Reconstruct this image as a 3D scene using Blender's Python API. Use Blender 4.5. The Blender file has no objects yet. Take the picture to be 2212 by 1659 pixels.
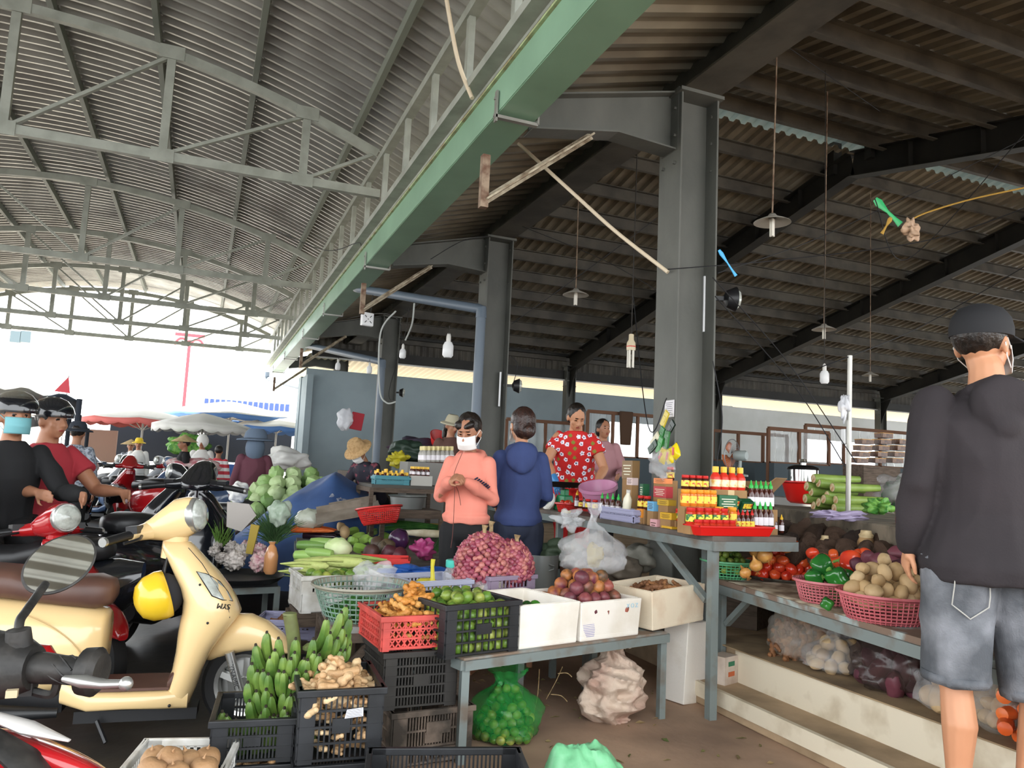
import bpy, bmesh, math, random
from mathutils import Vector as V, Matrix, Euler, noise
from math import pi, sin, cos, radians as D
random.seed(7)
SC = bpy.context.scene
COL = SC.collection
# ---------------------------------------------------------------- camera (fitted to the vanishing points)
FP, CX, CY, H = 1662.0, 1106.0, 829.5, 1.25
def _cv(x, y): return V((x-CX, -(y-CY), -FP)).normalized()
_Y = _cv(431, 985); _X = _cv(5330, 1210); _X = (_X-_Y*_X.dot(_Y)).normalized(); _Z = _X.cross(_Y)
RM = Matrix((_X, _Y, _Z))
CAM = V((0, 0, H))
def ray(x, y): return RM @ V(((x-CX)/FP, -(y-CY)/FP, -1))
def at(x, y, d): return CAM+ray(x, y)*d
def onz(x, y, z): r = ray(x, y); return CAM+r*((z-H)/r.z)
def onY(x, y, Y): r = ray(x, y); return CAM+r*(Y/r.y)
def onX(x, y, X): r = ray(x, y); return CAM+r*(X/r.x)
FWD = RM @ V((0, 0, -1)); RGT = RM @ V((1, 0, 0))
YAW = math.atan2(RGT.y, RGT.x)
cam = bpy.data.cameras.new('camera'); co = bpy.data.objects.new('camera', cam); COL.objects.link(co)
co.matrix_world = Matrix.Translation(CAM) @ RM.to_4x4()
cam.sensor_width = 36; cam.lens = 36*FP/2212; cam.clip_start = .02; cam.clip_end = 500
SC.camera = co
# ---------------------------------------------------------------- light and exposure
SC.view_settings.view_transform = 'Standard'; SC.view_settings.look = 'None'
SC.view_settings.gamma = 1; SC.view_settings.exposure = 1.05; SC.view_settings.use_curve_mapping = False
W = bpy.data.worlds.new('sky'); SC.world = W; W.use_nodes = True
bg = W.node_tree.nodes['Background']; bg.inputs[0].default_value = (.93, .97, 1, 1); bg.inputs[1].default_value = 2.5
def lamp(name, kind, energy, color, **k):
    l = bpy.data.lights.new(name, kind); l.energy = energy; l.color = color
    for a, b in k.items(): setattr(l, a, b)
    o = bpy.data.objects.new(name, l); COL.objects.link(o); return o
sun = lamp('sun', 'SUN', 9, (1, .96, .88), angle=D(1.0))
sun.rotation_euler = V((.55, -.35, -1)).to_track_quat('-Z', 'Y').to_euler()
# ---------------------------------------------------------------- materials
def lin(c):
    if isinstance(c, str):
        c = c.lstrip('#'); c = [int(c[i:i+2], 16)/255 for i in (0, 2, 4)]
    return tuple(x/12.92 if x <= .04045 else ((x+.055)/1.055)**2.4 for x in c[:3])+(1,)
_mc = {}
def mat(name, c, r=.55, m=0, c2=None, sc=8, lo=.4, hi=.65, bump=0, bsc=30, alpha=1, tr=0, em=None, es=0, coat=0, st=None, ior=1.45, sub=0):
    if name in _mc: return _mc[name]
    M = bpy.data.materials.new(name); M.use_nodes = True; nt = M.node_tree; b = nt.nodes['Principled BSDF']
    b.inputs['Base Color'].default_value = lin(c); b.inputs['Roughness'].default_value = r; b.inputs['Metallic'].default_value = m
    b.inputs['IOR'].default_value = ior
    if coat: b.inputs['Coat Weight'].default_value = coat; b.inputs['Coat Roughness'].default_value = .08
    if alpha < 1: b.inputs['Alpha'].default_value = alpha
    if tr: b.inputs['Transmission Weight'].default_value = tr
    if em: b.inputs['Emission Color'].default_value = lin(em); b.inputs['Emission Strength'].default_value = es
    if c2 or bump or st: tc = nt.nodes.new('ShaderNodeTexCoord')
    if c2:
        n = nt.nodes.new('ShaderNodeTexNoise'); n.inputs['Scale'].default_value = sc; n.inputs['Detail'].default_value = 4
        if st:
            mp = nt.nodes.new('ShaderNodeMapping'); mp.inputs['Scale'].default_value = st
            nt.links.new(tc.outputs['Object'], mp.inputs[0]); nt.links.new(mp.outputs[0], n.inputs[0])
        else: nt.links.new(tc.outputs['Object'], n.inputs[0])
        rp = nt.nodes.new('ShaderNodeValToRGB'); rp.color_ramp.elements[0].position = lo; rp.color_ramp.elements[1].position = hi
        rp.color_ramp.elements[0].color = lin(c); rp.color_ramp.elements[1].color = lin(c2)
        nt.links.new(n.outputs[0], rp.inputs[0]); nt.links.new(rp.outputs[0], b.inputs['Base Color'])
    if bump:
        n2 = nt.nodes.new('ShaderNodeTexNoise'); n2.inputs['Scale'].default_value = bsc; n2.inputs['Detail'].default_value = 3
        nt.links.new(tc.outputs['Object'], n2.inputs[0])
        bp = nt.nodes.new('ShaderNodeBump'); bp.inputs['Strength'].default_value = bump; bp.inputs['Distance'].default_value = .01
        nt.links.new(n2.outputs[0], bp.inputs['Height']); nt.links.new(bp.outputs[0], b.inputs['Normal'])
    _mc[name] = M; return M
def rnd_mat(name, cols, r=.4, amt=1, bump=0, bsc=40, coat=0):
    """produce: each copy takes its own tone between the given colours"""
    if name in _mc: return _mc[name]
    M = mat(name, cols[0], r=r, bump=bump, bsc=bsc, coat=coat); nt = M.node_tree; b = nt.nodes['Principled BSDF']
    oi = nt.nodes.new('ShaderNodeObjectInfo'); rp = nt.nodes.new('ShaderNodeValToRGB'); cr = rp.color_ramp
    for i, c in enumerate(cols):
        p = i/(len(cols)-1)
        e = cr.elements[0] if i == 0 else cr.elements[-1] if i == len(cols)-1 else cr.elements.new(p)
        e.position = p; e.color = lin(c)
    tc = nt.nodes.new('ShaderNodeTexCoord'); n = nt.nodes.new('ShaderNodeTexNoise'); n.inputs['Scale'].default_value = 18
    nt.links.new(tc.outputs['Object'], n.inputs[0])
    a = nt.nodes.new('ShaderNodeMath'); a.operation = 'MULTIPLY_ADD'; a.inputs[1].default_value = .5; a.inputs[2].default_value = -.25
    nt.links.new(n.outputs[0], a.inputs[0])
    s = nt.nodes.new('ShaderNodeMath'); s.operation = 'ADD'
    nt.links.new(oi.outputs['Random'], s.inputs[0]); nt.links.new(a.outputs[0], s.inputs[1])
    nt.links.new(s.outputs[0], rp.inputs[0]); nt.links.new(rp.outputs[0], b.inputs['Base Color'])
    return M
# ---------------------------------------------------------------- mesh builder
def frame(t, up=V((0, 0, 1))):
    t = t.normalized()
    if abs(t.dot(up)) > .97: up = V((0, 1, 0)) if abs(t.y) < .9 else V((1, 0, 0))
    s = t.cross(up).normalized(); u = s.cross(t).normalized(); return s, u
class MB:
    def __init__(s): s.v = []; s.f = []; s.m = []; s.T = Matrix.Identity(4)
    def at(s, loc=(0, 0, 0), rot=(0, 0, 0), sc=(1, 1, 1)):
        s.T = Matrix.LocRotScale(V(loc), Euler(rot), V(sc)); return s
    def add(s, vs, fs, k=0):
        n = len(s.v); s.v += [s.T @ V(v) for v in vs]; s.f += [tuple(i+n for i in f) for f in fs]; s.m += [k]*len(fs); return s
    def box(s, c, z, k=0, rz=0, taper=1, R=None):
        x, y, h = z[0]/2, z[1]/2, z[2]/2
        vs = [V((sx*x*(taper if sz > 0 else 1), sy*y*(taper if sz > 0 else 1), sz*h)) for sz in (-1, 1) for sx, sy in ((-1, -1), (1, -1), (1, 1), (-1, 1))]
        M = R or Matrix.Rotation(rz, 3, 'Z'); c = V(c)
        return s.add([M @ v+c for v in vs], [(3, 2, 1, 0), (4, 5, 6, 7), (0, 1, 5, 4), (1, 2, 6, 5), (2, 3, 7, 6), (3, 0, 4, 7)], k)
    def bar(s, a, b, w, h=None, k=0, up=(0, 0, 1)):
        a, b = V(a), V(b); h = w if h is None else h; sd, u = frame(b-a, V(up))
        vs = [p+sd*x*w/2+u*y*h/2 for p in (a, b) for x, y in ((-1, -1), (1, -1), (1, 1), (-1, 1))]
        return s.add(vs, [(3, 2, 1, 0), (4, 5, 6, 7), (0, 1, 5, 4), (1, 2, 6, 5), (2, 3, 7, 6), (3, 0, 4, 7)], k)
    def tube(s, pts, r, n=8, k=0, cap=True, closed=False, flat=1, up=(0, 0, 1)):
        pts = [V(p) for p in pts]; N = len(pts); vs = []; u0 = None
        for i, p in enumerate(pts):
            if closed: t = pts[(i+1) % N]-pts[i-1]
            else: t = pts[min(i+1, N-1)]-pts[max(i-1, 0)]
            if t.length < 1e-9: t = V((0, 0, 1))
            t.normalize()
            if u0 is None: sd, u = frame(t, V(up))
            else:
                sd = t.cross(u0)
                if sd.length < 1e-6: sd, u = frame(t)
                else: sd.normalize(); u = sd.cross(t)
            u0 = u; R = r[i] if isinstance(r, list) else r
            ra, rb = R if isinstance(R, (list, tuple)) else (R, R*flat)
            vs += [p+sd*cos(2*pi*j/n)*ra+u*sin(2*pi*j/n)*rb for j in range(n)]
        fs = [(i*n+j, i*n+(j+1) % n, (i+1)*n+(j+1) % n, (i+1)*n+j) for i in range(N-1) for j in range(n)]
        if closed: fs += [((N-1)*n+j, (N-1)*n+(j+1) % n, (j+1) % n, j) for j in range(n)]
        elif cap: fs += [tuple(range(n-1, -1, -1)), tuple((N-1)*n+j for j in range(n))]
        return s.add(vs, fs, k)
    def lathe(s, prof, n=16, c=(0, 0, 0), k=0, R=None, sx=1, sy=1, ks=None):
        vs = [V((r*cos(2*pi*j/n)*sx, r*sin(2*pi*j/n)*sy, z)) for r, z in prof for j in range(n)]
        if R is not None: vs = [R @ v for v in vs]
        c = V(c); vs = [v+c for v in vs]; P = len(prof)
        for i in range(P-1):
            pass
        n0 = len(s.v); s.v += [s.T @ v for v in vs]
        for i in range(P-1):
            for j in range(n):
                s.f.append((n0+i*n+j, n0+i*n+(j+1) % n, n0+(i+1)*n+(j+1) % n, n0+(i+1)*n+j)); s.m.append(ks[i] if ks else k)
        if prof[0][0] > 1e-6: s.f.append(tuple(n0+j for j in range(n-1, -1, -1))); s.m.append(ks[0] if ks else k)
        if prof[-1][0] > 1e-6: s.f.append(tuple(n0+(P-1)*n+j for j in range(n))); s.m.append(ks[-1] if ks else k)
        return s
    def lobe(s, c, r, lobes=5, amp=.08, k=0, R=None, n=20, h=10, dimple=.15, taper=0):
        vs = []; c = V(c)
        for i in range(h+1):
            t = pi*i/h; z = cos(t)*r[2]*(1-dimple*(max(0, 1-sin(t)))**2)
            for j in range(n):
                a = 2*pi*j/n; g = sin(t)**.8*(1+amp*cos(lobes*a))*(1-taper*(1-cos(t))/2)
                v = V((g*cos(a)*r[0], g*sin(a)*r[1], z)); vs.append((R @ v if R is not None else v)+c)
        return s.add(vs, [(i*n+j, i*n+(j+1) % n, (i+1)*n+(j+1) % n, (i+1)*n+j) for i in range(h) for j in range(n)], k)
    def lathe_open(s, prof, n=16, **kw):
        k = len(s.f); s.lathe(prof, n, **kw)
        for _ in range((prof[0][0] > 1e-6)+(prof[-1][0] > 1e-6)): s.f.pop(); s.m.pop()
        return s
    def ell(s, c, r, k=0, R=None, n=12, h=8, jit=0, seed=0, sc=3):
        if not isinstance(r, (tuple, list)): r = (r, r, r)
        vs = []; c = V(c); q = V((seed*7.3, seed*3.1, seed*1.7))
        for i in range(h+1):
            t = pi*i/h
            for j in range(1 if i in (0, h) else n):
                d = V((sin(t)*cos(2*pi*j/n), sin(t)*sin(2*pi*j/n), cos(t))); g = 1+(jit*noise.noise(d*sc*.5+q) if jit else 0)
                v = V((d.x*r[0]*g, d.y*r[1]*g, d.z*r[2]*g)); vs.append((R @ v if R is not None else v)+c)
        fs = []
        idx = lambda i, j: 0 if i == 0 else (1+(h-1)*n if i == h else 1+(i-1)*n+j % n)
        for i in range(h):
            for j in range(n):
                a, b, cc, d = idx(i, j), idx(i+1, j), idx(i+1, j+1), idx(i, j+1)
                fs.append((a, b, cc) if i == 0 else ((a, b, d) if i == h-1 else (a, b, cc, d)))
        return s.add(vs, fs, k)
    def prism(s, poly, fn0, fn1, k=0):
        """two copies of a 2-D outline placed by fn0 / fn1, joined round the edge"""
        n = len(poly); vs = [V(fn0(*p)) for p in poly]+[V(fn1(*p)) for p in poly]
        return s.add(vs, [tuple(range(n-1, -1, -1)), tuple(range(n, 2*n))]+[(i, (i+1) % n, n+(i+1) % n, n+i) for i in range(n)], k)
    def grid(s, fn, nu, nv, k=0, cu=False):
        vs = [V(fn(i/nu, j/nv)) for j in range(nv+1) for i in range(nu+(0 if cu else 1))]
        w = nu if cu else nu+1
        return s.add(vs, [(j*w+i, j*w+(i+1) % w, (j+1)*w+(i+1) % w, (j+1)*w+i) for j in range(nv) for i in range(nu)], k)
    def loft(s, rings, k=0, cap=True):
        n = len(rings[0]); vs = [V(p) for r in rings for p in r]; N = len(rings)
        fs = [(i*n+j, i*n+(j+1) % n, (i+1)*n+(j+1) % n, (i+1)*n+j) for i in range(N-1) for j in range(n)]
        if cap: fs += [tuple(range(n-1, -1, -1)), tuple((N-1)*n+j for j in range(n))]
        return s.add(vs, fs, k)
    def build(s, name, mats, parent=None, smooth=38, remesh=0, sm=0, subd=0, bev=0, solid=0, recalc=True, wn=False):
        me = bpy.data.meshes.new(name); me.from_pydata([tuple(v) for v in s.v], [], s.f); me.update()
        if not isinstance(mats, (list, tuple)): mats = [mats]
        for m in mats: me.materials.append(m)
        if len(mats) > 1: me.polygons.foreach_set('material_index', s.m)
        if recalc:
            bm = bmesh.new(); bm.from_mesh(me); bmesh.ops.recalc_face_normals(bm, faces=bm.faces); bm.to_mesh(me); bm.free()
        if smooth:
            me.polygons.foreach_set('use_smooth', [True]*len(me.polygons))
            if not (remesh or subd): me.set_sharp_from_angle(angle=D(smooth))
        o = bpy.data.objects.new(name, me); COL.objects.link(o)
        if parent: o.parent = parent
        if solid: q = o.modifiers.new('t', 'SOLIDIFY'); q.thickness = solid; q.offset = 0
        if remesh:
            q = o.modifiers.new('r', 'REMESH'); q.mode = 'VOXEL'; q.voxel_size = remesh; q.use_smooth_shade = True
            q = o.modifiers.new('s', 'SMOOTH'); q.iterations = sm or 4; q.factor = .6
        if bev: q = o.modifiers.new('b', 'BEVEL'); q.width = bev; q.segments = 2; q.limit_method = 'ANGLE'; q.angle_limit = D(40)
        if subd: q = o.modifiers.new('u', 'SUBSURF'); q.levels = q.render_levels = subd
        return o
def tag(o, label, cat, group=None, kind=None):
    o['label'] = label; o['category'] = cat
    if group: o['group'] = group
    if kind: o['kind'] = kind
    return o
def thing(name, label, cat, loc=(0, 0, 0), rz=0, group=None, rot=None):
    o = bpy.data.objects.new(name, None); COL.objects.link(o); o.location = loc; o.rotation_euler = rot or (0, 0, rz)
    o.empty_display_size = .05
    return tag(o, label, cat, group)
def struct(o, label=None):
    o['kind'] = 'structure'
    if label: o['label'] = label
    return o
def dup(root, loc=None, rot=None, label=None, group=None, scale=None):
    r = root.copy(); COL.objects.link(r)
    if loc is not None: r.location = loc
    if rot is not None: r.rotation_euler = rot if hasattr(rot, '__len__') else (0, 0, rot)
    if scale is not None: r.scale = scale if hasattr(scale, '__len__') else (scale,)*3
    if label: r['label'] = label
    if group: r['group'] = group
    for ch in list(root.children):
        c = ch.copy(); COL.objects.link(c); c.parent = r
        for g in list(ch.children):
            d = g.copy(); COL.objects.link(d); d.parent = c
    return r
def rr(a, b): return random.uniform(a, b)
def jit(v, a): return V(v)+V((rr(-a, a), rr(-a, a), rr(-a, a)))
def sm(t): t = max(0, min(1, t)); return t*t*(3-2*t)
def bez(pts, n=12):
    """Catmull-Rom through the points"""
    P = [V(p) for p in pts]; out = []
    for i in range(len(P)-1):
        a, b, c, d = P[max(i-1, 0)], P[i], P[i+1], P[min(i+2, len(P)-1)]
        for j in range(n):
            t = j/n; out.append(.5*((2*b)+(c-a)*t+(2*a-5*b+4*c-d)*t*t+(3*b-a-3*c+d)*t**3))
    return out+[P[-1]]
TX = {}
def text(s, size, m, M, parent=None, name='lettering', ext=.0008, align='CENTER'):
    cu = bpy.data.curves.new(name, 'FONT'); cu.body = s; cu.size = size; cu.extrude = ext; cu.align_x = align; cu.align_y = 'CENTER'
    o = bpy.data.objects.new(name, cu); COL.objects.link(o); cu.materials.append(m)
    dg = bpy.context.evaluated_depsgraph_get(); me = bpy.data.meshes.new_from_object(o.evaluated_get(dg))
    bpy.data.objects.remove(o); bpy.data.curves.remove(cu)
    q = bpy.data.objects.new(name, me); COL.objects.link(q); q.parent = parent; q.matrix_local = M; return q
# ================================================================ THE SETTING
galv = mat('galvanised_sheet', '#b4b3ac', r=.32, m=.55, c2='#93908a', sc=2.2, lo=.35, hi=.7, bump=.1, bsc=3)
darksheet = mat('old_roof_sheet', '#8d8472', r=.5, m=.1, c2='#6b6254', sc=1.5)
steelgrey = mat('grey_painted_steel', '#9a9d93', r=.5, c2='#878a80', sc=5)
steeldark = mat('dark_painted_steel', '#514c43', r=.6, c2='#3b3731', sc=3, bump=.1)
black_steel = mat('black_weathered_steel', '#26241f', r=.6, c2='#1a1916', sc=3)
colm = mat('column_steel', '#62625c', r=.6, c2='#494a45', sc=2.2, lo=.35, hi=.7, bump=.15, st=(1, 1, .5))
greenm = mat('green_painted_steel', '#86a98e', r=.35, c2='#75957c', sc=2, lo=.3, hi=.75)
lime = mat('lime_edge', '#a9b98a', r=.5, c2='#8c7d5a', sc=9)
wetroad = mat('wet_road', '#2c2926', r=.42, c2='#403830', sc=1.6, lo=.42, hi=.62, bump=.25, bsc=14)
concrete = mat('brown_concrete', '#b3957d', r=.75, c2='#8c7462', sc=1.7, lo=.38, hi=.66, bump=.2, bsc=25)
sidewalk = mat('pale_step_face', '#ddd2bc', r=.6, c2='#b5a58a', sc=5, lo=.5, hi=.75, bump=.15)
tread = mat('step_tread', '#b39a7c', r=.7, c2='#8f7a60', sc=4, lo=.4, hi=.7, bump=.2)
paleground = mat('sunlit_paving', '#b9b1a4', r=.8, c2='#8f887c', sc=.8)
wallblue = mat('blue_grey_wall', '#93a1a6', r=.7, c2='#8a989d', sc=1.2)
wallwhite_lit = mat('white_lit_wall', '#dfe2e0', r=.7, c2='#d2d5d0', sc=1.2)
# ground
b = MB(); b.grid(lambda u, v: (-14+14.9*u, -7+29*v, 0), 4, 6); struct(b.build('floor', wetroad, smooth=0), 'dark wet asphalt lane under the arched roof')
b = MB(); b.grid(lambda u, v: (.9+u*(26-.9), -7+29*v, .002*sin(u*3)), 10, 8, 0); struct(b.build('floor', concrete, smooth=0), 'dusty brown concrete apron in front of the steps')
b = MB(); b.grid(lambda u, v: (-40+80*u, 22+45*v, -.01), 4, 4); struct(b.build('floor', paleground, smooth=0), 'sunlit paving beyond the arched roof')
b = MB(); b.grid(lambda u, v: (-40+26*u, -7+29*v, -.01), 4, 4); struct(b.build('floor', paleground, smooth=0), 'sunlit paving left of the arched roof')
# steps and the raised market floor
b = MB()
y0 = -3
b.prism([(2.70, 4.1), (2.70, 2.6), (2.72, y0), (2.98, y0), (2.93, 4.1)], lambda x, y: (x, y, 0), lambda x, y: (x, y, .12), 0)
o = b.build('step', [tread], bev=.008); tag(o, 'lower concrete step along the stall with a pale tiled edge', 'step', kind='structure')
b = MB(); b.prism([(2.69, 4.1), (2.69, 2.6), (2.71, y0), (2.73, y0), (2.715, 4.1)], lambda x, y: (x, y, .045), lambda x, y: (x, y, .124)); b.build('edge_tile', sidewalk, o)
b = MB(); b.box((2.935+11, 7.6, .15), (22, 22, .296)); pf = b.build('floor', tread, smooth=0); struct(pf, 'raised concrete floor of the market hall')
b = MB(); b.box((2.93, .0, .155), (.02, 7.4, .27)); b.build('riser_tile', sidewalk, pf)
# ---------------- arched roof
AP, AX, AK = 5.36, -2.0, .06
def az(x): return AP-AK*(x-AX)**2
def corr(pitch, amp):
    def f(t):
        p = (t/pitch) % 1
        return amp*(1 if p < .3 else 1-(p-.3)/.15 if p < .45 else 0 if p < .8 else (p-.8)/.2)
    return f
def corr_pts(a, b, pitch):
    out = []; t = a
    while t < b: out += [t, t+pitch*.3, t+pitch*.45, t+pitch*.8]; t += pitch
    return out
cf = corr(.155, .036)
YS = corr_pts(-2.2, 21.3, .155); XS = [-6.2+8.1*i/26 for i in range(27)]
b = MB(); vs = [(x, y, az(x)+cf(y)) for y in YS for x in XS]; n = len(XS)
b.add(vs, [(j*n+i, j*n+i+1, (j+1)*n+i+1, (j+1)*n+i) for j in range(len(YS)-1) for i in range(n-1)])
struct(b.build('ceiling', galv, smooth=25, recalc=False), 'arched galvanised sheet roof over the lane')
for i, x in enumerate([-5.3, -4.35, -3.4, -2.5, -1.6, -.7, .2, 1.22]):
    b = MB(); b.bar((x, -2.2, az(x)-.05), (x, 21.2, az(x)-.05), .05, .1)
    for k in range(146): b.box((x+.045, -2.2+k*.16, az(x)-.012), (.012, .02, .02), 1)
    tag(b.build('roof_purlin', [mat('grey_green_purlin', '#6c7269', r=.5), galv], smooth=0), 'long grey purlin under the arched roof, %s' % ['leftmost', 'second from the left', 'third from the left', 'left of the crown', 'at the crown', 'right of the crown', 'second from the gutter', 'nearest the green gutter'][i], 'roof purlin', 'arched roof purlins', 'structure')
TYS = [2.6, 7.72, 12.5, 15.5, 18.3, 20.8]
tn = ['above the viewer', 'nearest in view', 'second in view', 'third in view', 'fourth in view', 'farthest before the daylight']
for Yt, nm in zip(TYS, tn):
    t = thing('roof_truss', 'grey tubular roof truss across the lane, %s' % nm, 'roof truss', (0, Yt, 4.03), 0, 'arched roof trusses'); t['kind'] = 'structure'
    zb = 0; tz = lambda x: az(x)-.19-4.03
    b = MB(); b.bar((-6.1, 0, zb), (1.5, 0, zb), .07, .085); b.build('bottom_chord', steelgrey, t, smooth=0)
    b = MB(); xs = [-6.0+7.45*i/24 for i in range(25)]
    for a, c in zip(xs, xs[1:]): b.bar((a, 0, tz(a)), (c, 0, tz(c)), .07, .085)
    b.build('top_chord', steelgrey, t, smooth=0)
    VX = [-5.65, -4.4, -3.12, -1.84, -.56, .72]
    for x in VX:
        b = MB(); b.bar((x, 0, zb), (x, 0, tz(x)), .075, .06, up=(0, 1, 0)); b.box((x, -.04, zb), (.2, .01, .13)); b.box((x, -.04, tz(x)), (.22, .01, .13)); b.build('web_post', steelgrey, t, smooth=0)
    for a, c in ((-1.84, -.56), (-.56, .72), (.72, 1.42), (-1.84, -3.12), (-3.12, -4.4), (-4.4, -5.65)):
        b = MB(); b.bar((a+(.05 if c > a else -.05), 0, zb+.04), (c, 0, tz(c)-.02), .03, .05, up=(0, 1, 0)); b.build('web_diagonal', steelgrey, t, smooth=0)
# box truss (railing) above the gutter
t = thing('gutter_truss', 'long grey ladder truss running above the green gutter', 'truss', (1.47, 0, 3.72)); t['kind'] = 'structure'
b = MB(); b.bar((0, -2, .03), (0, 21.2, .03), .1, .06); b.bar((.07, -2, -.01), (.07, 21.2, -.01), .05, .03); b.build('bottom_rail', steelgrey, t, smooth=0)
b = MB(); b.bar((0, -2, .62), (0, 21.2, .62), .08, .07); b.build('top_rail', steelgrey, t, smooth=0)
for k in range(26):
    y = -4+.86*(k+2)+.14
    b = MB(); b.box((0, y, .32), (.045, .06, .56)); b.build('post', steelgrey, t, smooth=0)
# gutter
t = thing('roof_gutter', 'long green sheet metal gutter along the edge of the hall roof', 'gutter', (1.545, 0, 3.46)); t['kind'] = 'structure'
b = MB(); b.box((0, 9.6, .11), (.012, 23.2, .22)); b.box((.122, 9.6, 0), (.245, 23.2, .01)); b.box((.245, 9.6, .1), (.01, 23.2, .2)); b.build('gutter_channel', greenm, t, smooth=0)
b = MB(); b.box((-.012, 9.6, .235), (.03, 23.2, .03)); b.build('gutter_lip', lime, t, smooth=0)
for k, y in enumerate((1.2, 4.3, 8.4, 11.5, 14, 17.2, 20)):
    b = MB(); b.box((-.02, y, .03), (.012, .035, .2)); b.box((.115, y, -.035), (.29, .035, .02)); b.box((.262, y, .0), (.012, .035, .07))
    for q in (.08, -.03): b.box((-.03, y, q), (.012, .015, .015))
    b.build('gutter_bracket', galv, t, smooth=0)
# lean-to sheet between gutter and the row of columns
c2 = corr(.19, .034); YS = corr_pts(-1.8, 20, .19)
b = MB(); vs = [(x, y, 3.86+.27*(x-1.8)+c2(y)) for y in YS for x in (1.72, 2.4, 3.3)]
b.add(vs, [(j*3+i, j*3+i+1, (j+1)*3+i+1, (j+1)*3+i) for j in range(len(YS)-1) for i in range(2)])
struct(b.build('ceiling', darksheet, smooth=0, recalc=False), 'ribbed lean-to roof strip beside the green gutter')
# main hall roof
RY, RZ, RS = 8.3, 6.3, .212
c3 = corr(.2, .05); XS = corr_pts(3.2, 26, .2)
def hz(y): return RZ-RS*abs(y-RY)
for nm, ya, yb in (('near', -1.2, RY-.2), ('far', RY+.2, 19.2)):
    b = MB(); vs = [(x, y, hz(y)+c3(x)) for x in XS for y in (ya, (ya+yb)/2, yb)]
    b.add(vs, [(j*3+i, j*3+i+1, (j+1)*3+i+1, (j+1)*3+i) for j in range(len(XS)-1) for i in range(2)])
    struct(b.build('ceiling', darksheet, smooth=0, recalc=False), 'ribbed %s slope of the dark market hall roof' % nm)
b = MB(); b.add([(x, y, z+c3(x)) for x in XS for y, z in ((RY-.6, RZ+.03), (RY, RZ+.17), (RY+.6, RZ+.03))], [(j*3+i, j*3+i+1, (j+1)*3+i+1, (j+1)*3+i) for j in range(len(XS)-1) for i in range(2)])
struct(b.build('ceiling', mat('pale_blue_sheet', '#9fb4b8', r=.5), smooth=0, recalc=False), 'raised ridge cap of the market hall roof')
pn = 0
for sgn in (-1, 1):
    for k in range(12):
        y = RY+sgn*(.55+k*.8)
        if y < -1.1 or y > 18: continue
        z = hz(y)-.13; pn += 1
        b = MB(); b.bar((3.25, y, z), (25.5, y, z), .012, .2); b.bar((3.25, y-.03, z-.1), (25.5, y-.03, z-.1), .07, .012); b.bar((3.25, y-.03, z+.09), (25.5, y-.03, z+.09), .07, .012)
        tag(b.build('hall_purlin', steeldark, smooth=0), 'long channel purlin under the %s slope of the hall roof, number %s out from the ridge' % ('near' if sgn < 0 else 'far', ['one', 'two', 'three', 'four', 'five', 'six', 'seven', 'eight', 'nine', 'ten', 'eleven', 'twelve'][k]), 'roof purlin', 'hall roof purlins', 'structure')
def ibeam(b, a, c, w, h, tf=.015, tw=.012, k=0):
    a, c = V(a), V(c); sd, u = frame(c-a)
    b.bar(a+u*h/2, c+u*h/2, w, tf, k); b.bar(a-u*h/2, c-u*h/2, w, tf, k); b.bar(a, c, tw, h, k)
def column(x, y, z0, z1, label, w=.24, dpt=.26, base=True):
    t = thing('steel_column', label, 'column', (x, y, z0)); t['kind'] = 'structure'; h = z1-z0
    b = MB(); b.box((-dpt/2, 0, h/2), (.016, w, h)); b.box((dpt/2, 0, h/2), (.016, w, h)); b.box((0, 0, h/2), (dpt, .014, h))
    b.build('shaft', colm, t, smooth=0, bev=.004)
    b = MB(); b.box((0, 0, h-.01), (dpt+.06, w+.06, .025))
    for zz in (.12, .32, .52):
        for yy in (-.07, .07): b.tube([(-dpt/2-.03, yy, h-zz), (-dpt/2+.03, yy, h-zz)], .012, 6); b.tube([(dpt/2-.02, yy, h-zz), (dpt/2+.035, yy, h-zz)], .012, 6)
    b.build('cap_plate', colm, t, smooth=0)
    return t
CX0 = 3.07
cols = [(4.48, 'steel I-section column in the right foreground carrying the notice and snack bags'), (8.37, 'steel column behind the woman in the blue hoodie'), (13.9, 'steel column beside the second drainpipe'), (19.2, 'farthest steel column at the end of the row')]
for Yc, lb in cols: column(CX0, Yc, .25, 3.96, lb, w=.27, dpt=.3)
# eave beam above the row
t = thing('eave_beam', 'deep dark steel beam resting on the row of columns beside the lane', 'beam', (CX0, 0, 4.12)); t['kind'] = 'structure'
b = MB(); ibeam(b, (0, -1.2, 0), (0, 19.3, 0), .3, .3); b.build('web_and_flanges', steeldark, t, smooth=0)
b = MB(); b.grid(lambda u, v: (.17, -1.2+20.4*u, .1+v*(hz(-1.2+20.4*u)-4.2)), 60, 1); b.build('gable_light_block', darksheet, t, smooth=0)  # unseen sheet added above the beam to stop light leaking between the roofs
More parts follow.
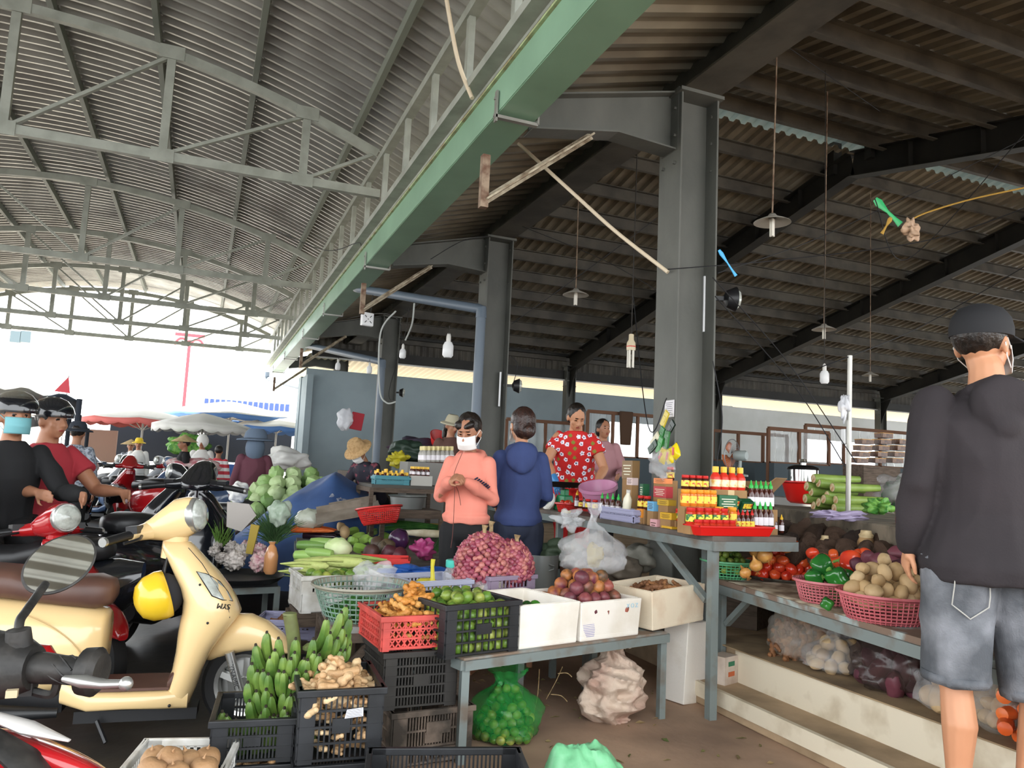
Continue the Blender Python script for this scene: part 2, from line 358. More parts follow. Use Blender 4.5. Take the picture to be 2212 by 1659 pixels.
# haunches towards the lane
for Yc, nm in ((4.48, 'nearest'), (8.37, 'second'), (13.9, 'third'), (19.2, 'farthest')):
    t = thing('roof_bracket', 'tapered steel bracket holding the gutter, %s of the row' % nm, 'bracket', (CX0, Yc, 3.96), 0, 'gutter brackets'); t['kind'] = 'structure'
    top = [(-.16, 0), (-1.05, -.22), (-1.25, -.28)]; bot = [(-1.25, -.5), (-.62, -.39), (-.16, -.42)]
    b = MB(); b.prism(top+bot, lambda x, z: (x, -.007, z), lambda x, z: (x, .007, z))
    for p in (top, bot):
        for a, c in zip(p, p[1:]): b.bar((a[0], 0, a[1]), (c[0], 0, c[1]), .16, .012)
    b.box((-.155, 0, -.2), (.014, .2, .46)); b.build('bracket_web', colm, t, smooth=0)
    b = MB(); b.bar((-.8, -.02, -.44), (-1.55, -.06, -1.04), .05, .012, up=(0, 1, 0)); b.bar((-.8, -.05, -.44), (-1.55, -.09, -1.04), .012, .05, up=(0, 1, 0))
    for q in range(7): f = q/7; b.tube([(-.85-.7*f, -.08, -.48-.56*f), (-.85-.7*f, -.01, -.48-.56*f)], .008, 6)
    b.build('angle_stay', mat('pale_angle_iron', '#a79c86', r=.6, c2='#6b5a45', sc=12), t, smooth=0)
    b = MB(); b.box((-1.56, -.07, -.92), (.05, .05, .34)); b.build('hanger', mat('rusty_iron', '#8d7a66', r=.7, c2='#5a3d2c', sc=14), t, smooth=0)
# hall frames
for i, (x, nm) in enumerate(((8.55, 'left'), (13.05, 'middle'), (19.1, 'right'))):
    t = thing('roof_frame', 'black steel rafter pair of the hall, the %s one of three' % nm, 'roof frame', (x, RY, 0), 0, 'hall roof frames'); t['kind'] = 'structure'
    for s, e in ((1, 17.5), (-1, -1)):
        b = MB(); dy = abs(e-RY); ibeam(b, (0, 0, RZ-.36), (0, s*dy, RZ-.36-RS*dy), .2, .36)
        for q in range(1, 8): b.box((0, s*dy*q/9, RZ-.36-RS*dy*q/9), (.18, .012, .34))
        b.build('rafter', black_steel, t, smooth=0)
    column(x, 17.5, .3, hz(17.5)-.4, 'black far column of the hall under the %s roof frame' % nm, w=.22, dpt=.24)
    b = MB(); b.prism([(0, 0), (-.5, .02), (-.1, -.7), (0, -.9)], lambda y, z: (-.01, 9.2+y, hz(17.5)-.3+z), lambda y, z: (.01, 9.2+y, hz(17.5)-.3+z)); b.build('knee_plate', black_steel, t, smooth=0)
    b = MB(); b.box((0, -.35, RZ-.15), (.16, .12, .5)); b.box((0, .35, RZ-.15), (.16, .12, .5)); b.build('ridge_post', black_steel, t, smooth=0)
# back wall band of cladding, girders and the daylight strip
b = MB(); xs = corr_pts(2.2, 25, .16); cc = corr(.16, .03)
b.add([(x, 17.72+cc(x), z) for x in xs for z in (3.85, 4.45)], [(2*i, 2*i+2, 2*i+3, 2*i+1) for i in range(len(xs)-1)])
struct(b.build('trim_1', steeldark, smooth=0, recalc=False), 'ribbed cladding band above the back wall')
b = MB(); b.box((13.6, 17.6, 3.72), (22.9, .1, .22)); b.box((13.6, 17.55, 4.22), (22.9, .08, .06)); b.box((13.6, 17.5, 3.58), (22.9, .04, .03), 1)
struct(b.build('trim_2', [black_steel, galv], smooth=0), 'dark girders along the top of the back wall')
b = MB(); b.add([(x, y, z+cc(x)) for x in xs for y, z in ((18.62, 3.78), (22.5, 3.52))], [(2*i, 2*i+2, 2*i+3, 2*i+1) for i in range(len(xs)-1)])
struct(b.build('trim_3', mat('cream_sheet', '#e6dcc0', r=.6), smooth=0, recalc=False), 'cream ribbed awning sheet behind the back wall')
WT = 3.42
b = MB()
for x0, x1, z0, z1 in ((2.17, 9.9, .3, WT), (9.9, 12.2, 2.7, WT), (9.9, 12.2, .3, 1.7), (9.9, 10.3, 1.7, 2.7)): b.box(((x0+x1)/2, 18.55, (z0+z1)/2), (x1-x0, .1, z1-z0))
struct(b.build('wall_back', wallblue, smooth=0), 'blue grey back wall of the hall')
b = MB()
for x0, x1, z0, z1 in ((12.2, 14.4, .3, WT), (14.4, 20.2, 2.62, WT-.02), (14.4, 20.2, .3, 1.75), (14.4, 17.2, 1.75, 2.62), (20.2, 25.4, .3, WT-.02)): b.box(((x0+x1)/2, 18.56, (z0+z1)/2), (x1-x0, .1, z1-z0))
struct(b.build('wall_back', wallwhite_lit, smooth=0), 'right part of the back wall, its stronger light put into a white colour')  # brighter light on this side is put into a paler wall colour
b = MB(); b.box((25.4, 7.5, 4.6), (.1, 22.2, 2.6)); b.box((25.4, 7.5, .8), (.1, 22.2, 1.0)); struct(b.build('wall_right', wallwhite_lit, smooth=0), 'far right end wall of the hall')
b = MB(); b.box((2.6, 19.6, 1.8), (.9, .5, 3.0)); b.box((2.24, 18.9, 1.78), (.14, 1.2, 2.96)); struct(b.build('wall_left', wallblue, smooth=0), 'blue grey return wall at the end of the row')
# ================================================================ CONTAINERS, TABLES
blackpl = mat('black_plastic', '#1d1e20', r=.48, c2='#28292c', sc=9, bump=.08)
dirtypl = mat('muddy_black_plastic', '#75665a', r=.85, c2='#3d362f', sc=7, lo=.45, hi=.62, bump=.3)
redpl = mat('coral_red_plastic', '#d8524a', r=.45, c2='#b4463f', sc=8)
redcol = mat('red_plastic', '#c9302c', r=.35)
whitepl = mat('white_plastic', '#d9d7d2', r=.4, c2='#b9b4aa', sc=10)
lavpl = mat('lavender_plastic', '#a7a6c4', r=.4)
clearpl = mat('frosted_plastic', '#b9bcd0', r=.35, alpha=.75)
greenpl = mat('pale_green_plastic', '#62b27e', r=.4)
sagepl = mat('sage_green_plastic', '#7f9a8c', r=.5, c2='#6c8073', sc=8)
khakirim = mat('khaki_rim', '#8b8778', r=.5)
pinkpl = mat('dusty_pink_plastic', '#c47076', r=.45, c2='#a75c60', sc=8)
foam = mat('white_foam', '#eee8de', r=.75, c2='#d3c8b4', sc=3.5, lo=.5, hi=.8, bump=.12, bsc=90)
foamd = mat('stained_foam', '#e2d3ba', r=.75, c2='#c9a98a', sc=5, lo=.5, hi=.8, bump=.12, bsc=90)
tabsteel = mat('grey_table_steel', '#77807e', r=.5, c2='#6a5f54', sc=7, lo=.5, hi=.7)
rustwood = mat('worn_board', '#7d6a5a', r=.75, c2='#8b9390', sc=6, lo=.45, hi=.6, bump=.2)
oldwood = mat('old_wood', '#5f5145', r=.8, c2='#473b31', sc=9, st=(1, 6, 6), bump=.2)
def crate(name, label, m, w, d, h, loc, rz, rows=4, cols=8, style='slot', group=None, cat='crate', solid_corner=.05, gap=None):
    """open plastic crate, base centre at loc, front towards -y"""
    t = thing(name, label, cat, loc, rz, group); th = .006
    b = MB(); b.box((0, 0, .006), (w*.93, d*.93, .012)); b.build('base', m, t, smooth=0)
    b = MB()
    for s in (-1, 1):
        b.box((0, s*(d/2+.004), h-.012), (w+.03, .02, .024)); b.box((s*(w/2+.004), 0, h-.012), (.02, d+.012, .024))
    b.build('rim', m, t, smooth=0, bev=.003)
    for nm, L, R in (('front', w, 0), ('back', w, pi), ('left', d, -pi/2), ('right', d, pi/2)):
        off = (d if nm in ('front', 'back') else w)/2
        b = MB(); b.T = Matrix.Rotation(R, 4, 'Z') @ Matrix.Translation((0, -off, 0))
        for s in (-1, 1): b.box((s*(L/2-solid_corner/2), 0, h/2), (solid_corner, .012, h))
        for i in range(rows+1): b.box((0, -.003, .012+(h-.03)*i/rows), (L, .01, .008))
        n = max(3, int(cols*L/w))
        if style == 'slot':
            x0, x1 = -L/2+solid_corner, L/2-solid_corner
            for i in range(n*2+1): b.box((x0+(x1-x0)*i/(n*2), 0, h/2), (.006, .006, h-.02))
            for i in (n//2*1, n, n+n//2): pass
        elif style == 'lattice':
            x0, x1 = -L/2+solid_corner, L/2-solid_corner; ph = (h-.03)/rows
            for r in range(rows):
                z0 = .012+ph*r
                for i in range(n*2):
                    xa, xb = x0+(x1-x0)*i/(n*2), x0+(x1-x0)*(i+1)/(n*2)
                    b.bar((xa, 0, z0), (xb, 0, z0+ph), .004, .006); b.bar((xb, 0, z0), (xa, 0, z0+ph), .004, .006)
            for i in range(5): b.box((x0+(x1-x0)*i/4, 0, h/2), (.006, .008, h-.02))
        elif style == 'holes':
            n = int(L/.022); b.box((0, 0, h*.32), (L, .006, h*.5))
            for i in range(n+1): b.box((-L/2+L*i/n, 0, h*.72), (.011, .006, h*.4))
            b.box((0, 0, h*.7), (L, .007, .012)); b.box((0, 0, h*.93), (L, .006, .03))
        if style in ('slot', 'lattice'): b.box((0, -.004, h*.5 if style == 'slot' else h*.86), (L*.22, .012, h*.2 if style == 'slot' else h*.1))
        b.build('side_wall', m, t, smooth=0)
    return t
def round_basket(name, label, m, r, h, loc, rimm=None, n=44, rows=7, taper=.72, group=None, rz=0, solidtop=0, rot=None, cat='basket', tilt=None):
    t = thing(name, label, cat, loc, rz, group, rot=rot)
    b = MB(); prof = [(r*taper*.97, 0), (r*taper, .004)]
    b.lathe([(0.001, .002), (r*taper, .002), (r*taper+.004, .008)], 32); b.build('base', m, t)
    b = MB()
    R = lambda z: r*taper+(r-r*taper)*(z/h)**.7
    for i in range(n):
        a = 2*pi*i/n; pts = [(R(h*q/5)*cos(a), R(h*q/5)*sin(a), h*q/5) for q in range(6)]
        b.tube(pts, .0028 if n > 30 else .004, 4, cap=False)
    for q in range(1, rows):
        z = h*q/rows; b.tube([(R(z)*cos(2*pi*i/32), R(z)*sin(2*pi*i/32), z) for i in range(32)], (.0028, .0035), 4, closed=True)
    b.build('lattice_wall', m, t)
    b = MB(); b.lathe_open([(r-.004, h-.022-solidtop), (r+.002, h-.002), (r+.014, h+.002), (r+.016, h-.008), (r+.008, h-.012)], 40); b.build('rim', rimm or m, t)
    return t
def foambox(label, w, d, h, loc, rz, m=foam, group=None, th=.025, rot=None, name='foam_box'):
    t = thing(name, label, 'foam box', loc, rz, group, rot=rot)
    b = MB(); b.box((0, 0, th/2), (w*.96, d*.96, th)); b.build('base', m, t, bev=.006, smooth=0)
    b = MB()
    def ring(wx, dx, z): return [(-wx/2, -dx/2, z), (wx/2, -dx/2, z), (wx/2, dx/2, z), (-wx/2, dx/2, z)]
    o0, o1, i0, i1 = ring(w*.95, d*.95, 0), ring(w, d, h), ring(w*.95-2*th, d*.95-2*th, th), ring(w-2*th, d-2*th, h)
    b.add(o0+o1+i0+i1, [(i, (i+1) % 4, 4+(i+1) % 4, 4+i) for i in range(4)]+[(8+(i+1) % 4, 8+i, 12+i, 12+(i+1) % 4) for i in range(4)]+[(4+i, 4+(i+1) % 4, 12+(i+1) % 4, 12+i) for i in range(4)])
    b.build('walls', m, t, smooth=0, bev=.004)
    b = MB()
    for s in (-1, 1): b.box((0, s*(d/2-th*.5), h-.004), (w*.9, th*.25, .012)); b.box((s*(w/2-th*.5), 0, h-.004), (th*.25, d*.9, .012))
    b.build('lip', m, t, smooth=0)
    return t
def table(label, pts, z, mtop, mleg, loc=(0, 0, 0), legs=None, th=.03, lw=.035, brace=(), name='display_table', apron=.04):
    """pts: corner outline in world xy, thing at its own base"""
    c = V((sum(p[0] for p in pts)/len(pts), sum(p[1] for p in pts)/len(pts), 0)); z0 = loc[2]
    t = thing(name, label, 'table', (c.x, c.y, z0)); P = [(p[0]-c.x, p[1]-c.y) for p in pts]; zz = z-z0
    b = MB(); b.prism(P, lambda x, y: (x, y, zz-th), lambda x, y: (x, y, zz)); b.build('tabletop', mtop, t, smooth=0, bev=.003)
    b = MB()
    for i in range(len(P)): a, q = P[i], P[(i+1) % len(P)]; b.bar((a[0], a[1], zz-th-apron/2+.002), (q[0], q[1], zz-th-apron/2+.002), .03, apron)
    b.build('frame', mleg, t, smooth=0)
    for l in (legs or pts):
        b = MB(); x, y = l[0]-c.x, l[1]-c.y; lz = (l[2] if len(l) > 2 else 0)-z0; b.box((x, y, (zz-th+lz)/2), (lw, lw, zz-th-lz)); b.build('leg', mleg, t, smooth=0)
    for a, q in brace:
        b = MB(); b.bar((a[0]-c.x, a[1]-c.y, a[2]-z0), (q[0]-c.x, q[1]-c.y, q[2]-z0), .035, .03); b.build('brace', mleg, t, smooth=0)
    return t
A1 = V((1.142, 3.227, 0)); U1 = V((.966, .259, 0)); V1 = V((-.259, .966, 0)); R1 = D(15.02)
def L1(x, y, z=0): return A1+U1*x+V1*y+V((0, 0, z))
TZ = .44
P4 = [L1(-.02, .0), L1(1.27, 0), L1(1.27, .62), L1(-.02, .62)]
table('low grey steel table under the foam boxes, its boards worn', [(p.x, p.y) for p in P4], TZ, rustwood, tabsteel, legs=[tuple(L1(0, .02)[:2]), tuple(L1(1.25, .02)[:2]), tuple(L1(1.25, .6)[:2]), tuple(L1(0, .6)[:2]), tuple(L1(.68, .5)[:2])], th=.012)
foambox('open white foam box holding a few dark green limes', .366, .44, .195, L1(.475, .24, TZ), R1)
fb2 = foambox('open white foam box heaped with purple-brown fruit, printed panel on its front', .42, .44, .185, L1(.872, .235, TZ), R1)
b = MB()
for q in range(9): b.box((-.155+.002*q, -.213, .085-.008*q), (.075-(.0 if q < 5 else .006*(q-4)), .002, .0022))
b.build('printed_lines', mat('violet_print', '#8d86b8', r=.7), fb2, smooth=0)
text('X O Z', .03, mat('pale_blue_print', '#a9cfe0', r=.7), Matrix.Translation((.14, -.2215, .15)) @ Matrix.Rotation(pi/2, 4, 'X'), fb2)
fb3 = foambox('stained foam box of old ginger, tilted over the right end of the table', .44, .36, .2, L1(1.385, .2, TZ+.02), R1+D(1), foamd, rot=(0, D(-3), R1+D(1)))
foambox('upright empty foam box on the ground beside the table leg', .2, .17, .44, (2.66, 3.83, .0), R1+D(4), foam, rot=(D(0), D(4), R1+D(2)), name='foam_box')
crate('plastic_crate', 'black plastic crate full of bright limes on the low table', blackpl, .385, .36, .225, L1(.085, .2, TZ), R1, rows=4, cols=4)
# stacks in the left foreground
SX = at(905, 1640, 3.25)
dirty = crate('plastic_crate', 'muddy grey-brown crate at the bottom of the middle stack', dirtypl, .36, .42, .225, (SX.x+.03, SX.y+.2, 0), D(6), rows=3, cols=9, solid_corner=.06)
b = MB(); b.box((.02, -.218, .15), (.11, .008, .05)); b.bar((-.02, -.222, .02), (.1, -.222, .02), .014, .012); b.bar((-.02, -.222, .065), (.1, -.222, .065), .014, .012); b.bar((-.02, -.222, .02), (-.04, -.222, .075), .012, .012); b.bar((.1, -.222, .02), (.12, -.222, .075), .012, .012); b.build('moulded_handle', dirtypl, dirty, smooth=0)
crate('plastic_crate', 'empty dusty black crate in the middle of the stack under the red one', mat('dusty_black_plastic', '#35322e', r=.7, c2='#2a2725', sc=6, bump=.1), .32, .4, .235, (SX.x-.02, SX.y+.21, .228), D(3), rows=5, cols=8)
crate('plastic_crate', 'coral red crate with diamond lattice sides heaped with yellow ginger', redpl, .33, .36, .145, (SX.x-.035, SX.y+.2, .466), D(4), rows=3, cols=5, style='lattice', solid_corner=.03)
GX = at(738, 1620, 2.72)
crate('plastic_crate', 'black crate cut by the photo edge beneath the pale ginger crate', blackpl, .3, .38, .2, (GX.x+.01, GX.y+.18, 0), D(-4), rows=4, cols=8)
gc = crate('plastic_crate', 'black crate heaped with pale washed ginger, white tag on its front', blackpl, .285, .37, .25, (GX.x, GX.y+.18, .203), D(-3), rows=4, cols=5)
b = MB(); b.add([(.01, -.197, .15), (.075, -.197, .155), (.073, -.198, .185), (.016, -.198, .18)], [(0, 1, 2, 3)]); b.build('paper_tag', mat('paper_tag', '#dfe0ea', r=.6), gc, solid=.001, smooth=0)
b = MB()
for q in range(5): b.bar((.014, -.1985, .155+.0055*q), (.07, -.1985, .158+.0055*q), .0015, .001)
b.build('tag_print', mat('ink', '#3a3a48', r=.7), gc, smooth=0)
BX = at(556, 1600, 2.72)
crate('plastic_crate', 'black crate holding green bananas left of the pale ginger crate', blackpl, .27, .34, .15, (BX.x, BX.y+.17, .185), D(-6), rows=3, cols=7)
crate('plastic_crate', 'low black crate of ginger under the banana crate', blackpl, .28, .34, .18, (BX.x+.005, BX.y+.17, 0), D(-6), rows=4, cols=7)
FX = at(1000, 1640, 2.35)
crate('plastic_crate', 'black crate at the bottom edge of the photo with a bowed rim', blackpl, .5, .34, .295, (FX.x, FX.y+.14, 0), D(-14), rows=4, cols=14)
WX = at(410, 1625, 2.45)
crate('plastic_basket', 'white perforated basket of brown jicama in the lower left', whitepl, .3, .3, .2, (WX.x-.02, WX.y+.14, .06), D(-12), style='holes', rows=2, cat='basket')
# white crate and sage basket on the second table
T2Z = .5
e = [onz(716, 1356, T2Z), onz(1008, 1350, T2Z)]; dv = (e[1]-e[0]).normalized(); nv = V((-dv.y, dv.x, 0))
T2 = [e[0], e[0]+dv*.62, e[0]+dv*.62+nv*.5, e[0]+nv*.5]
table('worn wooden table under the sage green round basket', [(p.x, p.y) for p in T2], T2Z, rustwood, oldwood, lw=.045, brace=[((e[0]+dv*.02+V((0, 0, -.25)))[:], (e[0]+dv*.2+V((0, 0, -.05)))[:])])
q = at(775, 1345, 3.75)
round_basket('round_basket', 'sage green round basket with a khaki rim, small green limes inside', sagepl, .225, .17, (q.x, q.y, T2Z), khakirim, taper=.68)
q = at(742, 1300, 4.15)
crate('plastic_crate', 'white perforated crate of limes behind the round basket', whitepl, .42, .34, .19, (q.x-.03, q.y+.12, .46), D(4), style='holes', rows=2)
table('small stand hidden under the white perforated crate', [(q.x-.25, q.y-.06), (q.x+.18, q.y-.03), (q.x+.16, q.y+.3), (q.x-.25, q.y+.27)], .46, oldwood, oldwood)
q = at(945, 1290, 4.05)
crate('plastic_bin', 'frosted lavender bin with a yellow bag of greens, behind the red crate', clearpl, .34, .3, .16, (q.x-.02, q.y+.1, .5), D(14), style='holes', rows=2, cat='bin')
q2 = at(1085, 1290, 4.2)
crate('plastic_crate', 'mauve crate under the big heap of shallots', mat('mauve_plastic', '#8f7f92', r=.45), .3, .3, .18, (q2.x+.01, q2.y+.12, .5), D(15), rows=3, cols=4)
e = [onz(905, 1330, .5), onz(1150, 1318, .5)]
table('low board table behind the lime crate holding shallots and jars', [(q.x-.12, q.y-.12), (q2.x+.6, q2.y+.05), (q2.x+.52, q2.y+.42), (q.x-.22, q.y+.32)], .5, rustwood, tabsteel)
# ================================================================ PRODUCE
def bake(o):
    dg = bpy.context.evaluated_depsgraph_get(); me = bpy.data.meshes.new_from_object(o.evaluated_get(dg)); o.modifiers.clear(); o.data = me
    return o
class Kind:
    """a kind of thing: prototypes are used themselves first, then copied"""
    def __init__(s, roots, cat): s.r = roots; s.used = set(); s.cat = cat
    def put(s, loc, rot=None, label='', group=None, scale=1, i=None):
        i = random.randrange(len(s.r)) if i is None else i; o = s.r[i]
        rot = rot if rot is not None else (rr(0, 6.28), rr(0, 6.28), rr(0, 6.28))
        if i in s.used: o = dup(o)
        s.used.add(i); o.location = loc; o.rotation_euler = rot; o.scale = (scale,)*3 if not isinstance(scale, tuple) else scale
        tag(o, label, s.cat, group); return o
def heap(cx, cy, rx, ry, z0, r, layers, rz=0, shape='ell', skip=True, sq=1.0, zf=1.45, base=1.0):
    out = []
    for l in range(layers):
        e = base*(1-(l/layers)**1.3*.85); z = z0+r+l*r*zf; ny = int(ry*e/(r*1.75))+1
        for j in range(-ny, ny+1):
            nx = int(rx*e/(r*2))+1
            for i in range(-nx, nx+1):
                x = (i+.5*((j+l) % 2))*r*2*sq; y = j*r*1.75*sq
                u, v = x/(rx*e), y/(ry*e); q = math.hypot(u, v) if shape == 'ell' else max(abs(u), abs(v))
                if q > 1 or (skip and l < layers-1 and q < 1-1.6/layers-.12): continue
                x += rr(-.2, .2)*r; y += rr(-.2, .2)*r
                out.append(V((cx+x*cos(rz)-y*sin(rz), cy+x*sin(rz)+y*cos(rz), z+rr(-.12, .12)*r)))
    return out
def one(name, b, m, **k): return b.build(name, m, **k)
m_lime = rnd_mat('lime_skin', ['#3f6322', '#5f8230', '#84973f', '#33521f', '#a0a850'], r=.32, bump=.15, bsc=150)
m_dlime = rnd_mat('dark_lime_skin', ['#1d4a1c', '#2d6526', '#3f7a2a'], r=.28, bump=.1, bsc=150)
def mk_lime(m):
    b = MB(); b.lathe([(.0, -.031), (.006, -.0295), (.016, -.024), (.024, -.013), (.027, 0), (.0235, .014), (.014, .0245), (.006, .028), (.003, .032), (0, .033)], 14); return b.build('lime', m)
LIME = Kind([mk_lime(m_lime)], 'lime'); DLIME = Kind([mk_lime(m_dlime)], 'lime')
def fill_crate(kind, c, w, d, h, rz, r, z0, label, group, top=2, heapf=None, faces=True, sc=1):
    """items visible through the sides plus a heap at the top"""
    n = 0; R = Matrix.Rotation(rz, 3, 'Z')
    if faces:
        for l in range(int((h-r)/(r*1.75))):
            z = z0+r*1.1+l*r*1.75
            for i in range(int((w-2*r)/(2*r))+1):
                p = R @ V((-w/2+r+.012+i*2*r+r*.5*(l % 2), -d/2+r+.012, 0)); kind.put((c[0]+p.x, c[1]+p.y, z), None, label, group, sc)
            for i in range(1, int((d-2*r)/(2*r))+1):
                p = R @ V((-w/2+r+.012, -d/2+r+.012+i*2*r, 0)); kind.put((c[0]+p.x, c[1]+p.y, z), None, label, group, sc)
    for p in heap(c[0], c[1], w/2-r-.01, d/2-r-.01, z0+h-r*2.2, r, top, rz, 'rect', skip=False): kind.put(p, None, label, group, sc)
cc = L1(.085, .2)
fill_crate(LIME, cc, .385, .36, .225, R1, .026, TZ, 'glossy green lime in the black crate on the low table', 'limes in the black crate', top=2)
bx = L1(.475, .2)
for p in heap(bx.x-.05, bx.y-.06, .12, .09, TZ+.1, .026, 2, R1): DLIME.put(p, None, 'dark green lime at the bottom of the white foam box', 'limes in the foam box', 1.0)
# limes in white crate, sage basket
q = at(742, 1300, 4.15)
for p in heap(q.x-.03, q.y+.12, .19, .15, .56, .03, 2, D(4), 'rect'): LIME.put(p, None, 'lime in the white perforated crate', 'limes in the white crate', 1.05)
q = at(775, 1345, 3.75)
for p in heap(q.x, q.y, .16, .16, T2Z+.01, .024, 2): DLIME.put(p, None, 'small dark lime in the sage green round basket', 'limes in the round basket', .9)
# passion fruit
m_pf = rnd_mat('purple_fruit_skin', ['#5a2f38', '#7d3f45', '#a85f4e', '#4b3e30', '#b9763f', '#6a2f3f'], r=.4, bump=.15, bsc=60)
b = MB(); b.ell((0, 0, 0), (.036, .036, .033), n=14, h=10, jit=.1); b.tube([(0, 0, .03), (.002, 0, .04)], .003, 5)
PF = Kind([b.build('passion_fruit', m_pf)], 'fruit')
bx = L1(.872, .235)
for p in heap(bx.x, bx.y, .175, .185, TZ+.10, .035, 4, R1, 'rect', skip=False, zf=1.35): PF.put(p, None, 'round purple-brown fruit heaped in the printed foam box', 'purple-brown fruit', rr(.92, 1.12))
# ginger
def mk_ginger(m, seed, L=.11, r=.016, name='ginger_root'):
    random.seed(seed); b = MB(); a = 0; p = V((-L/2, 0, 0)); n = 5
    for i in range(n):
        q = p+V((L/n, rr(-.01, .01), rr(-.006, .006))); R = r*rr(.8, 1.25)
        b.ell((p+q)/2, (L/n*.8, R, R*.85), n=9, h=6, jit=.3, seed=seed+i)
        if random.random() < .85:
            s = random.choice((-1, 1)); e = (p+q)/2+V((rr(-.01, .01), s*rr(.02, .035), rr(-.006, .012))); b.ell(((p+q)/2+e)/2, (r*.6, (e-p).length*.5, r*.65), n=8, h=6, seed=seed+i+9, jit=.3, R=Matrix.Rotation(rr(-.4, .4), 3, 'Z')); b.ell(e, r*rr(.55, .8), n=8, h=6, jit=.3, seed=seed+i)
        p = q
    random.seed(seed*3+1); o = b.build(name, m, remesh=.0035, sm=2); return bake(o)
m_gin = rnd_mat('pale_ginger', ['#c9a67c', '#b58d62', '#dcbf95', '#a67c52'], r=.55, bump=.4, bsc=110)
m_ginY = rnd_mat('yellow_ginger', ['#c8873c', '#b57630', '#d9a35a', '#8f5a28'], r=.5, bump=.5, bsc=130)
m_ginB = rnd_mat('brown_ginger', ['#7d5437', '#94653f', '#6a4630', '#a8764c'], r=.65, bump=.5, bsc=120)
GIN = Kind([mk_ginger(m_gin, i) for i in (1, 2, 3)], 'ginger'); GINY = Kind([mk_ginger(m_ginY, i) for i in (4, 5, 6)], 'ginger'); GINB = Kind([mk_ginger(m_ginB, i) for i in (7, 8)], 'ginger')
def gput(K, pts, label, group, sc=1, tilt=.5):
    for p in pts: K.put(p, (rr(-tilt, tilt), rr(-tilt, tilt), rr(0, 6.28)), label, group, sc*rr(.85, 1.15))
g = V((GX.x, GX.y+.18, 0))
gput(GIN, heap(g.x, g.y, .11, .15, .36, .028, 4, D(-3), 'rect', zf=1.0), 'knobbly pale ginger root heaped in the black crate with the white tag', 'pale ginger roots', 1.15)
for l in range(4):
    for i in range(3): gput(GIN, [V((g.x-.07+.07*i, g.y-.135, .24+.05*l))], 'pale ginger root seen through the bars of the tagged black crate', 'pale ginger behind the bars', .9)
rc = V((SX.x-.035, SX.y+.2, 0))
gput(GINY, heap(rc.x+.02, rc.y, .12, .13, .53, .028, 4, D(4), 'rect', zf=1.05), 'yellow-brown ginger root heaped in the coral red crate', 'yellow ginger roots', 1.1)
for i in range(4): gput(GINY, [V((rc.x-.1+.07*i, rc.y-.145, .51)), V((rc.x-.1+.07*i, rc.y-.14, .56))], 'yellow ginger root behind the diamond lattice of the red crate', 'yellow ginger behind the lattice', .85)
for i in range(3): gput(GINY, [rc+V((.02+.02*i, .02, .655+.012*i))], 'yellow ginger root on top of the heap in the red crate', 'top ginger roots', 1.1, 1.5)
bx = L1(1.385, .2); gput(GINB, heap(bx.x, bx.y, .17, .12, TZ+.12, .026, 3, R1, 'rect', zf=1.0), 'dark brown old ginger root in the tilted foam box', 'old ginger roots', 1.1)
b3 = V((BX.x, BX.y+.17, 0)); gput(GIN, heap(b3.x, b3.y-.08, .11, .07, .1, .026, 2, 0, 'rect'), 'ginger root in the low crate under the banana crate', 'ginger under the bananas')
# shallots
m_sh = rnd_mat('shallot_skin', ['#7a2f40', '#96485a', '#a85c62', '#b9776c', '#6d2438'], r=.33, bump=.1, bsc=80)
b = MB(); b.lathe([(0, -.0145), (.006, -.0135), (.0125, -.007), (.0145, 0), (.012, .008), (.007, .014), (.003, .02), (.0012, .026), (0, .027)], 9)
SH = Kind([b.build('shallot', m_sh)], 'shallot')
q2 = at(1085, 1290, 4.2); sc_ = V((q2.x+.01, q2.y+.12, .67))
n = 0; tot = 0; allp = []
for cx_, r_ in ((-.08, (.165, .15, .2)), (.075, (.125, .14, .16))):
    for i in range(330):
        z = 1-1.25*(i+.5)/330; a = i*2.39996; s = math.sqrt(max(0, 1-z*z)); d = V((s*cos(a), s*sin(a), z))
        allp.append(sc_+V((cx_+d.x*r_[0], d.y*r_[1], .02+d.z*r_[2])))
allp = [p for p in allp if all(((p-sc_).x-c_)**2/(r_[0]-.014)**2+(p-sc_).y**2/(r_[1]-.014)**2+((p-sc_).z-.02)**2/(r_[2]-.014)**2 > 1 for c_, r_ in ((-.08, (.165, .15, .2)), (.075, (.125, .14, .16))))]
allp.sort(key=lambda p: (p-CAM).length)
for p in allp[:290]: SH.put(jit(p, .004), None, 'small red shallot in the big heap on the mauve crate', 'shallots', rr(1.05, 1.35))
b = MB()
for p in allp[290:]: b.ell(jit(p, .003), (.014, .014, .013), n=7, h=5)
b.ell(sc_+V((-.08, 0, .02)), (.15, .135, .185), jit=.1); b.ell(sc_+V((.075, 0, .02)), (.11, .125, .145), jit=.1)
tag(b.build('shallot_heap', m_sh), 'the packed inner and far side of the shallot heap', 'shallots', None, 'stuff')
m_straw = mat('dried_stems', '#a58d67', r=.8, c2='#7d6748', sc=40, bump=.4)
for dx, dz, dy, nm in ((-.1, .2, -.03, 'leftmost'), (-.05, .22, 0, 'middle'), (.09, .15, -.05, 'rightmost')):
    b = MB(); p = sc_+V((dx, dy, dz)); b.tube([p, p+V((.002, 0, .03)), p+V((0, 0, .05)), p+V((.003, 0, .07))], [.014, .011, .012, .02], 9)
    tag(b.build('stem_bundle', m_straw), 'dry straw-coloured stem bundle tying the shallots, %s of the three' % nm, 'stem bundle', 'shallot stem bundles')
for i in range(16): SH.put((q2.x+.01-.12+.018*(i % 12)+rr(0, .01), q2.y-.015, .53+.03*(i % 5)), None, 'red shallot behind the bars of the mauve crate', 'shallots in the crate')
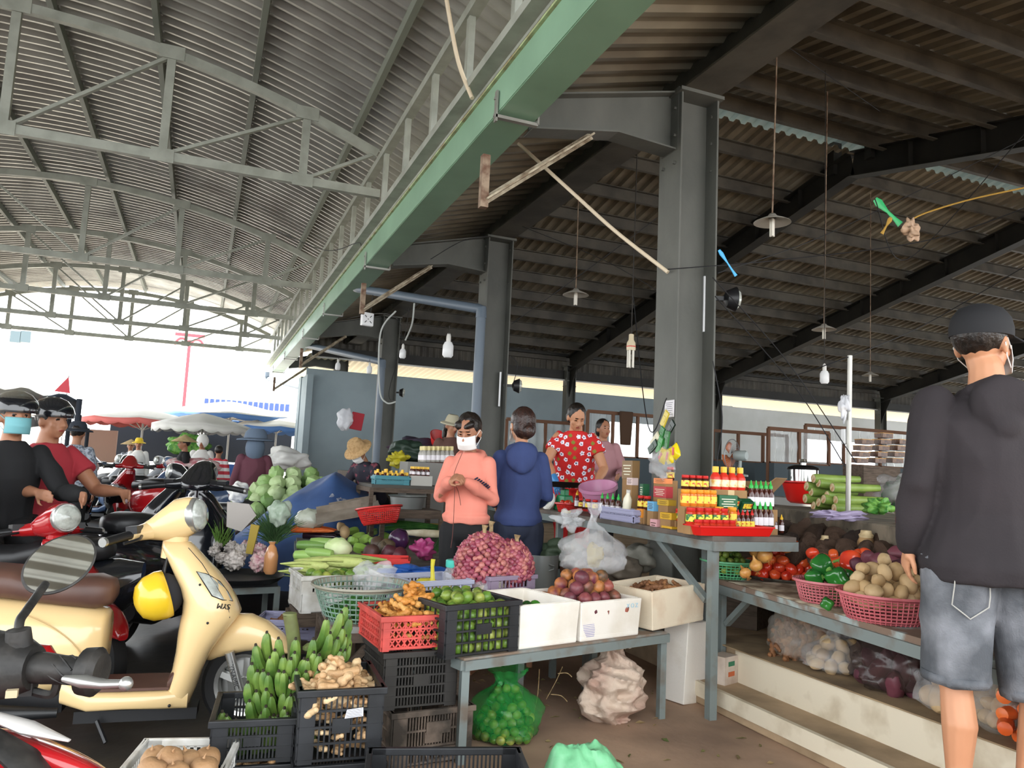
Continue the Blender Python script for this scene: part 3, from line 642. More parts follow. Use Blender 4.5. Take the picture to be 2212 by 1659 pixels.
# bananas
m_ban = mat('green_banana', '#4b6c2b', r=.45, c2='#768f40', sc=14, bump=.05)
m_bst = mat('banana_stalk', '#6f7a45', r=.6, c2='#5b5a38', sc=8, bump=.2)
m_tip = mat('banana_tip', '#2b2418', r=.7)
def banana(b, p, d, up, L=.13, r=.0205):
    """leaves the hand along d and bends towards up"""
    d = V(d).normalized(); up = V(up).normalized(); pts = [V(p)]; n = 7
    for i in range(n): f = i/(n-1); v = (d*(1-.85*f)+up*(.25+1.0*f)).normalized(); pts.append(pts[-1]+v*L/n)
    b.tube(pts+[pts[-1]+v*.012], [.0065, .009, r*.85, r, r*1.02, r, r*.95, r*.72, .006], 6)
    b.tube([pts[-1]+v*.006, pts[-1]+v*.02], [.0075, .005], 5, 1); return pts[-1]+v*.004, v
def bunch(label, loc, rz, stalk, hands, name='banana_bunch'):
    t = thing(name, label, 'bananas', loc, rz)
    b = MB(); b.tube(bez(stalk, 4), .027, 10); b.lathe([(.0, 0), (.029, .002), (.027, .01), (0, .012)], 10, c=V(stalk[-1])-V((0, 0, .004))); b.build('stalk', m_bst, t)
    for (c, d, up, n, spread, L) in hands:
        b = MB(); b.ell(c, (.034, .034, .02), n=8, h=5); h = b.build('hand_crown', m_bst, t); d = V(d).normalized(); up = V(up); side = d.cross(up).normalized()
        for row in range(2):
            for i in range(n):
                f = (i/(n-1)-.5)*spread; dd = d*cos(f)+side*sin(f)*1.1+up*(.1-.35*row); bb = MB()
                e, v = banana(bb, V(c)+side*f*.045-up*.022*row+d*.012*row, dd, up+side*rr(-.1, .1), L*1.3*rr(.9, 1.06)); o = bb.build('banana', [m_ban, m_tip], h, smooth=50)
    return t
K = at(640, 1400, 3.0)
up_ = (.0, -.15, 1)
bunch('big stalk of green bananas standing between the scooter wheel and the crates', (K.x, K.y+.12, 0), 0, [(.0, 0, .1), (.0, 0, .3), (.01, .0, .48), (-.02, .0, .63)],
      [((.07, -.02, .5), (.75, -.5, -.1), up_, 3, 1.0, .15), ((.1, -.01, .44), (.9, -.35, -.3), (.1, -.1, 1), 4, 1.2, .13),
       ((.0, -.05, .42), (-.35, -.8, .1), up_, 4, 1.4, .14), ((-.02, -.07, .36), (-.45, -.8, 0), up_, 4, 1.5, .14), ((.02, -.09, .36), (-.1, -.9, .1), up_, 3, .9, .14), ((-.04, -.07, .31), (-.5, -.7, -.1), up_, 3, 1.0, .13),
       ((.05, -.09, .28), (.1, -.95, .1), up_, 3, 1.0, .14), ((-.02, -.1, .25), (-.35, -.8, -.1), up_, 4, 1.4, .13), ((-.04, -.1, .19), (-.45, -.8, -.2), up_, 4, 1.4, .12), ((-.0, -.12, .18), (-.1, -.9, -.1), up_, 3, 1.0, .12)])
K2 = V((BX.x, BX.y+.17, .225))
bunch('hand of green bananas lying in the black crate at the lower left', (K2.x, K2.y, .2), 0, [(0, .08, .02), (0, .05, .025), (0, .03, .03)], [((-.03, -.02, .015), (-.7, -.6, -.1), up_, 4, 1.0, .1), ((.03, -.03, .015), (.3, -.9, -.1), up_, 4, 1.0, .1)])
# jicama
m_ji = rnd_mat('jicama_skin', ['#a07a55', '#b48d66', '#8d6848'], r=.6, bump=.3, bsc=50)
b = MB(); b.lobe((0, 0, 0), (.055, .055, .048), 5, .05, dimple=.2); b.tube([(0, 0, .043), (.003, 0, .052), (.008, 0, .06)], [.007, .003, .0015], 6)
JI = Kind([b.build('jicama', m_ji)], 'root vegetable')
for px, py, d in ((335, 1640, 2.42), (366, 1642, 2.36), (330, 1665, 2.3), (400, 1650, 2.42), (447, 1640, 2.45), (440, 1662, 2.35), (380, 1672, 2.3)):
    p = at(px, py, d); JI.put(p, (rr(-.4, .4), rr(-.4, .4), rr(0, 6)), 'round brown jicama in the white perforated basket', 'jicamas', rr(.72, .92))
# ---------------- plastic bags
def film(name, c, a=.35, r=.18):
    return mat(name, c, r=r, alpha=a, bump=.5, bsc=22, ior=1.5)
clearfilm = film('clear_film', '#d8d8da', .28); greyfilm = film('grey_film', '#b9b6b4', .42); greenfilm = film('green_film', '#1f9a45', .38, .12); palegreen = film('pale_green_film', '#7fd09a', .7, .3)
darkfilm = film('dark_film', '#4a3d3a', .55); yellowfilm = film('yellow_film', '#d6c93a', .75, .3); whitefilm = film('white_film', '#dcdde2', .7, .3); pinkfilm = film('pink_film', '#c04a86', .75, .3)
def bagmesh(rx, ry, h, neck=.12, nh=.12, seed=0, n=40, wr=.12, lean=0, flare=2.2):
    b = MB(); q = V((seed*5.1, seed*2.3, 0))
    def fn(u, v):
        a = 2*pi*u; z = v*(h+nh)
        if z < h:
            t = z/h; R = (math.sin(pi*min(1, (t*.92+.08)))**.5) if t < .5 else (neck+(1-neck)*sm(1-(t-.5)/.5)**.8)
            if t <= .5: R = min(1, (t/.25+.35)**.5) if t < .25*.65*4 else 1
            R = min(R, 1)
        else: t = (z-h)/nh; R = neck*(1+flare*t*t)
        fold = 1+(.05+.35*max(0, (z/h-.55)))*sin(a*9+seed+3*noise.noise(V((a, z*5, seed))))*(.4 if z < h*.55 else .5)
        p = V((cos(a)*rx*R*fold, sin(a)*ry*R*fold, z)); g = noise.noise(p*14+q)*wr*.12+noise.noise(p*35+q)*wr*.05
        return p*(1+0)+V((cos(a), sin(a), 0))*g+V((lean*v*v, 0, 0))
    b.grid(fn, n, 22, cu=True); b.ell((0, 0, .006), (rx*.62, ry*.62, .006), n=16, h=4)
    return b
def bag(label, m, loc, rx, ry, h, rz=0, contents=None, group=None, name='plastic_bag', **k):
    t = thing(name, label, 'bag', loc, rz, group); bagmesh(rx, ry, h, **k).build('bag_film', m, t, smooth=60)
    return t
p = onz(1107, 1612, 0)
bag('tied green plastic bag full of small limes on the ground under the low table', greenfilm, (p.x, p.y+.1, 0), .165, .15, .27, neck=.34, nh=.05, seed=2, flare=.8, wr=.3)
LS = Kind([dup(LIME.r[0])], 'lime')
for q in heap(p.x, p.y+.1, .145, .13, .01, .0215, 7, zf=1.5, base=1): LS.put(q, None, 'small lime inside the green plastic bag', 'limes in the green bag', .8)
p = at(1280, 1650, 2.75)
b = MB(); b.grid(lambda u, v: ((u-.5)*.36+.02*sin(v*9), (v-.5)*.3, .27*(1-(2*u-1)**4*.9)*(1-.75*(2*v-1)**2)+.035*noise.noise(V((u*6, v*6, 3)))+.015*noise.noise(V((u*17, v*17, 3)))), 40, 30)
t = thing('plastic_bag', 'empty crumpled pale green plastic bag at the bottom edge of the photo', 'bag', (p.x, p.y+.05, .0), D(-14)); b.build('bag_film', palegreen, t, smooth=60)
# sack
sackm = mat('dirty_woven_sack', '#c9b5a3', r=.85, c2='#a88474', sc=6, lo=.42, hi=.72, bump=.5, bsc=60)
p = onz(1342, 1572, 0); t = thing('woven_sack', 'dirty pinkish white woven sack bulging under the low table', 'sack', (p.x, p.y+.12, 0), .3)
b = MB()
def sf(u, v):
    a = 2*pi*u; z = .43*v; R = .17*(min(1, (v/.3+.3)**.5) if v < .45 else (1-.62*sm((v-.45)/.4))); R *= 1+.06*sin(a*5+6*v)+.05*sin(a*3-9*v+1); q = V((cos(a)*R, sin(a)*R*.85, z))
    return q+V((cos(a), sin(a), .3))*(noise.noise(q*11)*.03+.045*(.5-abs(noise.noise(V((q.x*7+q.z*6, q.y*7, q.z*13)))*2))-.02*abs(noise.noise(q*26)))+V((.03*v, 0, 0))
b.grid(sf, 110, 70, cu=True); b.build('sack_cloth', sackm, t, smooth=70)
b = MB(); b.grid(lambda u, v: (.03+cos(2*pi*u)*(.055+.05*v)*(1+.2*sin(9*u*6.28)), sin(2*pi*u)*(.05+.045*v), .4+.05*v-.06*v*v+.02*sin(u*31)), 40, 5, cu=True); b.build('folded_top', sackm, t, smooth=60, solid=.003)
b = MB(); b.tube(bez([(.02+.06*cos(a), .055*sin(a), .36+.006*sin(3*a)) for a in [i*.7 for i in range(10)]], 4), .003, 5); b.build('tie_string', m_straw, t)
# ================================================================ RIGHT-HAND BENCH
BZ = .67
ea, eb = onz(1548, 1250, BZ), onz(1985, 1378, BZ); ev = (eb-ea).normalized(); en = V((-ev.y, ev.x, 0)); en = en if en.x > 0 else -en
ec = eb+ev*1.2; Pb = [ea, ec, ec+en*.42, ea+en*.64]
Pb = [(p.x, p.y) for p in Pb]
lgA = onz(1546, 1478, .0)
table('long worn bench of peeling boards carrying tomatoes, peppers and potatoes', Pb, BZ, mat('peeling_board', '#7b6657', r=.8, c2='#9aa5a2', sc=7, lo=.5, hi=.62, bump=.3), tabsteel, loc=(0, 0, 0),
      legs=[(Pb[0][0]+.02, Pb[0][1]-.03, 0), (Pb[3][0]-.02, Pb[3][1]-.04, .3), (Pb[1][0]+.04, Pb[1][1]+.04, .12)], brace=[((Pb[0][0]+.03, Pb[0][1]-.06, .42), (Pb[0][0]+.04, Pb[0][1]-.28, BZ-.05))], name='display_bench', apron=.05)
b = MB(); b.grid(lambda u, v: (ea+ev*(.15+1.0*u)+en*(-.01+.6*v)+V((0, 0, .004+.006*abs(noise.noise(V((u*9, v*7, 0)))))))[:], 30, 10)
tag(b.build('cardboard_sheet', mat('dirty_card', '#b3a791', r=.85, c2='#6f5e4b', sc=9, lo=.4, hi=.6, bump=.2), smooth=60, solid=.003), 'dirty flattened cardboard lining the top of the bench', 'cardboard')
m_tom = rnd_mat('tomato_skin', ['#c22d18', '#d6452a', '#e0622f', '#b3261a'], r=.22, coat=.3)
b = MB(); b.lobe((0, 0, 0), (.034, .034, .029), 5, .03, dimple=.25); TM1 = b
t1 = b.build('tomato', [m_tom]); 
b = MB(); b.ell((0, 0, 0), (.029, .029, .038), n=14, h=10); t2 = b.build('tomato', m_tom)
TOM = Kind([t1, t2], 'tomato')
tp = onz(1672, 1252, BZ)
tr = thing('round_tray', 'shallow round metal tray under the tomatoes', 'tray', (tp.x+.1, tp.y-.0, BZ+.006))
b = MB(); b.lathe_open([(.0, .002), (.24, .002), (.265, .02), (.272, .02), (.268, .014), (.24, -.003), (0, -.003)], 40); b.build('tray', mat('tray_metal', '#9a9a98', r=.25, m=.9), tr)
for p in heap(tp.x+.1, tp.y, .25, .25, BZ+.012, .033, 5, skip=True, zf=1.2): TOM.put(p, None, 'ripe red tomato heaped on the metal tray', 'tomatoes on the tray', rr(.9, 1.12))
for i, (px, py) in enumerate(((1755, 1195), (1768, 1207), (1800, 1200), (1856, 1200), (1870, 1196), (1700, 1182))):
    p = onX(px, py, 3.22+.02*i); TOM.put(p, None, 'tomato lying loose behind the tray among the peppers and taro', 'loose tomatoes', 1.05)
    b = MB(); b.box((p.x, p.y, (BZ+p.z-.03)/2), (.09, .09, max(.02, p.z-.03-BZ)))
# limes in the small green basket
bp_ = onz(1572, 1248, BZ)
round_basket('round_basket', 'small bright green round basket of little limes at the end of the bench', greenpl, .15, .105, (bp_.x, bp_.y+.0, BZ), rows=6, n=36, taper=.68)
CAL = Kind([dup(LIME.r[0])], 'lime')
for p in heap(bp_.x, bp_.y, .125, .125, BZ+.03, .021, 5, zf=1.4): CAL.put(p, None, 'little green lime in the bright green round basket', 'limes in the green basket', .78)
# peppers
m_gp = mat('green_pepper', '#1f5a24', r=.16, c2='#2d7a2c', sc=5, coat=.4); m_rp = mat('red_pepper', '#c3301c', r=.18, c2='#d9542c', sc=5, coat=.4); m_gs = mat('pepper_stem', '#6f9a45', r=.5)
def mk_pep(m):
    t = thing('bell_pepper', '', 'pepper'); b = MB(); b.lobe((0, 0, 0), (.043, .043, .05), 4, .13, dimple=.3, taper=-.25, n=28, h=14); b.build('flesh', m, t, smooth=80)
    b = MB(); b.tube([(0, 0, .036), (.002, 0, .05), (.012, 0, .066)], [.008, .005, .006], 7); b.lathe([(0, .038), (.016, .04), (.01, .045), (0, .046)], 8); b.build('stem', m_gs, t); return t
GP = Kind([mk_pep(m_gp)], 'pepper'); RP = Kind([mk_pep(m_rp)], 'pepper')
pb = onz(1800, 1312, BZ); pb = pb+V((.06, .09, 0))
round_basket('round_basket', 'dusty pink perforated round basket of green bell peppers', pinkpl, .155, .115, (pb.x, pb.y, BZ), rows=8, n=48, taper=.8)
for i, (x, y, z, r) in enumerate(((-.07, .02, .12, (1.3, .5, .4)), (.0, -.06, .13, (1.4, -.3, 2)), (.04, .05, .15, (1.2, .3, 1)), (.1, -.02, .12, (1.5, 1, .5)), (-.02, .02, .18, (1.9, .1, 0)), (.03, -.05, .07, (1, 1, 1)))):
    GP.put((pb.x+x, pb.y+y, BZ+z), r, 'shiny dark green bell pepper in the dusty pink basket', 'green peppers', rr(.95, 1.15))
for i, (px, py) in enumerate(((1780, 1222), (1808, 1226), (1838, 1215))):
    RP.put(onX(px, py, 3.08), (1.2+i*.3, i, i*2), 'shiny red bell pepper behind the green ones', 'red peppers', 1.25)
    GP.used
p = onX(1787, 1298, 2.72); GP.put((p.x, p.y, BZ+.04), (1.4, .3, 2.2), 'small green pepper lying in front of the pink basket', None, .6)
# potatoes
m_pot = rnd_mat('potato_skin', ['#b39468', '#c4a67c', '#a3845a', '#d0b68e'], r=.65, bump=.2, bsc=40)
ps = []
for i in range(3):
    b = MB(); b.ell((0, 0, 0), (.04, .031, .028), n=14, h=10, jit=.13, seed=i+3); ps.append(b.build('potato', m_pot))
POT = Kind(ps, 'potato')
qb = onz(1935, 1350, BZ)+V((.05, .1, 0))
round_basket('round_basket', 'faded pink round basket heaped with potatoes beside the man', mat('faded_pink_plastic', '#c86a70', r=.5, c2='#b0585f', sc=6), .19, .12, (qb.x, qb.y, BZ), rows=8, n=50, taper=.82)
for p in heap(qb.x, qb.y, .165, .165, BZ+.06, .033, 5, zf=1.25): POT.put(p, None, 'pale brown potato in the faded pink basket', 'potatoes in the basket', rr(.95, 1.2))
# onions
m_on = mat('onion_skin', '#cf9a52', r=.35, c2='#b5763a', sc=3, st=(8, 8, 1), bump=.1)
b = MB(); b.lathe([(0, -.04), (.02, -.037), (.04, -.02), (.046, 0), (.04, .02), (.022, .035), (.01, .05), (.005, .075), (0, .08)], 18)
for i in range(9): a = i*.7; b.tube([(.003*cos(a), .003*sin(a), -.038), (.01*cos(a), .01*sin(a), -.055), (.02*cos(a+.5), .02*sin(a+.5), -.06)], .001, 4)
ON = Kind([b.build('onion', m_on)], 'onion')
for px, py, X_, s, l in ((1637, 1188, 3.05, 1.15, 'large yellow onion at the left top of the tomato heap'), (1652, 1200, 2.98, 1.0, 'yellow onion leaning on the largest onion'), (1698, 1180, 3.2, .9, 'small yellow onion behind the tomato heap'), (1633, 1222, 2.9, .8, 'small dull onion at the left edge of the tomatoes'), (1610, 1238, 2.82, .7, 'reddish onion beside the green basket')):
    ON.put(onX(px, py, X_), (rr(-.5, .5), 3.0+rr(-.4, .4) if s > 1 else rr(-1, 1), rr(0, 6)), l, None, s)
# taro
m_taro = rnd_mat('taro_skin', ['#3a2a20', '#4b382b', '#2d211b'], r=.9, bump=.8, bsc=60); m_cut = mat('cut_root', '#c9b48c', r=.6, c2='#9c8259', sc=20)
ts = []
for i in range(3):
    b = MB(); b.ell((0, 0, 0), (.06, .055, .075), n=18, h=12, jit=.35, seed=i*5+1)
    for k in range(14): a = k*1.1; z = -.05+.008*k; b.tube([(.05*cos(a), .05*sin(a), z), (.075*cos(a+.2), .07*sin(a+.2), z-.012)], .0012, 4)
    ts.append(b.build('taro_root', m_taro))
TARO = Kind(ts, 'root vegetable')
for row, (px0, px1, py0, py1, X_, n, s) in enumerate(((1690, 1960, 1150, 1185, 3.62, 8, 1.25), (1705, 1960, 1178, 1215, 3.42, 7, 1.1), (1720, 1975, 1200, 1240, 3.3, 6, 1.0))):
    for i in range(n):
        f = i/(n-1); p = onX(px0+(px1-px0)*f, py0+(py1-py0)*f+rr(-5, 5), X_); TARO.put(p, (rr(-.6, .6), rr(-.6, .6), rr(0, 6)), 'rough dark brown taro root in the heap behind the tomatoes', 'taro roots', s*rr(.9, 1.15))
for px, py, X_, l, s in ((1871, 1155, 3.5, 'tall cut root with a flat cream top standing in the taro heap', 1.0), (1782, 1165, 3.45, 'dark root with a small ragged cream cut on top', .7)):
    t = thing('cut_root', l, 'root vegetable', onX(px, py+18, X_)); b = MB(); b.lathe([(0, -.06), (.04*s, -.05), (.05*s, -.02), (.045*s, .01), (.036*s, .03)], 16); b.build('root_skin', m_taro if s < 1 else mat('yam_skin', '#a8875c', r=.7, c2='#5f4630', sc=12), t)
    b = MB(); b.lathe([(.036*s, .03), (.04*s, .045), (.03*s, .055), (.028*s, .07), (.0, .072)], 16); b.build('cut_top', m_cut, t)
m_sw = rnd_mat('sweet_potato_skin', ['#5a2f3c', '#6d3a44', '#4a2833'], r=.5, bump=.2)
b = MB(); b.ell((0, 0, 0), (.075, .042, .04), n=14, h=12, jit=.2, seed=4, R=None); SW = Kind([b.build('sweet_potato', m_sw)], 'root vegetable')
for px, py, X_ in ((1880, 1208, 3.12), (1915, 1214, 3.05), (1945, 1225, 2.98), (1955, 1195, 3.2), (1860, 1222, 3.1)): SW.put(onX(px, py, X_), (rr(-.3, .3), rr(-.3, .3), rr(0, 3)), 'purple-skinned sweet potato between the taro and the potatoes', 'sweet potatoes')
# ---------------- bags under the bench on the raised floor
b = MB(); b.prism([(2.9, 4.0), (2.9, -1), (3.6, -1), (3.6, 4.0)], lambda x, y: (x, y, .297), lambda x, y: (x, y, .303)); tag(b.build('floor_sheet', mat('old_flattened_card', '#a38c6c', r=.85, c2='#7b6750', sc=4), smooth=0), 'flattened brown card on the raised floor under the bench', 'cardboard')
def underbag(label, px, py, film_, rx, ry, h, K=None, clabel='', group=None, r=.03, lay=3, seed=1, z=.303, sc=1, wr=.25, dx=0):
    p = onz(px, py, z); p = V((max(p.x, 2.96+rx)+dx, p.y, z)); bag(label, film_, p, rx, ry, h, seed*1.3, seed=seed, neck=.3, nh=.04, wr=wr, flare=1)
    if K:
        for q in heap(p.x, p.y, rx*.85, ry*.85, z+.004, r, lay, zf=1.3): K.put(q, None if K is not GIN else (rr(-.6, .6), rr(-.6, .6), rr(0, 6)), clabel, group, sc)
bp2 = film('smoky_clear_film', '#c9c1b6', .3)
underbag('big clear bag of knobbly ginger under the left end of the bench', 1630, 1425, bp2, .2, .17, .3, GINB, 'dark ginger in the big clear bag under the bench', 'bagged ginger', .03, 5, 3, sc=1.1)
underbag('clear bag of pale round potatoes on the edge of the raised floor', 1700, 1455, clearfilm, .19, .17, .17, POT, 'pale potato in the clear bag on the raised floor', 'bagged potatoes', .034, 3, 5, sc=1.05)
underbag('dark brown plastic bag with shiny creases under the middle of the bench', 1830, 1500, darkfilm, .2, .18, .3, SW, 'purple root inside the dark bag', 'bagged sweet potatoes', .045, 3, 7, wr=.5)
underbag('clear bag of large pale round roots beside the man', 1960, 1550, clearfilm, .17, .15, .25, POT, 'large pale potato in the clear bag beside the man', 'bagged large potatoes', .05, 3, 9, sc=1.6)
underbag('clear bag of pale roots seen between the legs of the man', 2060, 1590, bp2, .14, .13, .22, POT, 'pale root in the bag seen between the legs', 'bagged roots', .035, 3, 11)
m_car = rnd_mat('carrot_skin', ['#e0672b', '#d4581f', '#ee7f3f'], r=.4, bump=.1)
b = MB(); b.tube([(-.09, 0, 0), (-.085, 0, 0), (-.05, 0, 0), (0, 0, 0), (.05, 0, 0), (.09, 0, 0), (.11, 0, 0)], [.008, .02, .023, .021, .016, .009, .002], 12); CAR = Kind([b.build('carrot', m_car)], 'carrot')
p = onz(2160, 1625, .303)
for i in range(22): CAR.put((max(3.02, p.x)+rr(-.02, .16), p.y+rr(-.14, .16), .33+.035*(i//5)), (rr(-.1, .1), rr(-.1, .1), D(20)+rr(-.35, .35)), 'bright orange carrot in the heap behind the man', 'carrots', rr(1.1, 1.4))
# card box and printed bag by the leg
t = thing('printed_carton', 'small white carton with a green and an orange patch beside the bench leg', 'carton', onz(1572, 1470, .0)+V((.0, -.02, 0)), D(20)); t.location.z = .12; t.location.x = 2.84; t.location.y = 3.7
b = MB(); b.box((0, 0, .075), (.13, .1, .15)); b.build('carton', mat('dirty_white_card', '#d6c8ba', r=.8, c2='#b39f8e', sc=6), t, smooth=0)
b = MB(); b.box((.0, -.051, .11), (.06, .002, .025)); b.build('green_patch', mat('green_print', '#3a7a5a', r=.7), t, smooth=0); b = MB(); b.box((.0, -.051, .055), (.06, .002, .025)); b.build('orange_patch', mat('orange_print', '#c0623a', r=.7), t, smooth=0)
t = thing('printed_sack', 'narrow grey sack with black lettering standing behind the bench leg', 'sack', (2.82, 3.93, 0), D(18))
b = MB(); b.box((0, 0, .22), (.1, .06, .44), taper=.9); b.build('sack_cloth', mat('grey_woven', '#8f8a84', r=.8, c2='#6f6a64', sc=20, bump=.2), t, bev=.02)
ink = mat('black_print', '#1c1b1a', r=.7)
for s, z in (('T.NHO G', .33), ('TP.HCM', .27), ('HOA', .2), ('MINH', .12)): text(s, .05 if len(s) < 6 else .035, ink, Matrix.Translation((-.0, -.0315, z)) @ Matrix.Rotation(D(-60), 4, 'Y') @ Matrix.Rotation(pi/2, 4, 'X'), t)
# ================================================================ SAUCE COUNTER
SZ = .95
def sx(px, py, X_): return onY(px, py, 3.53+(X_-2.62)*1.1) if px > 1473 else onX(px, py, X_)
table('long grey metal counter crowded with jars and sauce bottles', [(2.575, 3.46), (3.14, 3.46), (3.14, 3.95), (2.9, 3.95), (2.92, 6.9), (2.575, 6.9)], SZ, mat('counter_board', '#6b5f56', r=.6, c2='#4c443e', sc=6), tabsteel, legs=[(2.6, 3.49, 0), (2.6, 5.4, 0), (2.6, 6.6, 0), (2.86, 3.9, .3), (2.89, 6.6, .3)], brace=[((2.6, 4.02, SZ-.07), (2.6, 3.54, .6))], name='market_counter', lw=.045, apron=.05)
m_glass = mat('dark_sauce', '#4a2018', r=.12, coat=.3); m_red = mat('chili_sauce', '#c2351f', r=.15, coat=.3); m_orj = mat('orange_jar', '#d77a2a', r=.15, coat=.3)
def PM(n, c, **k): return mat(n, c, r=k.pop('r', .35), **k)
lid_r, lid_y, lid_g, lid_o = PM('red_lid', '#c92a26'), PM('yellow_lid', '#e6b62c'), PM('green_lid', '#2f9a4a'), PM('orange_lid', '#e69a2c')
lb_y, lb_g, lb_w, lb_yg = PM('yellow_label', '#e8cf4a', c2='#c4402a', sc=60, lo=.55, hi=.6), PM('green_label', '#1f5a3a', c2='#d9c93a', sc=50, lo=.6, hi=.65), PM('white_label', '#e6e0e4'), PM('yellow_green_label', '#dfe04a', c2='#2b6a3a', sc=35, lo=.48, hi=.52)
def mk_jar(body, lid, label, h=.095, r=.028, nm='sauce_jar'):
    t = thing(nm, '', 'jar'); b = MB(); b.lathe([(r*.85, 0), (r, .006), (r, h*.72), (r*.78, h*.8), (r*.78, h*.86)], 16); b.build('jar_body', body, t)
    b = MB(); b.lathe([(r*.86, h*.8), (r*.9, h*.82), (r*.9, h*.97), (r*.8, h), (0, h)], 16); b.build('lid', lid, t)
    b = MB(); b.lathe_open([(r*1.02, h*.2), (r*1.02, h*.62)], 16); b.build('label_band', label, t); return t
def mk_bottle(body, cap, label, h=.17, r=.024, nm='sauce_bottle', nozzle=True):
    t = thing(nm, '', 'bottle'); b = MB(); b.lathe([(r*.9, 0), (r, .006), (r, h*.5), (r*.75, h*.62), (r*.45, h*.72), (r*.4, h*.8)], 14); b.build('bottle_body', body, t)
    b = MB(); b.lathe([(r*.6, h*.72), (r*.62, h*.82)]+([(r*.35, h*.86), (r*.12, h), (0, h)] if nozzle else [(r*.6, h*.86), (r*.58, h*.97), (0, h*.98)]), 12); b.build('cap', cap, t)
    b = MB(); b.lathe_open([(r*1.03, h*.12), (r*1.03, h*.42)], 14); b.build('label_band', label, t); return t
JA = Kind([mk_jar(m_red, lid_r, lb_yg)], 'jar'); JB = Kind([mk_jar(m_orj, lid_o, lb_y)], 'jar'); JC = Kind([mk_jar(m_glass, lid_r, lb_y, .08, .023)], 'jar')
BG = Kind([mk_bottle(m_glass, PM('bright_green_cap', '#35b04a'), lb_w, .16, .02)], 'bottle'); BR = Kind([mk_bottle(m_glass, lid_y, lb_w, .12, .017)], 'bottle'); BS = Kind([mk_bottle(mat('squeeze_red', '#cf3324', r=.3), lid_y, PM('cream_label', '#f0e2c0', c2='#d9a23a', sc=30), .13, .03, nozzle=False)], 'bottle')
BRn = Kind([mk_bottle(m_glass, lid_r, lb_y, .11, .016)], 'bottle')
m_box = mat('brown_carton', '#a17c52', r=.8, c2='#8c6a45', sc=4)
def row(K, px0, py0, px1, py1, n, X_, label, group, sc=1, support=True, rot=0, sup=None):
    a, c = sx(px0, py0, X_), sx(px1, py1, X_); z = (a.z+c.z)/2
    for i in range(n):
        f = i/(n-1) if n > 1 else .5; p = a.lerp(c, f); K.put((p.x, p.y, z), (0, 0, rr(-.3, .3)), label, group, sc)
    if support and z > SZ+.02:
        q = thing('display_box', 'low cardboard box stepping up the counter under the %s' % group, 'box', ((a.x+c.x)/2, (a.y+c.y)/2, SZ)); alx = px0 > 1473; w = (abs(a.x-c.x) if alx else abs(a.y-c.y))+.05; q.rotation_euler = (0, 0, pi/2 if alx else 0)
        b = MB(); b.box((0, 0, (z-SZ)/2), (.066, w, z-SZ)); b.build('carton', sup or m_box, q, smooth=0)
        b = MB(); b.box((0, 0, (z-SZ)/2), (.0675, w*.2, z-SZ-.002)); b.build('tape_band', PM('packing_tape', '#c9ab78'), q, smooth=0)
row(JA, 1492, 1131, 1562, 1138, 5, 2.66, 'red-lidded chili jar with a yellow and green label, lower full row above the red tray', 'lower red-lid jars')
row(JA, 1508, 1156, 1580, 1158, 6, 2.62, 'red-lidded chili jar standing inside the red tray', 'jars in the red tray', .9, False)
row(JB, 1480, 1093, 1538, 1096, 5, 2.73, 'orange-lidded jar in the second row up', 'orange-lid jars')
row(JC, 1480, 1056, 1522, 1058, 4, 2.8, 'small red-lidded jar with a yellow label in the top row', 'top row small jars')
row(BS, 1545, 1056, 1598, 1060, 4, 2.81, 'red squeeze bottle with a yellow cap at the top of the display', 'red squeeze bottles', 1.05)
row(BG, 1622, 1098, 1664, 1102, 5, 2.78, 'dark sauce bottle with a bright green nozzle, upper row', 'upper green-nozzle bottles', 1.05)
row(BG, 1630, 1140, 1664, 1143, 4, 2.7, 'dark sauce bottle with a bright green nozzle, lower row', 'lower green-nozzle bottles', .95, True)
row(BRn, 1594, 1142, 1624, 1145, 4, 2.66, 'small dark bottle with a red tip and yellow collar', 'red-tip bottles', 1.0, True)
row(BR, 1660, 1150, 1688, 1152, 3, 2.76, 'small bottle with a yellow cap near the taro', 'yellow-cap bottles', .9, True)
row(JA, 1440, 1122, 1466, 1124, 2, 2.66, 'red-lidded jar between the yellow cartons', 'jars between cartons', .75)
row(JB, 1553, 1130, 1581, 1134, 2, 2.675, 'plain orange jar at the right end of the lower jar row', 'plain orange jars', 1.0)
row(JC, 1385, 1100, 1398, 1101, 2, 2.68, 'small yellow-label jar left of the stacked cartons', 'left small jars', 1.1)
row(BG, 1300, 1110, 1335, 1112, 4, 2.64, 'dark bottle with a green nozzle standing in the lavender basket', 'bottles in the basket', .9, False)
row(BR, 1246, 1098, 1262, 1099, 2, 2.64, 'dark round bottle near the red bowl at the left of the counter', 'left dark bottles', 1.1, False)
row(JC, 1255, 1098, 1285, 1102, 3, 2.62, 'small jar with a pale label at the left of the counter', 'left counter jars', .9, False)
row(JC, 1446, 1038, 1450, 1038, 1, 2.85, 'single red-lidded jar on top under the snack bag', 'single top jar', 1.1)
tr = thing('plastic_tray', 'bright red rectangular plastic tray at the counter edge', 'tray', (2.64, 0, SZ)); ta, tb = onY(1499, 1160, 3.51), onY(1655, 1165, 3.51); tr.location = ((ta.x+tb.x)/2, 3.525, SZ); tr.rotation_euler = (0, 0, pi/2); L = abs(ta.x-tb.x)
b = MB(); w = .075; o0 = [(-w*.8, -L/2*.93, .003), (w*.8, -L/2*.93, .003), (w*.8, L/2*.93, .003), (-w*.8, L/2*.93, .003)]; o1 = [(-w, -L/2, .05), (w, -L/2, .05), (w, L/2, .05), (-w, L/2, .05)]
b.add(o0+o1, [(0, 1, 2, 3)]+[(i, (i+1) % 4, 4+(i+1) % 4, 4+i) for i in range(4)]); b.build('tray_body', mat('bright_red_plastic', '#d31f1a', r=.3), tr, solid=.004, smooth=0)
b = MB()
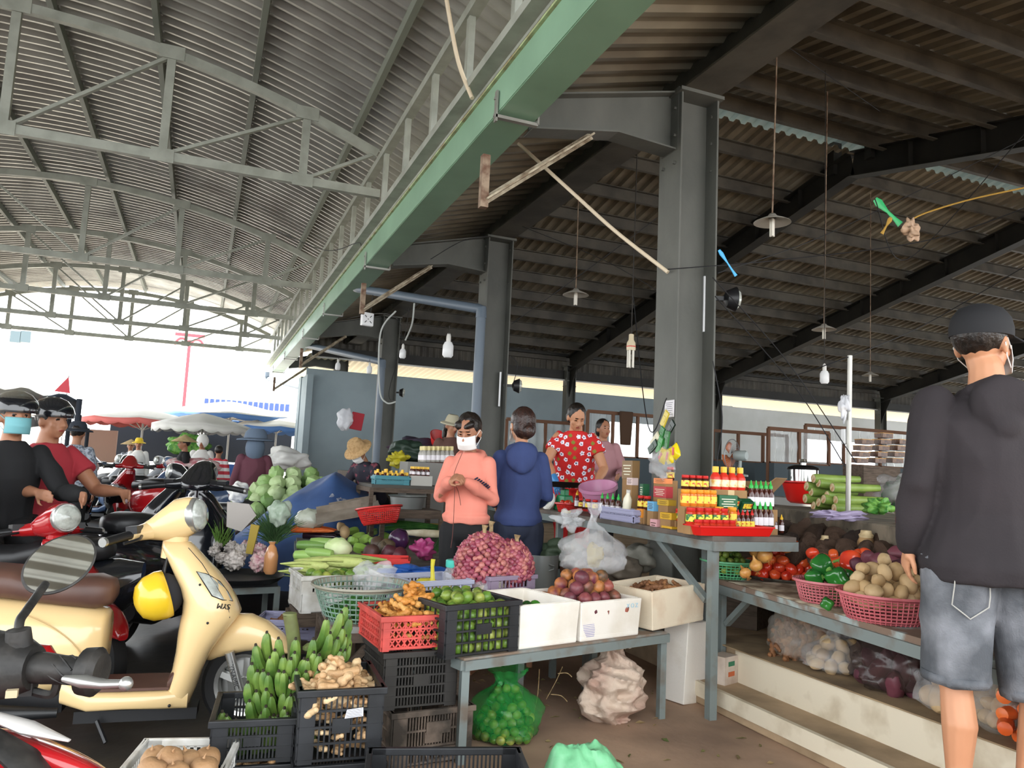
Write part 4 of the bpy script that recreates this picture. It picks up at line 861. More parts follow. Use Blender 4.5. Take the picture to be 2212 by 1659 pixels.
for s in (-1, 1): b.box((s*w, 0, .05), (.012, L+.012, .008)); b.box((0, s*L/2, .05), (2*w, .012, .008))
b.build('rim', mat('bright_red_plastic', '#d31f1a'), tr, smooth=0)
# cartons: (px, py base, X, w, d, h, colour, label)
CT = [(1447, 1155, 2.62, .11, .05, .05, '#d9a92c', 'yellow carton open under green lids at the counter edge'), (1445, 1122, 2.625, .115, .05, .04, '#d9a92c', 'yellow printed carton in the middle of the stack'), (1440, 1092, 2.66, .11, .06, .035, '#caa22e', 'yellow printed carton higher in the stack'),
      (1418, 1152, 2.62, .07, .05, .085, '#d8a3a8', 'pink and red wrapped packs at the counter edge'), (1412, 1104, 2.66, .07, .05, .06, '#6fb0d8', 'small blue box with a white figure'), (1385, 1145, 2.62, .06, .05, .035, '#b8923a', 'flat yellow-brown carton under small bottles'), (1432, 1045, 2.8, .15, .05, .035, '#e88a4a', 'orange foil long box on top of the display'), (1432, 1075, 2.74, .16, .05, .07, '#b8343a', 'red printed packs under the orange box'),
      (1392, 1075, 2.74, .04, .05, .09, '#1f5a3a', 'dark green sauce pack left of the red packs'), (1388, 1118, 2.66, .06, .05, .055, '#d98a2c', 'orange printed box beside the lavender basket'), (1568, 1102, 2.72, .12, .05, .085, '#1f5f3a', 'dark green printed four-pack of cans'), (1545, 1025, 2.86, .02, .03, .03, '#35b04a', 'green bottle tip on top of the display'), (1223, 1108, 2.6, .09, .03, .02, '#e0c02a', 'small bright yellow carton at the left end of the counter'),
      (1362, 1035, 2.84, .15, .06, .13, '#8a6a42', 'brown printed carton behind the pink bucket'), (1366, 1048, 2.78, .07, .05, .05, '#d8c0bc', 'pale packet in front of the brown carton')]
for px, py, X_, w, d, h, c, l in CT:
    p = sx(px, py, X_); t = thing('carton', l, 'box', (p.x, p.y, p.z), rr(-.08, .08)+(pi/2 if px > 1473 else 0)); b = MB(); b.box((0, 0, h/2), (d, w, h)); m = mat('carton_'+c[1:], c, r=.5); b.build('carton_body', m, t, smooth=0, bev=.002)
    b = MB()
    for q in range(4): b.box((-d/2-.0006, 0, h*(.25+.16*q)), (.001, w*(.75 if q % 2 else .55), h*.055))
    b.build('print_lines', mat('print_'+('dark' if sum(lin(c)[:3]) > .9 else 'pale'), '#4a3418' if sum(lin(c)[:3]) > .9 else '#e8e2c8', r=.6), t, smooth=0)
    if p.z > SZ+.02:
        q = thing('display_box', 'hidden carton step under the ' + l, 'box', (p.x, p.y, SZ)); b = MB(); b.box((0, 0, (p.z-SZ)/2), (.05, w*.95, p.z-SZ)); b.build('carton', m_box, q, smooth=0)
for i, px in enumerate((1580, 1608)):
    p = sx(px, 1098+6*i, 2.735); t = thing('sauce_pack', ['upper', 'lower'][i]+' tilted dark green wrapped sauce pack', 'sauce pack', (p.x, p.y, p.z+.03), rot=(D(0), D(-28), pi/2))
    b = MB(); b.box((0, 0, 0), (.05, .09, .075)); b.build('wrapper', mat('dark_green_wrap', '#17472f', r=.3), t, smooth=0, bev=.006); b = MB(); b.box((-.026, 0, .012), (.002, .06, .03)); b.build('yellow_label', lb_y, t, smooth=0); text('DOI CIM', .016, PM('white_print', '#e8ece6'), Matrix.Translation((-.0262, 0, -.018)) @ Matrix.Rotation(-pi/2, 4, 'Z') @ Matrix.Rotation(pi/2, 4, 'X'), t)
# milky bottle, lavender basket
p = sx(1352, 1100, 2.62); t = thing('milk_bottle', 'tall ribbed bottle of white liquid leaning in the lavender basket', 'bottle', (p.x, p.y, SZ+.01), rot=(D(8), 0, 0))
b = MB(); b.lathe([(.024, 0), (.03, .01), (.028, .03), (.03, .04), (.028, .06), (.03, .07), (.028, .09), (.03, .1), (.028, .14), (.014, .17), (.012, .18)], 16); b.build('bottle_body', mat('milky_plastic', '#e2ddc8', r=.3), t); b = MB(); b.lathe([(.014, .18), (.014, .2), (0, .2)], 12); b.build('cap', whitepl, t)
pa, pz = sx(1297, 1130, 2.59), sx(1368, 1138, 2.59)
crate('plastic_basket', 'small lavender basket of sauce bottles at the counter edge', lavpl, abs(pa.y-pz.y), .1, .075, (2.64, (pa.y+pz.y)/2, SZ), -pi/2, style='holes', rows=2, cat='basket', solid_corner=.01)
# bucket, scale, red bowl
pinkb = mat('mauve_pink_plastic', '#c285a5', r=.35)
p = sx(1298, 1056, 2.78); t = thing('bucket', 'dusty pink plastic bucket tilted on the counter', 'bucket', (p.x, p.y, SZ+.03), rot=(D(12), D(-14), 0))
b = MB(); b.lathe_open([(.0, .005), (.085, .005), (.09, .01), (.135, .2), (.145, .2), (.145, .175), (.132, .17), (.086, 0), (0, 0)], 30); b.build('bucket_body', pinkb, t); b = MB(); b.tube([(.14*cos(a), .14*sin(a)*1.04, .19-.05*sin(a)) for a in [pi*i/12 for i in range(13)]], .004, 6); b.build('handle', pinkb, t)
p = sx(1215, 1080, 2.75); t = thing('weighing_scale', 'green spring scale with a round white dial and a dark pan', 'scale', (p.x, p.y, SZ), D(10)); m = mat('scale_green', '#1f7a4a', r=.35)
b = MB(); b.box((.02, 0, .06), (.12, .16, .12), taper=.7); b.box((.02, 0, .14), (.05, .06, .06)); b.build('scale_body', m, t, bev=.01, smooth=0)
b = MB(); b.lathe([(0, 0), (.075, 0), (.078, .01), (.07, .02), (0, .02)], 28, c=(-.055, .1, .06), R=Matrix.Rotation(-pi/2+.3, 3, 'Y')); d_ = b.build('dial', whitepl, t); b = MB(); b.lathe([(.02, 0), (.024, .002), (.02, .004)], 20, c=(-.078, .1, .066), R=Matrix.Rotation(-pi/2+.3, 3, 'Y')); b.build('dial_mark', m, d_)
b = MB(); b.lathe_open([(0, .19), (.12, .19), (.15, .225), (.154, .222), (.12, .183), (0, .183)], 30); b.tube([(0, 0, .16), (0, 0, .19)], .02, 10); b.build('pan', mat('dark_pan', '#2d2725', r=.3, m=.5), t)
p = sx(1225, 1098, 2.66); round_basket('red_bowl', 'red plastic bowl with a handle at the left end of the counter', redcol, .085, .07, (p.x, p.y, SZ), n=60, rows=6, cat='bowl')
for i, (dx, dy) in enumerate(((0, 0), (.03, .03), (-.02, .035))): TOM.put((p.x+dx, p.y+dy, SZ+.065), None, 'reddish item in the red bowl on the counter', 'items in the red bowl', .8)
p = sx(1333, 1068, 2.78); t = thing('cloth_bundle', 'crumpled olive cloth in front of the pink bucket', 'cloth', (p.x, p.y, SZ)); b = MB(); b.ell((0, 0, .05), (.07, .1, .055), n=30, h=16, jit=.9, seed=5, sc=8); b.build('cloth', mat('olive_cloth', '#57503f', r=.9), t)
# ================================================================ CONCRETE COUNTER AND COOKWARE
KZ = 1.045; ka, kb = onz(1660, 1093, KZ), onz(1945, 1140, KZ); kv = (kb-ka).normalized(); kn = V((-kv.y, kv.x, 0)); kn = kn if kn.x > 0 else -kn
conc = mat('stained_cement', '#857a6a', r=.85, c2='#5e574c', sc=6, lo=.4, hi=.62, bump=.4)
t = thing('cement_counter', 'thick stained cement counter behind the taro', 'counter', (ka.x, ka.y, .3)); P = [V((0, 0, 0))-kv*.4, kb-ka+kv*1.5, kb-ka+kv*1.5+kn*.9, kn*.9-kv*.4]
b = MB(); b.prism([(q.x, q.y) for q in P], lambda x, y: (x, y, KZ-.3-.2), lambda x, y: (x, y, KZ-.3)); b.build('slab', conc, t, smooth=0, bev=.01)
b = MB(); P2 = [q+kn*(.04 if i < 2 else -.04) for i, q in enumerate(P)]; b.prism([(q.x, q.y) for q in P2], lambda x, y: (x, y, 0), lambda x, y: (x, y, KZ-.5)); b.build('pale_base', mat('brown_grey_base', '#6f675b', r=.8), t, smooth=0)  # base in one even brown-grey tone
def kz(px, py): return onz(px, py, KZ)
p = kz(1712, 1088)+kn*.15; t = thing('basin', 'large bright red plastic basin on the cement counter', 'basin', p); b = MB(); b.at(sc=(1.25, 1.25, 1.2)).lathe_open([(0, .0), (.13, .006), (.16, .03), (.2, .17), (.235, .18), (.235, .19), (.2, .192), (.188, .18), (.15, .03), (0, .014)], 40); b.build('basin_body', mat('bright_red_plastic', '#d31f1a'), t)
# carton box open
p = kz(1590, 1100)+kn*.25; t = thing('cardboard_box', 'open brown cardboard box behind the sauce bottles', 'box', (p.x-.02, p.y, KZ-.02), D(-60)); cb = mat('cardboard', '#a5815a', r=.85, c2='#94724c', sc=3)
t.location = sx(1600, 1090, 3.35); t.location.z = .98
b = MB(); b.box((0, 0, .1), (.34, .3, .2)); b.build('box_body', cb, t, smooth=0); 
for k_, (a, c, dd, e) in enumerate((((-.17, -.15, .2), (.17, -.15, .2), (.14, -.33, .25), (-.14, -.3, .25)), ((-.17, .15, .2), (.17, .15, .2), (.15, .3, .27), (-.15, .3, .27)), ((-.17, -.15, .2), (-.17, .15, .2), (-.3, .13, .28), (-.3, -.13, .28)), ((.17, -.15, .2), (.17, .15, .2), (.28, .1, .3), (.28, -.12, .3)))):
    b = MB(); b.add([a, c, dd, e], [(0, 1, 2, 3)]); b.build('flap', cb, t, smooth=0, solid=.004)
b = MB(); b.box((0, .3, -.2), (.5, .5, .36)); 
t = thing('crate_stand', 'dark stand under the open cardboard box', 'stand', (t.location.x, t.location.y, .3), D(-60)); b = MB(); b.box((0, 0, .34), (.36, .32, .68)); b.build('stand_body', oldwood, t, smooth=0)
# taro stems
m_stm = mat('stem_green', '#9aae5a', r=.45, c2='#6f8a3a', sc=3, st=(1, 1, 1), bump=.1); m_end = mat('stem_end', '#e0cfa8', r=.5, c2='#c48a5a', sc=30)
for i, (px, py) in enumerate(((1757, 1034), (1768, 1043), (1798, 1053), (1742, 1050), (1752, 1062), (1786, 1070), (1739, 1077), (1768, 1085), (1805, 1080), (1779, 1078), (1802, 1098), (1757, 1092))):
    p = onX(px, py, kz(1740, 1100).x+.12+.02*(i % 3)); t = thing('leaf_stem', 'thick pale green stalk in the pile, round cut end towards the viewer', 'stalk', p, 0, 'green stalks'); d = V((.75, -.15, -.08 if i % 2 else .02)).normalized()
    b = MB(); b.tube([(0, 0, 0), d*.03, d*.14, d*.42], [.038, .042, .036, .028], 12); b.build('stalk', m_stm, t)
    b = MB(); b.tube([d*-.004, d*-.001], [.02, .034], 12); b.build('cut_end', m_end, t)
def softbag(label, film_, p, r, seed=0, group=None, jit_=.5, flat=False, rz=0, inner=None, sc=4, name='plastic_bag'):
    t = thing(name, label, 'bag', p, rz, group); b = MB(); b.ell((0, 0, r[2]), r, n=36, h=22, jit=jit_, seed=seed, sc=sc); b.build('bag_film', film_, t, smooth=75)
    if inner: b = MB(); b.ell((0, 0, r[2]*.85), tuple(x*.78 for x in r), n=24, h=14, jit=jit_, seed=seed+3, sc=6); b.build('contents', inner, t, smooth=70)
    return t
m_veg = mat('leafy_green', '#3c7a2f', r=.5, c2='#77a84a', sc=18, lo=.4, hi=.6, bump=.8, bsc=35); m_dveg = mat('dark_leafy_green', '#1f4429', r=.6, c2='#33603a', sc=16, bump=.8, bsc=30); m_corn = mat('corn_kernels', '#e0cd8a', r=.5, c2='#c9ae5a', sc=60, bump=.6, bsc=90)
softbag('clear bag of dark leafy greens on the cement counter', greyfilm, kz(1880, 1100)+kn*.3, (.24, .18, .17), 2, inner=m_dveg); softbag('mauve translucent bag behind the green stalks', film('mauve_film', '#b9a3b8', .5), kz(1838, 1075)+kn*.5, (.22, .13, .12), 4)
softbag('bright green leafy bag at the front of the cement counter', m_veg, kz(1868, 1110)+kn*.1, (.1, .08, .06), 6, jit_=.9, name='greens_bag'); softbag('clear bag of pale yellow corn kernels', clearfilm, kz(1925, 1105)+kn*.1, (.06, .05, .09), 8, inner=m_corn); softbag('crumpled lilac plastic under the green stalks', film('lilac_film', '#b7a9c9', .6), kz(1800, 1122)+kn*.04, (.16, .05, .025), 9, jit_=1.2)
softbag('crumpled white plastic at the right end of the cement counter', whitefilm, kz(1945, 1125)+kn*.1, (.06, .05, .05), 12, jit_=1.2)
b = MB(); b.box((0, 0, .02), (.4, .12, .04)); t = thing('plastic_tray', 'maroon tray at the right end of the cement counter', 'tray', kz(1950, 1135)+kn*.1, math.atan2(kv.y, kv.x)); b.build('tray_body', mat('maroon_plastic', '#7d2f2c', r=.4), t, bev=.004)
# pressure cooker and fan on the back shelf
p = onX(1735, 1046, 6.3); t = thing('electric_cooker', 'shiny steel pressure cooker with a black lid behind the red basin', 'cooker', (p.x, p.y, p.z-.04)); chrome = mat('polished_steel', '#cfcfcc', r=.08, m=1); blk = mat('black_gloss', '#141416', r=.25)
b = MB(); b.lathe([(.15, 0), (.16, .01), (.16, .2), (.15, .2)], 32); b.build('cooker_body', chrome, t); b = MB(); b.lathe([(.17, .2), (.175, .21), (.17, .225), (.1, .25), (0, .255)], 32); b.build('lid', blk, t); b = MB(); b.lathe([(.03, .25), (.03, .28), (.045, .29), (.04, .32), (0, .32)], 16); b.build('lid_knob', chrome, t); b = MB(); b.lathe([(.13, -.12), (.14, -.1), (.165, -.02), (.165, .03), (.16, .035)], 32); b.build('base_ring', blk, t); b = MB(); b.tube([(.16, 0, .12), (.22, 0, .14), (.22, 0, .06), (.16, 0, .05)], .012, 8); b.build('side_handle', blk, t)
cz = t.location.z-.12
t2 = thing('back_shelf', 'pale back shelf under the cooker and the fan', 'shelf', (p.x+.1, p.y+.5, .3)); b = MB(); b.box((0, 0, (cz-.3)/2), (.5, 2.4, cz-.3)); b.build('shelf_body', mat('pale_cloth_cover', '#b5b3ae', r=.8), t2, smooth=0)
p = onX(1600, 985, 5.9); fx = -RGT*.72+FWD*.69; t = thing('electric_fan', 'table fan with an orange blade disc and a grey motor, seen from behind', 'fan', (p.x-.12, p.y, p.z), rot=(0, 0, math.atan2(fx.y, fx.x)), rz=0); R = Matrix.Rotation(pi/2, 3, 'Y'); org = mat('orange_blades', '#b8602c', r=.4); gw = mat('guard_wire', '#8d8f92', r=.4, m=.5)
b = MB()
for i in range(40): a = 2*pi*i/40; b.tube([R @ V((.03*cos(a), .03*sin(a), 0)), R @ V((.12*cos(a), .12*sin(a), -.03)), R @ V((.19*cos(a), .19*sin(a), .0)), R @ V((.12*cos(a), .12*sin(a), .05))], .0013, 4, cap=False)
b.tube([R @ V((.19*cos(2*pi*i/32), .19*sin(2*pi*i/32), 0)) for i in range(32)], .005, 6, closed=True); b.build('guard', gw, t)
for k_ in range(3):
    b = MB(); a0 = k_*2*pi/3; b.grid(lambda u, v: (R @ V(((.03+.13*v)*cos(a0+1.6*u), (.03+.13*v)*sin(a0+1.6*u), .02+.03*u)))[:], 10, 4); b.build('blade', org, t, solid=.003, smooth=60)
b = MB(); b.tube([(-.03, 0, 0), (-.05, 0, 0), (-.16, 0, -.0), (-.18, 0, 0)], [.05, .062, .06, .045], 18); b.build('motor', mat('grey_motor', '#9aa3a0', r=.4), t); b = MB(); b.tube([(-.1, 0, -.05), (-.1, 0, -.22)], .018, 10); b.lathe([(.11, -.24), (.11, -.22), (.03, -.2)], 20, c=(-.08, 0, 0)); b.build('stand', mat('grey_motor', '#9aa3a0'), t)
# ================================================================ PEOPLE
def skinm(n, c, c2): return mat(n, c, r=.5, c2=c2, sc=6, lo=.3, hi=.8)
sk1, sk2 = skinm('skin_warm', '#c08a68', '#b37c5b'), skinm('skin_tan', '#a8765a', '#94644a')
m_hair = mat('black_hair', '#17120f', r=.38, c2='#241b16', sc=60, st=(1, 1, .15), bump=.4, bsc=90)
m_lip = mat('lips', '#8d4038', r=.4); m_eye = mat('dark_eye', '#1c1411', r=.2); m_brow = mat('brow', '#2a1c16', r=.7)
def limb(b, pts, rs, n=12):
    b.tube(pts, list(rs), n)
    for p, r in zip(pts, rs): b.ell(p, r*.995 if not isinstance(r, tuple) else min(r), n=n, h=8)
def hand(b, w, d, nrm, side, curl=.5, s=1.0, spread=.12, thumb=.9):
    """palm + four unequal fingers + thumb; d = direction of the hand, nrm = back of the hand, side = +1 if the thumb is towards d x nrm"""
    d = V(d).normalized(); nrm = V(nrm); nrm = (nrm-d*nrm.dot(d)).normalized(); t = d.cross(nrm)*side
    b.tube([w, w+d*.03*s, w+d*.06*s, w+d*.088*s], [(.024*s, .017*s), (.032*s, .014*s), (.04*s, .013*s), (.037*s, .011*s)], 12, up=nrm)
    b.ell(w+d*.03*s+t*.022*s, (.02*s,)*3, n=8, h=6)
    for k, L in enumerate((.068, .076, .07, .055)):
        off = t*(.029-.0195*k)*s; p = w+d*.084*s+off; q = d.copy(); dd = (d+t*spread*(1.5-k)*.5).normalized(); pts = [p-dd*.01*s]; a = 0
        for seg, f in enumerate((.45, .32, .23)):
            a += curl*(.55, .9, .6)[seg]; v = dd*cos(a)-nrm*sin(a); pts.append(pts[-1]+v*L*f*s)
        b.tube(pts, [.0088*s, .0085*s, .0078*s, .006*s], 8)
        for u, r in zip(pts, (.0088, .0086, .0079, .0066)): b.ell(u, r*s, n=8, h=6)
    p = w+d*.022*s+t*.026*s; a = thumb; v = (d*cos(a)+t*sin(a)-nrm*.25*curl).normalized(); q = p+v*.04*s; v2 = (d*.9+t*.25-nrm*.5*curl).normalized()
    limb(b, [p, q, q+v2*.032*s], [.012*s, .0105*s, .0075*s], 8)
def paint(o, spots):
    me = o.data
    for p in me.polygons:
        c = p.center
        for (q, r, k) in spots:
            e = c-q
            if (e.x/r[0])**2+(e.y/r[1])**2+(e.z/r[2])**2 < 1: p.material_index = k; break
def folds(o, amp, sc, seed=0, st=(1, 1, .6)):
    me = o.data; q = V((seed*3.7, seed, 0)); n_ = len(me.vertices); co_ = [0]*(3*n_); no_ = [0]*(3*n_)
    me.vertices.foreach_get('co', co_); me.vertices.foreach_get('normal', no_)
    for i in range(0, 3*n_, 3):
        n = (.6-2*abs(noise.noise(V((co_[i]*st[0], co_[i+1]*st[1], co_[i+2]*st[2]))*sc+q)))*amp
        co_[i] += no_[i]*n; co_[i+1] += no_[i+1]*n; co_[i+2] += no_[i+2]*n
    me.vertices.foreach_set('co', co_); me.update()
def lerp(a, b, t): return V(a).lerp(V(b), t)
def person(label, pos, face, h, skin=sk1, top=None, sleeve='long', bottom=None, bl='pants', hair='short', pose=None, hy=0, hp=0, vox=.0055, mask=None, lean=0, fat=1.0, hood=False, hands=('open', 'open'), cap=None, hairm=None, shoes=True, faceful=False, group=None, flip=False, hem=.46, longhem=0):
    """local frame: x right, y forward, z up; joints in metres for height h"""
    t = thing('person', label, 'person', pos, face, group); s = h/1.7
    J = dict(pel=(0, 0, .92), chest=(0, .0, 1.22), nb=(0, -.01, 1.43), hc=(0, .02, 1.585), sL=(-.155, -.01, 1.365), sR=(.155, -.01, 1.365), eL=(-.22, -.03, 1.1), eR=(.22, -.03, 1.1), wL=(-.23, .04, .86), wR=(.23, .04, .86),
             hL=(-.09, 0, .9), hR=(.09, 0, .9), kL=(-.1, .02, .48), kR=(.1, .02, .48), aL=(-.1, -.02, .08), aR=(.1, -.02, .08))
    J.update(pose or {}); J = {k: V(v)*s for k, v in J.items()}
    if lean:
        Rl = Matrix.Rotation(-lean, 3, 'X')
        for k in ('chest', 'nb', 'hc', 'sL', 'sR', 'eL', 'eR', 'wL', 'wR'):
            if k in (pose or {}) and k[0] in 'ew': continue
            J[k] = J['pel']+Rl @ (J[k]-J['pel'])
    F = fat
    HM = Matrix.Rotation(hy, 3, 'Z') @ Matrix.Rotation(hp-lean*.5, 3, 'X'); hc = J['hc']; hs = s*1.0
    def hp_(x, y, z): return hc+HM @ V((x*hs, y*hs, z*hs))
    b = MB()
    b.ell(hc+HM @ V((0, -.012*hs, .02*hs)), (.074*hs, .092*hs, .098*hs), R=HM, n=24, h=16); b.ell(hp_(0, .022, -.045), (.056*hs, .062*hs, .068*hs), R=HM, n=20, h=12)
    b.ell(hp_(0, .05, -.095), (.022*hs, .022*hs, .016*hs), R=HM); b.ell(hp_(-.04, .055, -.03), (.022*hs, .02*hs, .024*hs), R=HM, n=8, h=6); b.ell(hp_(.04, .055, -.03), (.022*hs, .02*hs, .024*hs), R=HM, n=8, h=6)
    b.tube([hp_(0, .076, .02), hp_(0, .09, -.008), hp_(0, .103, -.03), hp_(0, .088, -.04)], [.008*hs, .01*hs, .014*hs, .011*hs], 8); b.ell(hp_(.013, .088, -.033), .009*hs, n=6, h=5); b.ell(hp_(-.013, .088, -.033), .009*hs, n=6, h=5)
    b.ell(hp_(0, .08, -.062), (.022*hs, .012*hs, .009*hs), R=HM, n=8, h=6); b.ell(hp_(0, .076, .032), (.05*hs, .012*hs, .009*hs), R=HM, n=10, h=6)
    for q in (-1, 1): b.ell(hp_(q*.077, -.012, -.015), (.01*hs, .02*hs, .033*hs), R=HM @ Matrix.Rotation(q*.3, 3, 'Z'), n=10, h=8); b.ell(hp_(q*.032, .066, .008), (.015*hs, .012*hs, .01*hs), n=8, h=6)
    limb(b, [J['nb'], lerp(J['nb'], hc, .45)+V((0, -.005, 0)), hp_(0, -.015, -.05)], [.056*s*F, .05*s*F, .05*s])
    P, C, N = J['pel'], J['chest'], J['nb']
    b.loft([[c+V((cos(a)*rx*s*F, sin(a)*ry*s*F, 0)) for a in [2*pi*i/20 for i in range(20)]] for c, rx, ry in ((P-V((0, 0, .06*s)), .13, .1), (P, .155, .115), (lerp(P, C, .45), .125, .095), (C, .15, .11), (lerp(C, N, .55), .16, .1), (lerp(C, N, .85), .11, .075), (N, .06, .055))])
    for S in 'LR':
        limb(b, [J['s'+S], lerp(J['s'+S], J['e'+S], .45), J['e'+S]], [.052*s*F, .046*s*F, .037*s*F]); limb(b, [J['e'+S], lerp(J['e'+S], J['w'+S], .35), J['w'+S]], [.037*s*F, .038*s*F, .024*s])
        limb(b, [J['h'+S], lerp(J['h'+S], J['k'+S], .4), J['k'+S]], [.088*s*F, .078*s*F, .052*s]); k_, a_ = J['k'+S], J['a'+S]
        limb(b, [k_, lerp(k_, a_, .3)-V((0, .018*s, 0)), lerp(k_, a_, .62), a_], [.048*s, .054*s, .04*s, .031*s])
        if not shoes or True: b.loft([[a_+V((x*s, y*s, z*s)) for x, z in ((-.03, -.07), (.03, -.07), (.028, -.03+zt), (0, -.01+zt), (-.028, -.03+zt))] for y, zt in ((-.05, .02), (.02, .02), (.1, -.01), (.15, -.03))])
        w = J['w'+S]; d = (w-J['e'+S]).normalized(); hd = hands[0 if S == 'L' else 1]
        if hd == 'open': hand(b, w, d+V((0, .1, -.2)), V((-1 if S == 'L' else 1, 0, .1)), 1 if S == 'R' else -1, .45, s*.95)
        elif isinstance(hd, tuple): hand(b, w, hd[0], hd[1], hd[2], hd[3], s*.95)
    o = b.build('body', [skin, m_lip, m_eye, m_brow], t, remesh=vox, sm=3); bake(o)
    sp = []
    for q in (-1, 1): sp += [(hp_(q*.032, .08, .006), (.014*hs, .02*hs, .0055*hs), 2), (hp_(q*.033, .084, .026), (.021*hs, .02*hs, .0055*hs), 3)]
    sp.append((hp_(0, .09, -.062), (.022*hs, .018*hs, .009*hs), 1)); paint(o, sp)
    if top:
        b = MB(); g = .014*s
        z0 = hem*1.7 if False else None
        pz = P-V((0, 0, longhem*s))
        hw = 1.13 if hood and longhem > 0 else 1.07 if hood else 1
        rings = ((pz-V((0, 0, .05*s)), .17*hw, .13*hw), (pz+V((0, 0, .0*s)), .184*hw, .14*hw), (lerp(P, C, .35), .168, .13), (C, .178, .132), (lerp(C, N, .5), .172, .12), (lerp(C, N, .78), .125, .09), (N+V((0, 0, .005)), .075, .07))
        b.loft([[c+V((cos(a)*rx*s*F, sin(a)*ry*s*F, 0)) for a in [2*pi*i/24 for i in range(24)]] for c, rx, ry in rings])
        for S in 'LR':
            sh, e, w = J['s'+S], J['e'+S], J['w'+S]
            if sleeve == 'long': limb(b, [sh, lerp(sh, e, .5), e, lerp(e, w, .5), lerp(e, w, .86), lerp(e, w, .97)], [.062*s*F, .06*s*F, .054*s*F, .05*s*F, .043*s, .036*s])
            elif sleeve == 'short': b.tube([lerp(C, sh, .6), sh, lerp(sh, e, .25), lerp(sh, e, .52)], [.05*s*F, .062*s*F, .064*s*F, .068*s*F], 14)
        if hood:
            b.tube([N+V((cos(a)*.082*s, -.02*s+sin(a)*.072*s, (-.02-.035*sin(a))*s)) for a in [2*pi*i/14 for i in range(14)]], .026*s, 8, closed=True)
            b.ell(N+V((0, -.105*s, -.06*s)), (.105*s, .05*s, .1*s), n=16, h=10); b.ell(N+V((0, -.13*s, -.12*s)), (.05*s, .035*s, .05*s), n=12, h=8)
        so = bake(b.build('top_garment', top if isinstance(top, list) else [top], t, remesh=.0085, sm=2)); folds(so, .011*s, 7, h)
        if faceful: pass
    if bottom:
        b = MB(); e1 = {'pants': .97, 'shorts': 1.0}.get(bl, 1)
        b.ell(P+V((0, -.0, -.02*s)), (.17*s*F, .13*s*F, .1*s), n=20, h=12); b.tube([P+V((0, 0, .0)), P+V((0, 0, .06*s))], [.165*s*F, .155*s*F], 24, flat=.75, up=(0, 1, 0))
        for S in 'LR':
            H_, k_, a_ = J['h'+S], J['k'+S], J['a'+S]
            if bl == 'pants': limb(b, [H_, lerp(H_, k_, .5), k_, lerp(k_, a_, .5), lerp(k_, a_, .93)], [.108*s*F, .09*s*F, .066*s, .06*s, .055*s])
            elif bl == 'shorts': b.tube([H_, lerp(H_, k_, .25), lerp(H_, k_, .6), lerp(H_, k_, .98)], [.112*s*F, .108*s*F, .098*s*F, .094*s*F], 20)
        po = bake(b.build('shorts' if bl == 'shorts' else 'trousers', bottom, t, remesh=.008, sm=2)); folds(po, .008*s, 8, 3)
    hm = hairm or m_hair; b = MB()
    if hair != 'none':
        b.ell(hp_(0, -.028, .035), (.084*hs, .094*hs, .095*hs), R=HM, n=20, h=14)
        if hair in ('bun', 'tail', 'long'):
            b.ell(hp_(0, -.055, -.02), (.08*hs, .07*hs, .08*hs), R=HM, n=16, h=10)
            if hair == 'bun': b.ell(hp_(0, -.1, -.045), (.045*hs, .04*hs, .045*hs), n=14, h=10)
            if hair == 'tail': b.tube([hp_(0, -.1, -.04), hp_(0, -.12, -.1), hp_(.01, -.11, -.17), hp_(.015, -.1, -.21)], [.04*hs, .04*hs, .028*hs, .008*hs], 10)
        if hair == 'fringe':
            b.ell(hp_(0, -.05, -.02), (.082*hs, .07*hs, .085*hs), R=HM, n=16, h=10); b.ell(hp_(-.03, .055, .06), (.045*hs, .03*hs, .022*hs), R=HM @ Matrix.Rotation(.5, 3, 'Y'), n=12, h=8); b.ell(hp_(.04, .045, .055), (.04*hs, .03*hs, .03*hs), R=HM @ Matrix.Rotation(-.7, 3, 'Y'), n=12, h=8); b.tube([hp_(0, -.1, -.03), hp_(.01, -.11, -.1), hp_(.01, -.1, -.13)], [.03*hs, .028*hs, .012*hs], 8)
        ho = bake(b.build('hair', hm, t, remesh=.006, sm=2)); folds(ho, .004, 30, 1, (1, 1, .2))
    if mask:
        b = MB(); b.grid(lambda u, v: hp_(sin((u-.5)*2.3)*.074, .012+cos((u-.5)*2.3)*.088*(1+.22*(1-abs(2*v-1))), -.102+.095*v)[:], 16, 10); mo = b.build('face_mask', mask, t, solid=.002, smooth=70)
        b = MB()
        for q in (-1, 1): b.tube([hp_(q*.068, .045, -.02), hp_(q*.083, -.01, .01), hp_(q*.086, -.03, -.01), hp_(q*.08, -.01, -.05), hp_(q*.066, .045, -.085)], .002, 5)
        b.build('ear_loops', mask, t)
    if cap:
        b = MB(); b.loft([[hp_(cos(a)*.091*g, -.012+sin(a)*.108*g, z) for a in [2*pi*i/24 for i in range(24)]] for z, g in ((.02, 1.02), (.05, 1.03), (.085, .95), (.115, .72), (.13, .35), (.133, .03))]); b.build('cap', cap, t, smooth=60, solid=.003)
        b = MB(); b.grid(lambda u, v: hp_(sin((u-.5)*2.4)*(.085+.02*v), .07*cos((u-.5)*2.4)+.085*v*cos((u-.5)*2)+.015, .04-.02*v-.02*(2*u-1)**2)[:], 14, 5); b.build('cap_peak', cap, t, solid=.004, smooth=60)
    return t, J, hp_
wf = math.atan2(FWD.y, FWD.x)-pi/2   # facing away from the viewer
